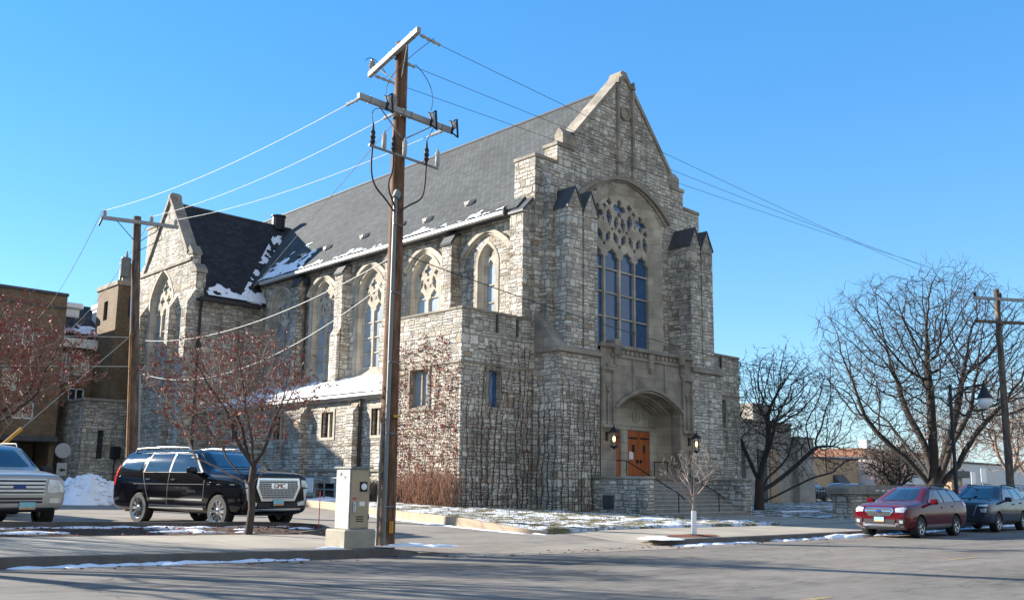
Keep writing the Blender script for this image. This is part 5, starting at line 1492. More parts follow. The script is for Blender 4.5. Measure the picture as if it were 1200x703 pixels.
for z in (.5, .95, 1.28):
    mb = MB(); mb.tube([(9.995, 14.07, zc + z), (9.995, 14.07, zc + z + .09)], .012, 6); wp(mb, 'hinge', MAT['galv'], UC)
for z in (.46, .50, .54):
    mb = MB(); mb.cbox(9.72, 9.88, 14.066, 14.078, zc + z, zc + z + .018, .004); wp(mb, 'vent_slot', MAT['dark'], dr)
mb = MB(); mb.box(9.78, 9.90, 14.07, 14.0746, zc + .74, zc + .82); wp(mb, 'notice_sticker', MAT['paper'], dr)
mb = MB(); mb.lathe([(.035, 0), (.035, .03), (.012, .05)], (9.85, 14.3, zc + 1.45), 8); wp(mb, 'lid_stud', MAT['dark'], UC)

# ------------------------------------------------------------------ signs, railing, marker
SX = 15.75
SG = wthing('traffic_sign', (15.75, 48.5, .4), 'back of a round sign with a small plate below beside the snow pile', 'sign')
mb = MB(); mb.tube([(SX, 48.5, .2), (SX, 48.5, 3.0)], .035, 6); wp(mb, 'post', MAT['dark'], SG)
mb = MB(); mb.lathe([(.36, -.02), (.38, 0), (.36, .02)], (SX, 48.44, 2.75), 24, 'y'); wp(mb, 'sign_plate', MAT['signback'], SG)
mb = MB(); mb.cbox(SX - .24, SX + .24, 48.4, 48.44, 1.5, 2.15, .01); p_ = wp(mb, 'small_plate', MAT['signback'], SG)
mb = MB(); mb.prism([(SX - .14, 1.8), (SX + .02, 1.9), (SX + .02, 1.85), (SX + .16, 1.85), (SX + .16, 1.75), (SX + .02, 1.75), (SX + .02, 1.7)], 'y', 48.385, 48.4); wp(mb, 'arrow', MAT['dark'], p_)
RM = wthing('marker_post', (13.3, 33.2, .4), 'red and white striped marker post by the pole behind the black suv', 'post')
mb = MB(); mb.tube([(13.3, 33.2, .3), (13.3, 33.2, 2.1)], .06, 8); wp(mb, 'post', MAT['white'], RM)
for z in (2.1, 2.6):
    mb = MB(); mb.tube([(13.3, 33.2, z), (13.3, 33.2, z + .3)], .075, 8); wp(mb, 'stripe', MAT['red_paint'], RM)
mb = MB(); mb.tube([(13.3, 33.2, 2.1), (13.3, 33.2, 3.0)], .065, 8); wp(mb, 'post_top', MAT['white'], RM)
RL = wthing('area_railing', (22.6, 38, .4), 'pale pipe railing in front of the basement windows under the aisle', 'railing')
mb = MB(); zb = Hg(22.6, 38)
for z in (.55, 1.05): mb.tube([(22.6, 32.2, zb + z), (22.6, 44.5, zb + z)], .035, 6)
wp(mb, 'rail', MAT['galv'], RL)
y = 32.2
while y < 44.6:
    mb = MB(); mb.tube([(22.6, y, zb - .2), (22.6, y, zb + 1.07)], .035, 6); wp(mb, 'post', MAT['galv'], RL); y += 1.535
mb = MB(); mb.cbox(22.5, 22.56, 36.1, 36.7, zb + .4, zb + 1.05, .01); wp(mb, 'panel', MAT['offwhite'], RL)
mb = MB(); mb.tube([(11.75, 18.5, zc - .1), (11.75, 18.5, zc + .95)], .010, 5)
tag(mb.build('survey_stake', MAT['red_paint']), 'thin red stake beside the steel cabinet', 'stake')

# ------------------------------------------------------------------ street lamp
SLm = wthing('street_lamp', (40.0, 14.6, .0), 'black street lamp with curved arm, bell shade and white globe above the parked cars', 'street lamp')
mb = MB(); zl = Hg(40, 14.6); mb.tube([(40, 14.6, zl - .05), (40, 14.6, zl + .8), (40, 14.6, zl + .85), (40, 14.6, 5.7)], [.13, .12, .085, .065], 12); mb.lathe([(.07, 0), (.09, .04), (.03, .1), (.0, .16)], (40, 14.6, 5.7), 10); wp(mb, 'pole', MAT['dark'], SLm, 40)
ax = Vector((.72, -.69, 0)); b0 = Vector((40, 14.6, 5.1)); mb = MB()
mb.tube([b0, b0 + ax * .35 + Vector((0, 0, .35)), b0 + ax * .8 + Vector((0, 0, .6)), b0 + ax * 1.25 + Vector((0, 0, .7)), b0 + ax * 1.45 + Vector((0, 0, .68))], .04, 8)
mb.tube([Vector((40, 14.6, 5.6)), b0 + ax * .8 + Vector((0, 0, .62))], .018, 5); wp(mb, 'arm', MAT['dark'], SLm, 60)
hd = b0 + ax * 1.45 + Vector((0, 0, .68))
mb = MB(); mb.lathe([(.03, .22), (.05, .12), (.06, .0), (.12, -.12), (.2, -.32), (.31, -.52), (.32, -.56), (.28, -.55)], hd[:], 18); wp(mb, 'shade', MAT['dark'], SLm, 40)
mb = MB(); mb.lathe([(.27, -.55), (.28, -.68), (.22, -.86), (.1, -.97), (.0, -1.0)], hd[:], 18); wp(mb, 'globe', MAT['globe'], SLm, 60)
for k, (x, y, h) in enumerate(((70.0, 24.4, 2.6), (71.5, 24.2, 2.9))):
    s = wthing('street_sign', (x, y, .05), ['narrow white sign on a post right of the street lamp, left of two', 'wider white sign on a post right of the street lamp, right of two'][k], 'sign', 'white signs behind the cars')
    mb = MB(); mb.tube([(x, y, 0), (x, y, h)], .05, 6); wp(mb, 'post', MAT['galv'], s)
    mb = MB(); mb.cbox(x - .4 - .12 * k, x + .4 + .12 * k, y - .09, y - .05, h - 1.0, h, .01); wp(mb, 'sign_plate', MAT['white'], s)
FP = wthing('far_lamp_post', (94, 36, .1), 'far tall double headed parking lot light behind the big elm', 'lamp post')
mb = MB(); mb.tube([(94, 36, 0), (94, 36, 7.6)], .1, 8); wp(mb, 'pole', MAT['galv'], FP)
for s in (-1, 1):
    mb = MB(); mb.cbox(94 + (s * .15 if s > 0 else -1.0), 94 + (1.0 if s > 0 else -.15), 35.8, 36.2, 7.5, 7.75, .05); wp(mb, 'lamp_head', MAT['galv'], FP)
# fence of the far car park
mb = MB()
for z in (.3, 1.2): mb.box(73.2, 92, 38.47, 38.53, z, z + .06)
x = 73.2
while x < 92: mb.box(x, x + .05, 38.48, 38.52, 0, 1.4); x += .28
tag(mb.build('iron_fence', MAT['dark']), 'black iron picket fence in front of the far parked cars', 'fence')
# ------------------------------------------------------------------ trees
def grow(base, spec, seed, rmin=.0035):
    """recursive limbs. returns list of (pts, radii), tips"""
    rnd = random.Random(seed); out = []; tips = []
    def branch(p, d, r, L, lev):
        s = spec[min(lev, len(spec) - 1)]
        n = max(3, int(L / s['seg'])); pts = [p.copy()]; rad = [r]; q = p.copy(); dd = d.normalized()
        kids = []
        for i in range(n):
            j = Vector((rnd.gauss(0, 1), rnd.gauss(0, 1), rnd.gauss(0, 1))) * s['wig']
            dd = (dd + j + Vector((0, 0, s['up'] * (1 if callable(s['up']) is False else 1)))).normalized()
            q = q + dd * (L / n); pts.append(q.copy())
            t = (i + 1) / n; rad.append(max(rmin, r * (1 - t * s['taper'])))
            if t > s['bare'] and lev + 1 < len(spec):
                for _ in range(s['kids'] // n + (1 if rnd.random() < (s['kids'] % n) / n else 0)):
                    kids.append((q.copy(), dd.copy(), rad[-1], t))
        out.append((pts, rad, lev)); tips.append((q.copy(), dd.copy(), lev))
        for (kp, kd, kr, t) in kids:
            az = rnd.uniform(0, 2 * math.pi); e1 = kd.orthogonal().normalized(); e2 = kd.cross(e1)
            a = R(rnd.uniform(*s['ang']))
            nd_ = kd * math.cos(a) + (e1 * math.cos(az) + e2 * math.sin(az)) * math.sin(a)
            if 'flat' in s: nd_.z *= s['flat']
            branch(kp, nd_, kr * rnd.uniform(*s['kr']), L * rnd.uniform(*s['kl']) * (1.15 - .55 * t), lev + 1)
    return branch, out, tips
def tree_mesh(out, name, mat, parent, big=.05, smooth=60):
    mb = MB()
    for pts, rad, lev in out:
        n = 10 if rad[0] > .15 else (7 if rad[0] > .05 else (4 if rad[0] > .015 else 3))
        mb.tube(pts, rad, n, cap=False)
    return wp2(mb, name, mat, parent, smooth)
def wp2(mb, name, mat, parent, smooth=None):
    o = mb.build(name, mat, parent, smooth, fixn=False)
    if parent is not None and parent.type == 'EMPTY': o.location = [-c for c in parent.location]
    return o
def split_build(root, out, trunk_lev, bark, twig, crown='crown'):
    tree_mesh([o for o in out if o[2] <= trunk_lev], 'trunk', bark, root)
    return tree_mesh([o for o in out if o[2] > trunk_lev], crown, twig, root)


cr = Vector((.719, -.695, 0))     # roughly along the picture
f0 = Vector((.695, .719, 0))
def colonize(pos, par, attr, step, infl, kill, seed, bias=(0, 0, 0), jit=.12, iters=160):
    """space colonisation: limbs grow towards scattered points and fill the crown"""
    rg = np.random.default_rng(seed)
    P = [np.array(p, float) for p in pos]; par = list(par); kids = [[] for _ in P]
    for i, q in enumerate(par):
        if q >= 0: kids[q].append(i)
    A = np.array(attr, float); D = np.full(len(A), 1e9); N = np.zeros(len(A), int)
    def upd(idx):
        nonlocal D, N
        Q = np.array([P[i] for i in idx])
        for c in range(0, len(Q), 256):
            d = np.sqrt(((A[:, None] - Q[None, c:c + 256]) ** 2).sum(-1)); k = d.argmin(1); m = d[np.arange(len(A)), k]
            w = m < D; D = np.where(w, m, D); N = np.where(w, np.array(idx)[c + k], N)
    upd(list(range(len(P)))); bias = np.array(bias, float)
    for _ in range(iters):
        keep = D > kill; A, D, N = A[keep], D[keep], N[keep]
        m = D < infl
        if not m.any(): break
        acc = {}
        Nm, Am = N[m], A[m]
        PN = np.array([P[i] for i in Nm]); U = Am - PN; U /= np.linalg.norm(U, axis=1)[:, None] + 1e-9
        for i, u in zip(Nm, U): acc[i] = acc.get(i, 0) + u
        nw = []
        for i, u in acc.items():
            if len(kids[i]) > 3: continue
            u = u / (np.linalg.norm(u) + 1e-9) + bias + rg.normal(0, jit, 3) * (np.array([1, 1, 0]) if jit < 0 else 1)
            q = P[i] + step * u / (np.linalg.norm(u) + 1e-9)
            if any(np.linalg.norm(P[k] - q) < step * .35 for k in kids[i]): continue
            P.append(q); par.append(i); kids.append([]); kids[i].append(len(P) - 1); nw.append(len(P) - 1)
        if not nw: break
        upd(nw)
    return np.array(P), np.array(par), kids
def pipe(P, par, kids, r0, ex):
    r = np.zeros(len(P))
    for i in range(len(P) - 1, -1, -1):
        r[i] = r0 if not kids[i] else (sum(r[k] ** ex for k in kids[i])) ** (1 / ex)
    return r
def chains(P, par, kids, r):
    roots = [i for i in range(len(P)) if par[i] < 0]; st = [(i, None) for i in roots]; out = []
    while st:
        i, pre = st.pop(); pts = [] if pre is None else [pre]; 
        while True:
            pts.append(i)
            if not kids[i]: break
            ks = sorted(kids[i], key=lambda k: -r[k])
            for k in ks[1:]: st.append((k, i))
            i = ks[0]
        out.append(pts)
    return out
def ctree(name, label, base, stem, limbs, cloud, step, infl, kill, r0, ex, seed, barks, group=None, twig=0, twl=.3, split=.05, rmax=None, bias=(0, 0, .1)):
    """stem: offsets of the trunk; limbs: (direction, length, start index on the stem)"""
    root = wthing(name, base, label, 'tree', group); rnd = random.Random(seed)
    pos = []; par = []
    for i, o in enumerate(stem): pos.append(base + Vector(o)); par.append(i - 1)
    for d, L, si in limbs:
        d = Vector(d).normalized(); q = Vector(pos[si]); last = si; n = max(2, int(L / (step * 1.6)))
        for k in range(n):
            d = (d + Vector((rnd.gauss(0, .09), rnd.gauss(0, .09), rnd.gauss(0, .06) + .02))).normalized(); q = q + d * (L / n)
            pos.append(q.copy()); par.append(last); last = len(pos) - 1
    P, pa, kd = colonize(pos, par, cloud, step, infl, kill, seed, bias)
    r = pipe(P, pa, kd, r0, ex)
    if rmax: r = np.where(r > rmax, rmax * (r / rmax) ** .35, r)
    for i in range(len(stem)): r[i] = max(r[i], r[min(i + 1, len(stem) - 1)] * 1.02)
    r[0] *= 1.5; r[1] *= 1.12
    T = MB(); C = MB(); tips = []
    for ch in chains(P, pa, kd, r):
        pts = [Vector(P[i]) for i in ch]; rad = [float(r[i]) for i in ch]
        if len(ch) > 1 and rad[0] > rad[1] * 1.25: rad[0] = rad[1] * 1.15
        if len(pts) < 2: continue
        big = max(rad[1:]) > split
        n = 11 if rad[0] > .15 else (8 if rad[0] > .05 else (5 if rad[0] > .02 else 3))
        (T if big else C).tube(pts, rad, n, cap=False)
    rg = random.Random(seed + 1)
    for i in range(len(P)):
        if r[i] < r0 * 2.6:
            d = (Vector(P[i]) - Vector(P[pa[i]])).normalized() if pa[i] >= 0 else Vector((0, 0, 1))
            if not kd[i]: tips.append((Vector(P[i]), d))
            for _ in range(twig if not kd[i] else (1 if rg.random() < .45 * min(1, twig) else 0)):
                dd = (d + Vector((rg.gauss(0, .5), rg.gauss(0, .5), rg.gauss(0, .4) + .1))).normalized(); L = twl * rg.uniform(.4, 1.2)
                q = Vector(P[i]); m_ = q + dd * L * .5 + Vector((rg.gauss(0, .05), rg.gauss(0, .05), rg.gauss(0, .05))) * L
                e_ = q + dd * L + Vector((0, 0, rg.gauss(.0, .08) * L))
                C.tube([q, m_, e_], [r0 * .9, r0 * .75, r0 * .5], 3, cap=False); tips.append((e_, dd))
    wp2(T, 'trunk', barks[0], root, 60); wp2(C, 'crown', barks[1], root, 60)
    return root, tips
def ell(n, c, rx, ry, rz, seed, zmin, hollow=.55, tail=None):
    """random points in an ellipsoid whose axes follow the picture; c = (along, depth, z) offset handled by caller"""
    rg = np.random.default_rng(seed); out = []
    while len(out) < n:
        v = rg.normal(0, 1, 3); v /= np.linalg.norm(v); k = rg.random() ** hollow
        # lumpy outline
        k *= .86 + .22 * noise.noise(Vector((v[0] * 2.2 + seed, v[1] * 2.2, v[2] * 2.2)))
        p = Vector(c) + cr * (v[0] * rx * k) + f0 * (v[1] * ry * k) + Vector((0, 0, v[2] * rz * k))
        if p.z < zmin: continue
        out.append(p[:])
    return out
def L3(lat, dep, up): return cr * lat + f0 * dep + Vector((0, 0, up))

# elm at the right
EB = Vector((62.6, 24.2, Hg(61, 24) - .1))
ctree('elm_tree', 'large spreading bare elm tree behind the parked cars', EB, [(0, 0, 0), (0, 0, .6), (-.05, 0, 1.2), (-.08, 0, 1.7)],
      [(L3(-.75, .1, 1), 6.5, 2), (L3(-.25, -.3, 1), 7.5, 3), (L3(.08, .3, 1), 7.5, 3), (L3(.42, -.1, 1), 7.5, 3), (L3(.95, .1, .9), 6.5, 2), (L3(-.1, .9, 1), 6, 3), (L3(.3, -.9, 1), 6, 3)],
      ell(7000, EB + cr * .4 + Vector((0, 0, 9.6)), 9.6, 8.0, 7.7, 5, 4.3) , .36, 4.5, .38, .0125, 2.0, 11, (MAT['bark_elm'], MAT['bark_elm']), None, 3, .75, .09, .72)
# dark crab apple beside the church
CB = Vector((45.6, 27.2, Hg(45.6, 27) - .1))
ctree('crabapple_tree', 'dark bare crabapple tree beside the right end of the church', CB, [(0, 0, 0), (0, 0, .5), (.05, 0, 1.1), (.06, 0, 1.7)],
      [(L3(-.35, .1, 1), 3.6, 3), (L3(.3, .3, 1), 4., 3), (L3(1., .1, .75), 4.2, 2), (L3(1.25, -.3, .38), 4.4, 1), (L3(.2, -.7, 1), 3.2, 3), (L3(.8, .8, .8), 3.4, 2)],
      ell(4000, CB + cr * 1.2 + Vector((0, 0, 5.7)), 4.6, 3.8, 4.3, 8, 2.1, .5) + ell(600, CB + cr * 4.6 + Vector((0, 0, 3.3)), 1.6, 1.6, 1.5, 9, 1.9, .6), .2, 2.6, .24, .0105, 2.2, 21, (MAT['bark'], MAT['bark']), None, 3, .38, .05, .24, (0, 0, .0))
# crab apples with dried fruit on the planting strip
def fruits(tips, n, seed, size=(.018, .034)):
    rnd = random.Random(seed); mb = MB(); done = 0
    while done < n:
        p, d = rnd.choice(tips); m = rnd.choice((1, 2, 3, 4, 6))
        for _ in range(m):
            c = p - d * rnd.uniform(0, .06) + Vector((rnd.gauss(0, .022), rnd.gauss(0, .022), -rnd.uniform(.0, .07))); s = rnd.uniform(*size); done += 1
            if rnd.random() < .6:
                mb.add([(c.x, c.y, c.z + s * .7), (c.x + s * .6, c.y, c.z), (c.x, c.y + s * .6, c.z), (c.x - s * .6, c.y, c.z), (c.x, c.y - s * .6, c.z), (c.x, c.y, c.z - s * .7)],
                       [(0, 1, 2), (0, 2, 3), (0, 3, 4), (0, 4, 1), (5, 2, 1), (5, 3, 2), (5, 4, 3), (5, 1, 4)])
            else:
                s *= 1.35; u = Vector((rnd.gauss(0, 1), rnd.gauss(0, 1), rnd.gauss(0, 1) - .8)).normalized(); v = u.orthogonal().normalized()
                mb.add([(c - u * s * 1.3)[:], (c + v * s * .6)[:], (c + u * s * 1.3)[:], (c - v * s * .6 + u.cross(v) * s * .5)[:]], [(0, 1, 2), (0, 2, 3)])
    return mb
GRP = 'crabapples with dried red fruit'
b1 = Vector((9.67, 17.95, Hg(9.67, 17.95) - .05))
rt, tips = ctree('crabapple_tree', 'small leaning crabapple tree with dried red fruit in front of the black suv', b1, [(0, 0, 0), (.02, 0, .12), (.05, -.02, .6), (.03, .04, 1.1), (.05, 0, 1.45)],
      [(L3(-1., .1, .8), 1.3, 3), (L3(-.5, .5, 1), 1.3, 4), (L3(-.05, -.3, 1.2), 1.3, 4), (L3(.4, .2, 1.1), 1.2, 4), (L3(.85, -.2, .75), 1., 3), (L3(-.6, -.6, .9), 1.2, 4), (L3(-1.2, -.1, .4), 1.3, 3)],
      ell(3600, b1 + cr * -.40 + Vector((0, 0, 3.15)), 2.3, 1.9, 1.55, 31, 1.75, .5), .075, 1.2, .105, .0034, 2.2, 31, (MAT['bark'], MAT['bark_tan']), GRP, 2, .17, .018, .075)
wp2(fruits(tips, 4200, 3), 'fruit', MAT['fruit'], rt)
b2 = Vector((4.55, 19.0, Hg(4.55, 19) - .05))
rt, tips = ctree('crabapple_tree', 'crabapple branches laden with dried red fruit reaching in over the silver suv', b2, [(0, 0, 0), (.02, 0, .15), (.05, 0, .8), (.08, 0, 1.4), (.08, 0, 1.75)],
      [(L3(1.1, .1, .8), 1.4, 4), (L3(.7, .5, 1), 1.3, 4), (L3(.1, -.3, 1.2), 1.3, 4), (L3(-.5, .2, 1.1), 1.2, 4), (L3(1.2, -.3, .6), 1.4, 3), (L3(-1., -.6, .9), 1.2, 4)],
      ell(3400, b2 + cr * .2 + Vector((0, 0, 3.35)), 2.35, 1.8, 1.35, 41, 2.2, .5), .08, 1.2, .11, .0034, 2.2, 41, (MAT['bark'], MAT['bark_tan']), GRP, 2, .17, .018, .08)
wp2(fruits(tips, 5200, 5), 'fruit', MAT['fruit'], rt)
# street trees west of the view (their shadows cross the street)
for k, (bx, by, hh, lab) in enumerate(((.3, 19.2, 5.3, 'bare street tree on the planting strip nearest the silver suv'), (-4.4, 19.0, 6.2, 'bare street tree on the planting strip farthest from the church'), (-2.4, 30, 6.0, 'bare tree at the edge of the parking lot left of the silver suv'))):
    b3 = Vector((bx, by, Hg(bx, by) - .05))
    ctree('street_tree', lab, b3, [(0, 0, 0), (0, 0, .3), (0, 0, 1.2), (.04, 0, 2.)], [(L3(math.cos(t) * .7, math.sin(t) * .7, 1), 1.8, 3) for t in (0, 1.3, 2.5, 3.8, 5.)],
          ell(1600, b3 + Vector((0, 0, hh)), 2.5, 2.5, 2.4, 50 + k, 2.4, .5), .18, 2., .22, .013, 2.2, 51 + k, (MAT['bark'], MAT['bark']), None, 2, .35, .05, .12)

# white-wrapped sapling
s0 = Vector((20.95, 14.5, Hg(20.95, 14.5)))
rt = wthing('sapling', s0, 'young bare street tree with a white trunk guard in red mulch at the kerb', 'tree')
spec = [dict(seg=.1, wig=.03, up=.0, taper=.3, bare=.5, kids=2, ang=(20, 50), kr=(.6, .8), kl=(.7, .9)),
        dict(seg=.1, wig=.07, up=.05, taper=.75, bare=.2, kids=8, ang=(25, 55), kr=(.5, .7), kl=(.40, .6)),
        dict(seg=.09, wig=.1, up=.04, taper=.85, bare=.12, kids=6, ang=(30, 60), kr=(.5, .7), kl=(.4, .6)),
        dict(seg=.08, wig=.12, up=.03, taper=.85, bare=1, kids=0, ang=(30, 60), kr=(.5, .7), kl=(.4, .6))]
br, out, tips = grow(s0, spec, 61)
out.append(([s0, s0 + Vector((.01, 0, .7)), s0 + Vector((.02, 0, 1.05))], [.055, .048, .044], 0))
for (lat, dep, up_, r, L, h) in ((-.8, .1, .95, .026, 1.25, .8), (-.35, .3, 1.1, .028, 1.35, .95), (.1, -.2, 1.2, .028, 1.3, 1.02), (.5, .2, 1., .026, 1.2, .95), (.25, -.5, 1., .022, 1.1, 1.0), (-.9, -.2, .6, .02, 1.1, 1.0), (.8, -.1, .8, .02, 1.0, 1.0)):
    br(s0 + Vector((.02, 0, h)), cr * lat + f0 * dep + Vector((0, 0, up_)), r, L, 1)
split_build(rt, out, 0, MAT['sap_bark'], MAT['sap_bark'])
mb = MB(); mb.tube([s0 - Vector((0, 0, .05)), s0 + Vector((.01, 0, .66))], [.075, .068], 10); wp2(mb, 'trunk_guard', MAT['wrap'], rt, 60)

# far trees
def fartree(k, x, y, h, sd, lab, bark, group, spread=.8):
    b3 = Vector((x, y, Hg(min(x, 110), y) - .1))
    ctree('bare_tree', lab, b3, [(0, 0, 0), (0, 0, h * .04), (0, 0, h * .12), (.1, 0, h * .2)], [(L3(math.cos(t) * spread, math.sin(t) * spread, 1), h * .28, 3) for t in (0, 1.1, 2.2, 3.4, 4.6, 5.5)],
          ell(1300, b3 + Vector((0, 0, h * .6)), h * .42 * spread / .8, h * .42 * spread / .8, h * .41, sd, h * .22, .5), h * .035, h * .4, h * .037, .021, 2.25, sd, (bark, bark), group, 3, h * .075, .12, h * .022)
fartree(0, 96, 30, 13.5, 71, 'brownish bare tree at the right edge behind the distant pole', MAT['bark_tan'], 'bare trees beyond the car park')
fartree(1, 118, 44, 13., 72, 'brownish bare tree half hidden by the trunk of the big elm', MAT['bark_tan'], 'bare trees beyond the car park')
fartree(2, 104, 45, 7., 73, 'low bare tree in front of the pale building left of the elm', MAT['bark_tan'], 'bare trees beyond the car park', 1.1)
fartree(3, 128, 38, 14., 74, 'pale bare tree beyond the white signs at the far right', MAT['bark_tan'], 'bare trees beyond the car park')
fartree(4, 77, 33, 6.0, 75, 'small dark bare tree just left of the elm trunk', MAT['bark'], 'bare trees beyond the car park', 1.)


# ------------------------------------------------------------------ creepers on the walls
def vine(label, fn, a0, a1, z0, zmax, n, seed, stem, roots, leaf=None, nleaf=0, fall=1.0, r0=.0042, loc=None, step=.085, avoid=None):
    """branching creeper that spreads over a wall from a few roots"""
    rg = np.random.default_rng(seed); A = []
    while len(A) < n:
        a, t = rg.uniform(a0, a1), rg.random()
        top = zmax * (.80 + .35 * noise.noise(Vector((a * .9, seed * 1.7, 0))))
        z = z0 + (top - z0) * t
        if rg.random() > (1 - t) ** fall * .85 + .15: continue
        if avoid and any(q[0] < a < q[1] and q[2] < z < q[3] for q in avoid): continue
        A.append((a, z, 0))
    pos = []; par = []
    for k in range(roots):
        pos.append((a0 + (a1 - a0) * (k + rg.uniform(.2, .8)) / roots, z0, 0)); par.append(-1)
    P, pa, kd = colonize(pos, par, A, step, .9, .12, seed, (0, .16, 0), .30, 220)
    P[:, 2] = 0; r = pipe(P, pa, kd, r0, 2.7); r = np.minimum(r, .03)
    mb = MB(); rnd = random.Random(seed)
    off = [(.012 + .03 * rnd.random()) for _ in P]
    for ch in chains(P, pa, kd, r):
        if len(ch) < 2: continue
        pts = [fn(min(max(P[i][0], a0 - .02), a1 + .02), P[i][1], -off[i] - float(r[i])) for i in ch]
        mb.tube(pts, [float(r[i]) for i in ch], 4 if r[ch[1]] > .008 else 3, cap=False)
    if not leaf: return tag(mb.build('wall_creeper', stem, fixn=False), label, 'climbing plant')
    root = wthing('wall_creeper', loc, label, 'climbing plant'); wp2(mb, 'stems', stem, root)
    lb = MB()
    for _ in range(nleaf):
        i = rnd.randrange(len(P)); a, z = P[i][0] + rnd.gauss(0, .04), P[i][1] + rnd.gauss(0, .04)
        if not (a0 < a < a1): continue
        s = rnd.uniform(.016, .042); o = -.03 - rnd.uniform(0, .07); t1, t2, t3 = rnd.uniform(-.05, .05), rnd.uniform(-.05, .05), rnd.uniform(0, 6.28)
        c, s_ = math.cos(t3) * s, math.sin(t3) * s
        lb.add([fn(a + c, z + s_, o + t1), fn(a - s_, z + c, o), fn(a - c, z - s_, o + t2), fn(a + s_, z - c, o - .01)], [(0, 1, 2), (0, 2, 3)])
    wp2(lb, 'leaves', leaf, root)
    return root
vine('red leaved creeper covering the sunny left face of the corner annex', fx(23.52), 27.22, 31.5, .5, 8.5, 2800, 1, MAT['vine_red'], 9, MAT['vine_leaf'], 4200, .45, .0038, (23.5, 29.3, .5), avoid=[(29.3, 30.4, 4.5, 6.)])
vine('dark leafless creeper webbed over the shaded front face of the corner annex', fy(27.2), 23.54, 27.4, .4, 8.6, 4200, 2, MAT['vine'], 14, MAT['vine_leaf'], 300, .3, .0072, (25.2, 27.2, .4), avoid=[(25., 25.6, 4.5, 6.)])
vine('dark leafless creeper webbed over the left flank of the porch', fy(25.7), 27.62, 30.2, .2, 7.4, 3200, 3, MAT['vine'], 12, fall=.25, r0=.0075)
vine('dark creeper strands on the corner buttress between annex and porch', fy(26.55), 27.83, 28.34, 7.2, 12.5, 420, 4, MAT['vine'], 2, fall=.6, r0=.006)
vine('dark creeper on the side of the porch flank facing the annex', fx(27.6), 25.72, 26.98, .3, 7.2, 1100, 7, MAT['vine'], 5, fall=.3, r0=.0075)
vine('dark creeper strands hanging on the stair cheek wall left of the door', fx(29.72), 22.9, 25.65, .2, 1.75, 330, 5, MAT['vine'], 4, fall=.3)
vine('thin dark creeper on the right annex front past the porch', fy(27.2), 40.2, 43.85, .2, 7.5, 700, 6, MAT['vine'], 4, fall=.7)
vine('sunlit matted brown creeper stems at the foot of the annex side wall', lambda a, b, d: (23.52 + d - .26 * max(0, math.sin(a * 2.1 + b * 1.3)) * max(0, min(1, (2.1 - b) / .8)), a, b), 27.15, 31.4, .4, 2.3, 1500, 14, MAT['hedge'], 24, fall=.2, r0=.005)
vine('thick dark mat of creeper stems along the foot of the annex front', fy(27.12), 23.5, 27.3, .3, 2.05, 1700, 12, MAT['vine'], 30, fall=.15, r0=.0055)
vine('thick dark mat of creeper stems at the foot of the porch flank', fy(25.62), 27.55, 29.5, .15, 2.0, 900, 13, MAT['vine'], 16, fall=.15, r0=.0055)
# hedges of bare twigs at the foot of the annex
def hedge(name, label, x0, x1, y0, y1, z0, z1, n, seed, mat, lean=(0, 0), loc=None, r=(.005, .012)):
    rnd = random.Random(seed); mb = MB()
    for k in range(n):
        x, y = rnd.uniform(x0, x1), rnd.uniform(y0, y1); z = z0; top = z1 - abs(rnd.gauss(0, .34)) * (z1 - z0)
        q = Vector((x, y, z - .05 + (rnd.random() ** 2) * (top - z0) * .7)); d = Vector((rnd.gauss(0, .25) + lean[0], rnd.gauss(0, .25) + lean[1], 1)).normalized()
        pts = [q.copy()]; rr = rnd.uniform(*r)
        while q.z < top and len(pts) < 14:
            d = (d + Vector((rnd.gauss(0, .22), rnd.gauss(0, .22), .05))).normalized(); q = q + d * .13
            q.x = min(max(q.x, x0 - .06), x1 + .06); q.y = min(max(q.y, y0 - .06), y1 + .06)
            pts.append(q.copy())
        if len(pts) > 2: mb.tube(pts, [rr * (1 - .6 * i / len(pts)) for i in range(len(pts))], 3, cap=False)
    o = mb.build(name, mat, fixn=False); return tag(o, label, name)
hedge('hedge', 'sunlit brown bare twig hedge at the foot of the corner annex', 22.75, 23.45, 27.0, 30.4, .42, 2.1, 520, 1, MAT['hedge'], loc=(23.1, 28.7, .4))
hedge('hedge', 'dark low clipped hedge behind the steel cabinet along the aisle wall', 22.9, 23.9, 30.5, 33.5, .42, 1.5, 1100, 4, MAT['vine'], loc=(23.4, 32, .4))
# small dark shrub before the pale building
hedge('shrub', 'dark leafy shrub in front of the long pale building', 98.0, 100.6, 42.5, 44.2, .1, 4.2, 900, 5, MAT['vine'], loc=(89.5, 43.3, .1), r=(.02, .05))
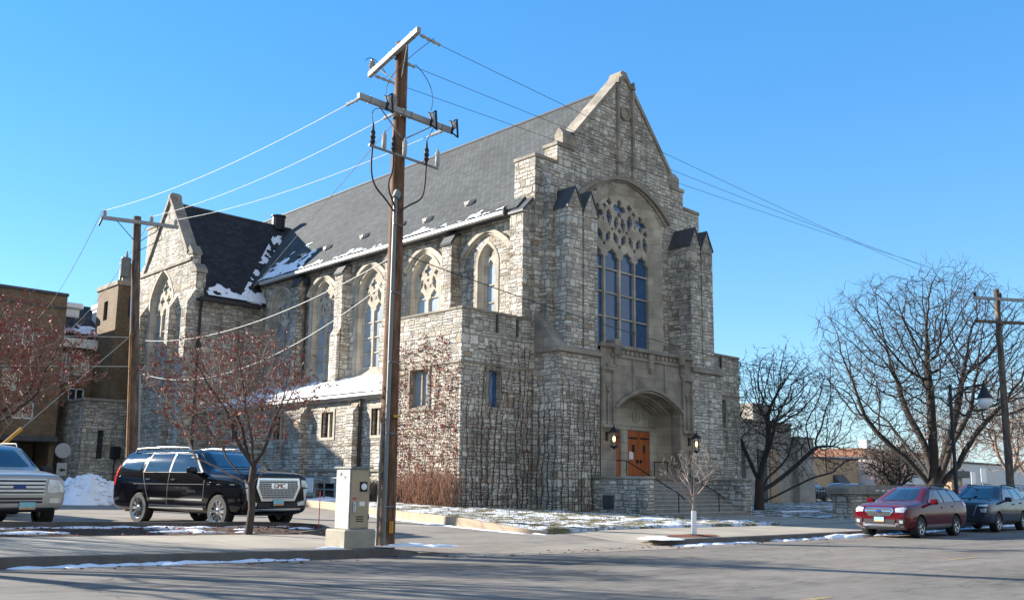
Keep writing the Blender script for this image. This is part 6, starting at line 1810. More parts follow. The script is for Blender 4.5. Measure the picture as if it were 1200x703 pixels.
# grass tufts and fallen leaves
rnd = random.Random(77); mb = MB()
for _ in range(5200):
    y = rnd.uniform(16.95, 27); x = rnd.uniform(lawn_x0(y) + .05, 29.9)
    if noise.noise(Vector((x * 1.1, y * 1.7, 0))) > .25: continue
    z = zlawn(x, y) - .01; h = rnd.uniform(.03, .09); a = rnd.uniform(0, 6.28); w = .012
    dx, dy = rnd.gauss(0, .03), rnd.gauss(0, .03)
    mb.add([(x + w * math.cos(a), y + w * math.sin(a), z), (x - w * math.cos(a), y - w * math.sin(a), z), (x + dx, y + dy, z + h)], [(0, 1, 2)])
tag(mb.build('grass', plain('dry grass blades', (.19, .16, .07), .9, 0., .4, 9., 0), fixn=False), 'short dry grass tufts poking through the snow on the church lawn', None, None, 'stuff')
mb = MB()
for _ in range(1500):
    if rnd.random() < .75: x, y = rnd.uniform(1, 12), rnd.uniform(17.8, 20.4); z = zmul(x, y) + .01
    else: x, y = rnd.uniform(4, 40), rnd.uniform(12.8, 13.78); z = Zst(x, y) + .006
    s = rnd.uniform(.02, .05); a = rnd.uniform(0, 6.28); t = rnd.uniform(0, .03)
    c, s_ = math.cos(a) * s, math.sin(a) * s
    mb.add([(x + c, y + s_, z), (x - s_ * .6, y + c * .6, z + t), (x - c, y - s_, z), (x + s_ * .6, y - c * .6, z + t)], [(0, 1, 2, 3)])
tag(mb.build('fallen_leaves', MAT['vine_leaf'], fixn=False), 'brown fallen leaves on the planting strip and in the gutter', None, None, 'stuff')
# ------------------------------------------------------------------ vehicles
def eval_mesh(o):
    dg = bpy.context.evaluated_depsgraph_get(); dg.update()
    return bpy.data.meshes.new_from_object(o.evaluated_get(dg))
def car_body(root, st, paint_m, axles, wr, well_w, W):
    mb = MB(); n = 0
    for (x, zb, wl, zl, wm, zm, wb, zbelt, wr_, zs, zt) in st:
        h = [(0, zb), (wl, zb), ((wl + wm) / 2 + .02, zl), (wm, zm), (wb, zbelt), (wr_, zs), (wr_ * .72, zt - .012), (0, zt)]
        ring = [(x, y, z) for y, z in h] + [(x, -y, z) for y, z in reversed(h[1:-1])]
        n = len(ring); mb.v += ring
    for i in range(len(st) - 1):
        for k in range(n):
            a = i * n + k; b = i * n + (k + 1) % n
            mb.f.append((a, b, b + n, a + n)); mb.m.append(0)
    mb.f.append(tuple(range(n))); mb.m.append(0); e = (len(st) - 1) * n; mb.f.append(tuple(e + k for k in reversed(range(n)))); mb.m.append(0)
    o = mb.build('body', [paint_m, MAT['trim']], None)
    s = o.modifiers.new('s', 'SUBSURF'); s.levels = s.render_levels = 2
    cut = MB()
    for ax in axles:
        for sd in (-1, 1):
            pr = [(.001, sd * (W - well_w)), (wr, sd * (W - well_w)), (wr, sd * (W + .2)), (.001, sd * (W + .2))]
            cut.lathe(pr, (ax, 0, wr_z), 40, 'y')
    co = cut.build('cutter', MAT['trim'])
    bo = o.modifiers.new('b', 'BOOLEAN'); bo.operation = 'DIFFERENCE'; bo.object = co; bo.solver = 'EXACT'
    me = eval_mesh(o)
    bpy.data.objects.remove(o); bpy.data.objects.remove(co)
    me.name = 'body'; me.materials.clear(); me.materials.append(paint_m); me.materials.append(MAT['trim'])
    for p in me.polygons:
        c = p.center; mi = 0
        for ax in axles:
            if math.hypot(c.x - ax, c.z - wr_z) < wr + .004 and (abs(abs(c.y) - (W - well_w)) < .004 or abs(math.hypot(c.x - ax, c.z - wr_z) - wr) < .02 and abs(p.normal.y) < .3): mi = 1
        if c.z < st[3][1] + .06 and p.normal.z < -.3: mi = 1
        p.material_index = mi; p.use_smooth = True
    me.set_sharp_from_angle(angle=R(38))
    ob = link('body', me, root)
    bm = bmesh.new(); bm.from_mesh(me); bvh = BVHTree.FromBMesh(bm); bm.free()
    return ob, bvh
def panel(bvh, poly, view, off=.006, cuts=2, thick=.012):
    """polygon laid on the body skin. view: 'L','R' (x,z)  'F','B' (y,z)  'T' (x,y)"""
    bm = bmesh.new()
    vs = [bm.verts.new((p[0], p[1], 0)) for p in poly]
    bm.faces.new(vs)
    bmesh.ops.triangulate(bm, faces=bm.faces)
    if cuts: bmesh.ops.subdivide_edges(bm, edges=bm.edges, cuts=cuts, use_grid_fill=True)
    for v in bm.verts:
        a, b = v.co.x, v.co.y
        if view in 'LR':
            s = 1 if view == 'L' else -1; o = Vector((a, s * 3, b)); d = Vector((0, -s, 0))
        elif view in 'FB':
            s = 1 if view == 'F' else -1; o = Vector((s * 6, a, b)); d = Vector((-s, 0, 0))
        else: o = Vector((a, b, 5)); d = Vector((0, 0, -1))
        h = bvh.ray_cast(o, d)
        if h[0] is None:      # edge of the skin: step inwards
            for k in range(1, 14):
                q = o.copy()
                if view in 'FB': q.y *= 1 - .02 * k
                elif view in 'LR': q.z -= .015 * k
                h = bvh.ray_cast(q, d)
                if h[0] is not None: break
        v.co = (h[0] + h[1] * off) if h[0] is not None else o + d * 3
    bmesh.ops.recalc_face_normals(bm, faces=bm.faces)
    ed = [e for e in bm.edges if e.is_boundary]
    r = bmesh.ops.extrude_edge_only(bm, edges=ed)
    dd = {'L': (0, -1, 0), 'R': (0, 1, 0), 'F': (-1, 0, 0), 'B': (1, 0, 0), 'T': (0, 0, -1)}[view]
    for g in r['geom']:
        if isinstance(g, bmesh.types.BMVert): g.co += Vector(dd) * thick
    bm.verts.index_update()
    out = ([v.co[:] for v in bm.verts], [[v.index for v in f.verts] for f in bm.faces]); bm.free()
    return out
def pp(bvh, root, name, mat, polys, view, off=.006, cuts=2, smooth=40):
    mb = MB()
    for p in polys: mb.add(*panel(bvh, p, view, off, cuts))
    return mb.build(name, mat, root, smooth)
def strip(a, b, w):
    a, b = Vector((a[0], a[1])), Vector((b[0], b[1])); d = (b - a).normalized(); n = Vector((-d.y, d.x)) * w / 2
    return [tuple(a + n), tuple(a - n), tuple(b - n), tuple(b + n)]
def inset(poly, k):
    cx = sum(p[0] for p in poly) / len(poly); cy = sum(p[1] for p in poly) / len(poly); out = []
    n = len(poly)
    for i, p in enumerate(poly):
        a = Vector(poly[i - 1]); b = Vector(p); c = Vector(poly[(i + 1) % n])
        d1 = (b - a).normalized(); d2 = (c - b).normalized(); n1 = Vector((-d1.y, d1.x)); n2 = Vector((-d2.y, d2.x))
        m = (n1 + n2); m = m / max(.2, m.length_squared) * 2
        q = b + m * k; q2 = b - m * k
        cc = Vector((cx, cy))
        out.append(tuple(q if (q - cc).length < (q2 - cc).length else q2))
    return out
def wheel(root, x, y, r, w, spokes, rim_mat, kind):
    t = MB(); s = 1 if y > 0 else -1
    t.lathe([(r * .66, -w / 2), (r * .93, -w / 2), (r * .99, -w / 2 + .03), (r, -w * .2), (r, w * .2), (r * .99, w / 2 - .03), (r * .93, w / 2), (r * .66, w / 2)], (x, y, r), 36, 'y', caps=False)
    o = t.build('wheel', MAT['black'], root, 40)
    m = MB(); f = y + s * (w / 2 - .015)
    m.lathe([(r * .7, f - s * w * .7), (r * .7, f), (r * .665, f + s * .012), (r * .62, f), (r * .62, f - s * .06), (r * .62, f - s * w * .6), (.05, f - s * w * .5)], (x, 0, r), 32, 'y', caps=False)
    for k in range(spokes):
        a = 2 * math.pi * k / spokes
        for da in ((-.09, .09) if kind == 'twin' else (0,)):
            ca, sa = math.cos(a + da), math.sin(a + da); wd = r * (.055 if kind == 'twin' else .09)
            p = lambda rr, ww, d: (x + rr * ca - ww * sa, f + s * d, r + rr * sa + ww * ca)
            m.add([p(r * .1, -wd, -.02), p(r * .1, wd, -.02), p(r * .645, wd * .8, -.005), p(r * .645, -wd * .8, -.005), p(r * .1, -wd, -.06), p(r * .1, wd, -.06), p(r * .645, wd * .8, -.05), p(r * .645, -wd * .8, -.05)],
                  [(0, 1, 2, 3), (0, 4, 5, 1), (1, 5, 6, 2), (2, 6, 7, 3), (3, 7, 4, 0)])
    m.lathe([(r * .17, f - s * .06), (r * .17, f - s * .01), (r * .12, f + s * .002), (0.001, f + s * .002)], (x, 0, r), 16, 'y')
    m.build('rim', rim_mat, o, 40)
    return o
def mirror(bvh, root, x, z, paint_m, W):
    for s in (-1, 1):
        h = bvh.ray_cast(Vector((x, s * 3, z)), Vector((0, -s, 0))); yb = abs(h[0].y) if h[0] is not None else W
        mb = MB(); y0, y1 = sorted((s * (yb + .06), s * (yb + .30)))
        mb.cbox(x - .07, x + .09, y0, y1, z - .02, z + .15, .04); y0, y1 = sorted((s * (yb - .03), s * (yb + .1))); mb.cbox(x - .03, x + .05, y0, y1, z - .04, z + .02, .015)
        o = mb.build('side_mirror', paint_m, root, 40)
        g = MB(); y0, y1 = sorted((s * (yb + .09), s * (yb + .28))); g.box(x - .075, x - .0701, y0, y1, z + .01, z + .13); g.build('mirror_glass', MAT['chrome'], o)
def interior(root): pass

def text_mesh(name, s, size, mat, parent, loc, rot, depth=.004):
    cu = bpy.data.curves.new(name, 'FONT'); cu.body = s; cu.size = size; cu.extrude = depth; cu.align_x = 'CENTER'; cu.align_y = 'CENTER'
    o = bpy.data.objects.new(name, cu); COL.objects.link(o)
    me = eval_mesh(o); bpy.data.objects.remove(o)
    me.materials.clear(); me.materials.append(mat)
    ob = link(name, me, parent); ob.location = loc; ob.rotation_euler = rot
    return ob

def common(root, bvh, c):
    """glass, lines, wheels, mirrors shared by all cars"""
    M = MAT
    ch = c.get('chrome_trim')
    for v in 'LR':
        if ch:
            pp(bvh, root, 'window_trim', M['chrome'] if ch == 1 else M['trim'], [inset(c['dlo'], -.022)], v, .004, 4)
        pp(bvh, root, 'window_pillar', M['trim'], [c['dlo']], v, .007, 4)
        for w in c['side']: pp(bvh, root, 'side_window', M['carglass'], [w], v, .011, 3)
    pp(bvh, root, 'windshield_surround', M['trim'], [inset(c['ws'], -.03)], 'F', .004, 4)
    pp(bvh, root, 'windshield', M['carglass'] if not c.get('ws_mat') else M[c['ws_mat']], [c['ws']], 'F', .008, 4)
    pp(bvh, root, 'rear_window', M['carglass'], [c['rw']], 'B', .008, 3)
    for v in 'LR':
        for a, b in c['seams']: pp(bvh, root, 'door_seam', M['trim'], [strip(a, b, .012)], v, .002, 4)
        for (x, z) in c['handles']: pp(bvh, root, 'door_handle', M[c.get('handle_mat', 'chrome')], [rect(x - .09, x + .09, z - .018, z + .018)], v, .03, 1)
        for nm, m, po, of in c.get('sidebits', []): pp(bvh, root, nm, M[m], [po], v, of, 4)
    for nm, m, polys, of in c['front']:
        for po in polys: pp(bvh, root, nm, M[m], [po], 'F', of, 3)
    for nm, m, polys, of in c['rear']: pp(bvh, root, nm, M[m], polys, 'B', of, 3)
    for ax in c['axles']:
        for s in (-1, 1): wheel(root, ax, s * (c['W'] - .13), c['wr'], .25, c['spokes'], M[c.get('rim', 'satin')], c['rimkind'])
    if c.get('mirror'): mirror(bvh, root, *c['mirror'], c['W'])
def sym(po): return [po, [(-p[0], p[1]) for p in reversed(po)]]
def roof_rails(root, x0, x1, y, z, mat, gap=.045):
    for s in (-1, 1):
        mb = MB(); mb.tube([(x1, s * y, z - .03), (x1 - .08, s * y, z + gap), ((x0 + x1) / 2, s * y, z + gap + .02), (x0 + .08, s * y, z + gap - .01), (x0, s * y, z - .05)], .022, 8)
        mb.build('roof_rail', mat, root, 50)

# --- full-size black suv -------------------------------------------------
def black_suv(loc, rz, label):
    global wr_z
    root = empty('suv', loc, rz, label, 'suv')
    wr_z = .40
    L = [(2.68, .42, .80, .52, .90, .85, .88, 1.12, .78, 1.22, 1.25), (2.63, .32, .90, .5, .97, .85, .95, 1.18, .84, 1.29, 1.32), (2.45, .30, .94, .48, 1.0, .85, .98, 1.2, .88, 1.33, 1.36), (1.6, .30, .97, .48, 1.02, .85, 1.0, 1.22, .9, 1.37, 1.41),
         (1.25, .30, .97, .48, 1.02, .85, 1.01, 1.24, .90, 1.38, 1.42), (1.1, .30, .97, .48, 1.02, .85, 1.01, 1.25, .89, 1.44, 1.49), (.46, .30, .97, .48, 1.02, .85, 1.01, 1.26, .81, 1.84, 1.88), (.28, .30, .97, .48, 1.02, .85, 1.01, 1.26, .80, 1.88, 1.92),
         (-1.2, .30, .97, .48, 1.02, .85, 1.01, 1.27, .80, 1.90, 1.945), (-2.62, .30, .97, .48, 1.02, .85, 1.01, 1.28, .79, 1.86, 1.91), (-2.84, .32, .96, .48, 1.01, .85, 1.0, 1.28, .78, 1.82, 1.87), (-2.98, .36, .93, .5, .99, .85, .98, 1.26, .83, 1.56, 1.60), (-3.06, .42, .88, .52, .95, .85, .94, 1.2, .84, 1.34, 1.37)]
    ob, bvh = car_body(root, L, MAT['p_black'], (1.705, -1.705), .46, .36, 1.02)
    dlo = [(1.02, 1.315), (.42, 1.78), (-.4, 1.81), (-1.5, 1.8), (-1.62, 1.315)]
    q = [(-1.78, 1.32), (-1.66, 1.79), (-2.5, 1.77), (-2.80, 1.32)]
    c = dict(W=1.02, wr=.40, axles=(1.705, -1.705), spokes=10, rimkind='twin', rim='chrome', chrome_trim=1, dlo=dlo,
             side=[[(.90, 1.33), (.38, 1.765), (-.36, 1.79), (-.36, 1.33)], [(-.46, 1.33), (-.46, 1.79), (-1.44, 1.785), (-1.54, 1.33)]],
             ws=[(-.82, 1.47), (.82, 1.47), (.72, 1.83), (-.72, 1.83)], rw=[(-.72, 1.4), (.72, 1.4), (.64, 1.76), (-.64, 1.76)],
             seams=[((1.12, .62), (1.12, 1.26)), ((-.41, .5), (-.41, 1.3)), ((-1.25, .6), (-1.6, 1.3)), ((1.12, .5), (-1.2, .5)), ((-2.0, 1.02), (2.3, 1.04))],
             handles=((-.18, 1.14), (-1.3, 1.14)), mirror=(.80, 1.30, MAT['p_black']),
             sidebits=[('quarter_trim', 'chrome', inset(q, -.02), .005), ('quarter_window', 'carglass', q, .009), ('lower_moulding', 'chrome', strip((1.1, .66), (-1.15, .66), .05), .012), ('sill_moulding', 'chrome', strip((1.15, .45), (-1.2, .45), .05), .02), ('tail_lamp', 'red_lens', [(-2.86, .98), (-2.80, 1.5), (-2.95, 1.5), (-3.02, .98)], .012)],
             front=[('grille_frame', 'chrome', [[(-.62, 1.2), (.62, 1.2), (.66, .98), (.5, .66), (-.5, .66), (-.66, .98)]], .03), ('grille', 'trim', [[(-.56, 1.15), (.56, 1.15), (.58, .98), (.44, .71), (-.44, .71), (-.58, .98)]], .038),
                    ('headlight', 'lens', sym([(.70, 1.16), (.93, 1.15), (.93, .98), (.72, 1.0)]), .012), ('running_light', 'lens', sym([(.78, .95), (.92, .95), (.88, .68), (.82, .68)]), .012), ('fog_light', 'lens', sym([(.60, .62), (.86, .68), (.84, .56), (.62, .54)]), .015),
                    ('lower_intake', 'trim', [rect(-.58, .58, .50, .62)], .012), ('bumper_trim', 'chrome', [strip((-.7, .455), (.7, .455), .05)], .03)],
             rear=[('licence_plate', 'plate', [rect(-.16, .16, .85, 1.0)], .01), ('bumper_trim', 'chrome', [strip((-.8, .55), (.8, .55), .05)], .01)])
    common(root, bvh, c)
    # grille lattice
    g = MB()
    for i in range(9):
        z = .73 + i * .05; w = .46 + .12 * min(1, (z - .71) / .25)
        g.add(*panel(bvh, strip((-w, z), (w, z), .012), 'F', .046, 4))
    for i in range(-13, 14):
        y = i * .042; z0 = .72 if abs(y) < .44 else .72 + (abs(y) - .44) * 1.8; g.add(*panel(bvh, strip((y, z0), (y, 1.14), .008), 'F', .045, 2))
    g.build('grille_mesh', MAT['satin'], root)
    pp(bvh, root, 'badge_plate', MAT['chrome'], [rect(-.24, .24, .955, 1.075)], 'F', .052, 1)
    h = bvh.ray_cast(Vector((6, 0, 1.01)), Vector((-1, 0, 0)))[0]
    text_mesh('badge', 'GMC', .15, MAT['logo_red'], root, (h.x + .058, 0, 1.012), (R(90), 0, R(90)))
    pl = MB(); pl.cbox(h.x + .035, h.x + .05, -.155, .155, .55, .70, .004); po = pl.build('licence_plate', MAT['plate'], root)
    pl = MB(); pl.box(h.x + .0502, h.x + .052, -.15, .15, .555, .595); pl.build('plate_edge', MAT['plate_low'], po)
    hs = bvh.ray_cast(Vector((.62, -3, .86)), Vector((0, 1, 0)))[0]
    text_mesh('nameplate', 'YUKON XL', .075, MAT['chrome'], root, (.62, hs.y - .004, .86), (R(90), 0, 0))
    roof_rails(root, -2.4, .1, .74, 1.90, MAT['satin'], .05)
    return root
# yukon position worked out from its wheels
yk = (11.07, 22.6)
black_suv((yk[0], yk[1], zlot(*yk)), R(-81.), 'long black suv with chrome grille and multi spoke chrome wheels driving out of the lot')

# --- silver suv (front at the left edge) --------------------------------
def boxy_suv(loc, rz, label, pm, full=True, group=None):
    global wr_z
    wr_z = .37
    root = empty('suv', loc, rz, label, 'suv', group)
    L = [(2.33, .42, .78, .50, .88, .72, .84, .95, .74, 1.03, 1.05), (2.28, .36, .86, .48, .93, .72, .90, 1.0, .80, 1.08, 1.10), (2.1, .33, .88, .45, .935, .75, .915, 1.03, .82, 1.13, 1.15), (1.3, .33, .89, .45, .94, .78, .925, 1.06, .84, 1.19, 1.22),
         (1.05, .33, .89, .45, .94, .78, .93, 1.08, .84, 1.2, 1.23), (.92, .33, .89, .45, .94, .78, .93, 1.09, .83, 1.26, 1.29), (.28, .33, .89, .45, .94, .78, .93, 1.11, .72, 1.68, 1.73), (.1, .33, .89, .45, .94, .78, .93, 1.11, .71, 1.72, 1.77),
         (-1.1, .33, .89, .45, .94, .78, .93, 1.12, .71, 1.745, 1.80), (-2.1, .33, .89, .45, .94, .78, .93, 1.13, .70, 1.71, 1.76), (-2.28, .34, .88, .45, .93, .78, .92, 1.12, .70, 1.66, 1.7), (-2.40, .38, .86, .47, .91, .78, .90, 1.1, .76, 1.36, 1.4), (-2.48, .42, .8, .5, .87, .78, .86, 1.05, .78, 1.18, 1.2)]
    ob, bvh = car_body(root, L, pm, (1.445, -1.445), .43, .34, .93)
    c = dict(W=.93, wr=.37, axles=(1.445, -1.445), spokes=5, rimkind='one', dlo=[(.82, 1.16), (.26, 1.62), (-2.1, 1.64), (-2.3, 1.16)],
             side=[[(.72, 1.18), (.24, 1.6), (-.42, 1.62), (-.42, 1.18)], [(-.5, 1.18), (-.5, 1.62), (-1.28, 1.62), (-1.36, 1.18)], [(-1.46, 1.18), (-1.38, 1.62), (-2.05, 1.61), (-2.24, 1.18)]],
             ws=[(-.77, 1.27), (.77, 1.27), (.64, 1.68), (-.64, 1.68)], rw=[(-.66, 1.2), (.66, 1.2), (.58, 1.62), (-.58, 1.62)],
             seams=[((.95, .5), (.95, 1.12)), ((-.46, .45), (-.46, 1.15)), ((-1.1, .5), (-1.4, 1.15)), ((.95, .45), (-1.05, .45))], handles=((-.25, 1.0), (-1.2, 1.0)), handle_mat='trim', mirror=(.66, 1.15, MAT['trim']),
             sidebits=[('cladding', 'trim_grey', strip((.98, .5), (-1.0, .5), .16), .012), ('tail_lamp', 'red_lens', [(-2.26, .85), (-2.22, 1.3), (-2.34, 1.3), (-2.42, .85)], .01)],
             front=[('grille', 'trim', [[(-.50, 1.0), (.50, 1.0), (.47, .72), (-.47, .72)]], .02), ('grille_surround', 'satin', [strip((-.52, 1.005), (.52, 1.005), .03), strip((-.5, .71), (.5, .71), .03)], .026),
                    ('grille_bar', 'satin', [strip((-.49, .93), (.49, .93), .045), strip((-.485, .855), (.485, .855), .045), strip((-.48, .78), (.48, .78), .045)], .03),
                    ('headlight', 'lens', sym([(.56, 1.01), (.86, .99), (.88, .76), (.60, .73), (.54, .76)]), .014), ('bumper_panel', 'satin_p', [rect(-.84, .84, .46, .68)], .012),
                    ('lower_grille', 'trim', [rect(-.46, .46, .53, .64)], .02), ('grille_bar', 'satin_p', [strip((-.46, .585), (.46, .585), .022)], .024), ('fog_light', 'lens', sym([(.60, .63), (.82, .62), (.82, .53), (.60, .53)]), .02), ('air_dam', 'trim', [rect(-.72, .72, .36, .44)], .012)],
             rear=[('licence_plate', 'plate', [rect(-.16, .16, .75, .9)], .01)])
    MAT['satin_p'] = pm
    common(root, bvh, c)
    h = bvh.ray_cast(Vector((6, 0, .855)), Vector((-1, 0, 0)))[0]
    if full:
        b = MB(); b.lathe([(.001, .0), (.001, .012)], (0, 0, 0), 3)
        b = MB(); e = [(.12 * math.cos(t), .05 * math.sin(t)) for t in lin(0, 2 * math.pi, 24)[:-1]]
        b.prism([(y, .855 + z) for y, z in e], 'x', h.x + .034, h.x + .05); bo = b.build('badge', MAT['logo_blue'], root)
        pl = MB(); pl.cbox(h.x + .03, h.x + .045, .02, .33, .40, .55, .004); po = pl.build('licence_plate', MAT['plate'], root)
        pl = MB(); pl.box(h.x + .0452, h.x + .047, .025, .325, .405, .445); pl.build('plate_edge', MAT['plate_low'], po)
        for s in (-1, 1):
            w = MB(); w.tube([(h.x - 1.25, s * .1 + .25, 1.25), (h.x - 1.5, s * .1 + .6 * s, 1.34)], .01, 4)
    roof_rails(root, -1.9, .0, .64, 1.745, MAT['trim'], .05)
    return root
boxy_suv((5.78, 22.75, zlot(5.8, 22.7)), R(-88), 'silver suv with a three bar grille parked nose out at the left edge', MAT['p_silver'])
boxy_suv((6.7, 28.6, zlot(6.7, 28)), R(-82), 'dark suv parked in the row behind the silver suv', MAT['p_slate'], False)

# --- red wagon -------------------------------------------------------------
def wagon(loc, rz, label, pm):
    global wr_z
    wr_z = .345
    root = empty('station_wagon', loc, rz, label, 'car')
    L = [(2.30, .40, .62, .48, .72, .66, .70, .80, .60, .87, .89), (2.24, .30, .78, .42, .85, .66, .82, .86, .70, .94, .96), (2.02, .24, .85, .40, .91, .68, .88, .92, .74, 1.02, 1.04), (1.30, .23, .87, .40, .92, .70, .91, .98, .78, 1.09, 1.12),
         (1.02, .23, .87, .40, .92, .70, .91, 1.0, .78, 1.1, 1.13), (.88, .23, .87, .40, .92, .70, .91, 1.0, .77, 1.14, 1.18), (.02, .23, .87, .40, .92, .72, .91, 1.02, .64, 1.54, 1.59), (-.2, .23, .87, .40, .92, .72, .91, 1.03, .63, 1.57, 1.625),
         (-1.0, .23, .87, .40, .92, .72, .91, 1.04, .62, 1.575, 1.63), (-1.9, .24, .87, .42, .92, .74, .90, 1.06, .60, 1.53, 1.585), (-2.12, .26, .86, .42, .91, .74, .89, 1.07, .62, 1.44, 1.5), (-2.36, .32, .82, .46, .89, .76, .87, 1.06, .74, 1.16, 1.2), (-2.46, .42, .74, .52, .83, .76, .82, 1.0, .72, 1.08, 1.1)]
    ob, bvh = car_body(root, L, pm, (1.372, -1.372), .40, .32, .91)
    c = dict(W=.91, wr=.345, axles=(1.372, -1.372), spokes=5, rimkind='twin', chrome_trim=1, dlo=[(.78, 1.07), (.02, 1.48), (-.8, 1.51), (-1.75, 1.46), (-2.16, 1.2), (-2.12, 1.12)],
             side=[[(.66, 1.085), (.0, 1.46), (-.5, 1.485), (-.5, 1.09)], [(-.58, 1.095), (-.58, 1.485), (-1.22, 1.48), (-1.38, 1.11)], [(-1.48, 1.12), (-1.32, 1.47), (-1.72, 1.44), (-2.08, 1.2), (-2.05, 1.14)]],
             ws=[(-.79, 1.15), (.79, 1.15), (.61, 1.55), (-.61, 1.55)], rw=[(-.62, 1.2), (.62, 1.2), (.5, 1.46), (-.5, 1.46)],
             seams=[((.92, .42), (.95, .98)), ((-.54, .38), (-.54, 1.06)), ((-1.0, .5), (-1.42, 1.1)), ((.92, .38), (-.98, .38))], handles=((-.32, .93), (-1.2, .96)), handle_mat='p_red', mirror=(.62, 1.06, pm),
             sidebits=[('cladding', 'trim_grey', [(.98, .27), (.94, .42), (-.92, .42), (-.98, .27)], .012), ('tail_lamp', 'red_lens', [(-2.02, .98), (-2.06, 1.1), (-2.24, 1.1), (-2.34, .96)], .012), ('amber_marker', 'amber', rect(1.95, 2.05, .62, .65), .008)],
             front=[('grille_frame', 'chrome', [[(-.40, .93), (.40, .93), (.46, .84), (.34, .68), (-.34, .68), (-.46, .84)]], .016), ('grille', 'trim', [[(-.36, .90), (.36, .90), (.41, .84), (.31, .71), (-.31, .71), (-.41, .84)]], .024), ('grille_bar', 'chrome', [strip((-.38, .83), (.38, .83), .03)], .03),
                    ('headlight', 'lens', sym([(.50, .92), (.72, .95), (.80, .93), (.76, .80), (.52, .80)]), .012), ('lower_bumper', 'trim_grey', [[(-.76, .48), (.76, .48), (.72, .28), (-.72, .28)]], .014), ('lower_intake', 'trim', [[(-.5, .58), (.5, .58), (.46, .44), (-.46, .44)]], .018),
                    ('skid_trim', 'satin', [strip((-.52, .40), (.52, .40), .06)], .026), ('fog_surround', 'trim', sym([(.55, .60), (.78, .60), (.78, .42), (.58, .42)]), .02), ('fog_light', 'lens', sym(rect(.63, .73, .47, .56)), .028)],
             rear=[('licence_plate', 'plate', [rect(-.16, .16, .8, .95)], .01)])
    common(root, bvh, c)
    h = bvh.ray_cast(Vector((6, 0, .83)), Vector((-1, 0, 0)))[0]
    e = [(.075 * math.cos(t), .04 * math.sin(t)) for t in lin(0, 2 * math.pi, 24)[:-1]]
    b = MB(); b.prism([(y, .83 + z) for y, z in e], 'x', h.x + .03, h.x + .045); b.build('badge', MAT['logo_blue'], root)
    pl = MB(); pl.cbox(h.x + .02, h.x + .035, -.155, .155, .50, .65, .004); po = pl.build('licence_plate', MAT['plate'], root)
    pl = MB(); pl.box(h.x + .0352, h.x + .037, -.15, .15, .505, .545); pl.build('plate_edge', MAT['plate_low'], po)
    roof_rails(root, -1.8, -.15, .58, 1.585, MAT['trim'], .055)
    for x in (-.5, -1.4):
        mb = MB(); mb.tube([(x, -.58, 1.65), (x, .58, 1.65)], .018, 6); mb.build('cross_bar', MAT['trim'], root)
    return root
wx, wy = 30.62, 12.66
wagon((wx, wy, Zst(wx, wy)), R(179), 'dark red station wagon with roof rails parked at the kerb', MAT['p_red'])

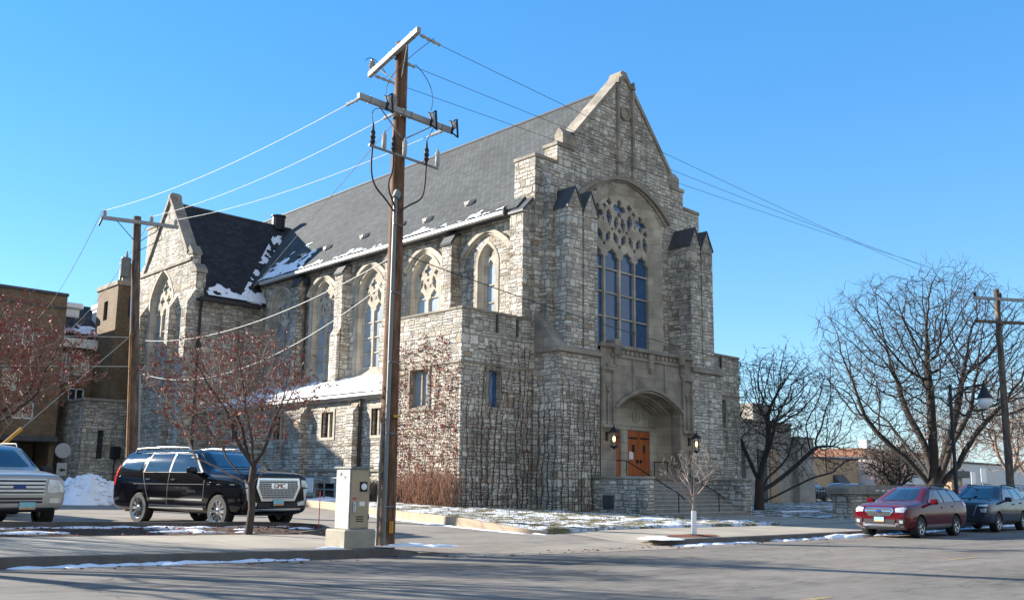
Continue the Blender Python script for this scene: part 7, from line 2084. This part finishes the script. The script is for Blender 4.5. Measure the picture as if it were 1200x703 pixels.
# --- crossover ---------------------------------------------------------------
def crossover(loc, rz, label, pm, group=None, cat='suv', detail=True):
    global wr_z
    wr_z = .355
    root = empty('crossover', loc, rz, label, cat, group)
    L = [(2.28, .40, .66, .5, .78, .72, .76, .92, .66, .99, 1.01), (2.22, .30, .82, .44, .88, .72, .86, .97, .74, 1.05, 1.07), (2.0, .25, .86, .42, .915, .72, .90, 1.0, .78, 1.09, 1.11), (1.3, .24, .87, .42, .92, .74, .91, 1.03, .8, 1.14, 1.17),
         (1.02, .24, .87, .42, .92, .74, .915, 1.05, .8, 1.15, 1.18), (.88, .24, .87, .42, .92, .74, .915, 1.06, .79, 1.2, 1.23), (.12, .24, .87, .42, .92, .74, .91, 1.08, .66, 1.6, 1.65), (-.1, .24, .87, .42, .92, .74, .91, 1.08, .65, 1.63, 1.685),
         (-.9, .24, .87, .42, .92, .74, .91, 1.1, .64, 1.64, 1.70), (-1.75, .26, .87, .44, .92, .76, .90, 1.13, .62, 1.59, 1.645), (-1.98, .28, .86, .44, .91, .76, .89, 1.14, .63, 1.52, 1.57), (-2.24, .34, .82, .48, .89, .78, .87, 1.12, .72, 1.26, 1.3), (-2.34, .42, .76, .52, .84, .78, .82, 1.05, .74, 1.12, 1.15)]
    ob, bvh = car_body(root, L, pm, (1.35, -1.35), .41, .32, .91)
    c = dict(W=.91, wr=.355, axles=(1.35, -1.35), spokes=5, rimkind='twin' if detail else 'one', chrome_trim=1 if detail else 2, dlo=[(.80, 1.12), (.12, 1.54), (-.7, 1.57), (-1.6, 1.51), (-2.0, 1.27), (-1.7, 1.17)],
             side=[[(.68, 1.14), (.1, 1.52), (-.44, 1.545), (-.44, 1.145)], [(-.52, 1.15), (-.52, 1.545), (-1.15, 1.535), (-1.3, 1.17)], [(-1.4, 1.18), (-1.26, 1.52), (-1.58, 1.49), (-1.88, 1.28), (-1.68, 1.2)]],
             ws=[(-.80, 1.20), (.80, 1.20), (.63, 1.61), (-.63, 1.61)], rw=[(-.62, 1.26), (.62, 1.26), (.52, 1.52), (-.52, 1.52)],
             seams=[((.94, .45), (.96, 1.04)), ((-.48, .4), (-.48, 1.1)), ((-.98, .5), (-1.35, 1.15)), ((.94, .4), (-.95, .4))], handles=((-.28, .98), (-1.12, 1.02)), handle_mat='trim', mirror=(.64, 1.11, pm),
             sidebits=[('cladding', 'trim', [(.98, .28), (.94, .42), (-.92, .42), (-.98, .28)], .012), ('tail_lamp', 'red_lens', [(-1.95, 1.0), (-1.98, 1.12), (-2.12, 1.12), (-2.24, .99)], .012)],
             front=[('grille', 'trim', [[(-.46, .98), (.46, .98), (.50, .84), (.36, .58), (-.36, .58), (-.50, .84)]], .016), ('grille_trim', 'satin', [strip((-.5, .97), (-.36, .6), .035), strip((.5, .97), (.36, .6), .035)], .024),
                    ('headlight', 'lens', sym([(.54, .98), (.82, 1.0), (.84, .93), (.56, .92)]), .012), ('lower_lamp', 'lens', sym([(.60, .84), (.80, .86), (.78, .72), (.62, .72)]), .014), ('lower_intake', 'trim', [rect(-.62, .62, .34, .54)], .014), ('skid_trim', 'satin', [strip((-.4, .33), (.4, .33), .04)], .022)],
             rear=[('licence_plate', 'plate', [rect(-.16, .16, .8, .95)], .01)])
    common(root, bvh, c)
    roof_rails(root, -1.6, -.05, .6, 1.64, MAT['trim'], .03)
    return root
cx_, cy_ = 37.25, 12.6
crossover((cx_, cy_, Zst(cx_, cy_)), R(180), 'dark slate crossover parked behind the red wagon', MAT['p_slate'])
far = [((77.6, 41.0), 8, 'p_far', 'dark blue car behind the iron fence, nearest the stone hall'), ((83.2, 41.4), 185, 'p_slate', 'grey car behind the iron fence, middle of three'), ((88.9, 41.8), 5, 'p_far', 'dark blue car behind the iron fence, farthest right of three'),
       ((72.2, 25.2), 170, 'p_red', 'red car in the far car park beside the white signs'), ((82, 26.0), 172, 'p_white', 'pale car in the far car park behind the slate crossover'), ((88, 27), 176, 'p_slate', 'grey car at the right edge of the far car park')]
for (x, y), a, m, lab in far:
    crossover((x, y, Hg(x, y) - .02), R(a), lab, MAT[m], 'cars in the far car park', 'car', False)
# ------------------------------------------------------------------ camera, sun, sky
f_, yaw, pitch, roll, py_ = 1064., .7690, .1577, .01262, 395.
cyw, syw = math.cos(yaw), math.sin(yaw); cp, sp = math.cos(pitch), math.sin(pitch)
fw = Vector((syw * cp, cyw * cp, sp)); rt0 = Vector((cyw, -syw, 0)); up0 = rt0.cross(fw)
rr = rt0 * math.cos(roll) + up0 * math.sin(roll); uu = -rt0 * math.sin(roll) + up0 * math.cos(roll)
cam = bpy.data.cameras.new('camera'); co = bpy.data.objects.new('camera', cam); COL.objects.link(co)
M = Matrix((rr, uu, -fw)).transposed().to_4x4(); M.translation = Vector((0, 0, 1.5)); co.matrix_world = M
cam.sensor_width = 36; cam.lens = f_ / 1200 * 36; cam.shift_y = (py_ - 351.5) / 1200; cam.clip_end = 5000; cam.clip_start = .05
SC.camera = co
AZ, ELV = R(28), R(21.5)          # sun stands AZ left (west) of +Y
sd = Vector((-math.sin(AZ) * math.cos(ELV), math.cos(AZ) * math.cos(ELV), math.sin(ELV)))
sl = bpy.data.lights.new('sun', 'SUN'); sl.energy = 5.0; sl.angle = R(.5); sl.color = (1., .94, .84)
so = bpy.data.objects.new('sun', sl); COL.objects.link(so); so.rotation_euler = (-sd).to_track_quat('-Z', 'Y').to_euler(); so.location = (-30, 60, 60)
w = bpy.data.worlds.new('World'); SC.world = w; w.use_nodes = True
nt = w.node_tree; bg = nt.nodes['Background']
sky = nt.nodes.new('ShaderNodeTexSky'); sky.sky_type = 'NISHITA'; sky.sun_disc = False
sky.sun_elevation = ELV; sky.sun_rotation = -AZ; sky.air_density = 1.0; sky.dust_density = 0.; sky.ozone_density = 2.2; sky.altitude = 200
hs = nt.nodes.new('ShaderNodeHueSaturation'); hs.inputs['Saturation'].default_value = 1.38
nt.links.new(sky.outputs[0], hs.inputs['Color']); gz = nt.nodes.new('ShaderNodeSeparateXYZ'); tcw = nt.nodes.new('ShaderNodeTexCoord'); nt.links.new(tcw.outputs['Generated'], gz.inputs[0])
hf = maprange(nt, gz.outputs[2], 0., .17, .45, 0., True)
grad = ramp(nt, gz.outputs[2], [(.0, (1.35, 2.35, 3.3)), (.12, (1.08, 2.1, 3.3)), (.4, (.6, 1.64, 3.35)), (.7, (.34, 1.35, 3.3))])
hs2 = mix(nt, .55, hs.outputs[0], grad)
# unseen pale veil added to the southern sky, fills the shaded front
south_fill = maprange(nt, gz.outputs[1], -.02, -.45, 0., 1., True)
fill_noise = maprange(nt, noise_(nt, scalev(nt, tcw.outputs['Generated'], (1., 1., 2.5)), 2.4, 5., .6), .30, .62, .25, .85)
hs3 = mix(nt, math_(nt, 'MULTIPLY', south_fill, fill_noise), hs2, (2.75, 2.75, 2.75))
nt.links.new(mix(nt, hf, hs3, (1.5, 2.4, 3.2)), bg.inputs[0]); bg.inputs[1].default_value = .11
v = SC.view_settings; v.view_transform = 'Standard'; v.look = 'None'; v.gamma = 1; v.exposure = 1.45; v.use_curve_mapping = False
SC.render.engine = 'CYCLES'; SC.cycles.max_bounces = 6; SC.cycles.use_denoising = True
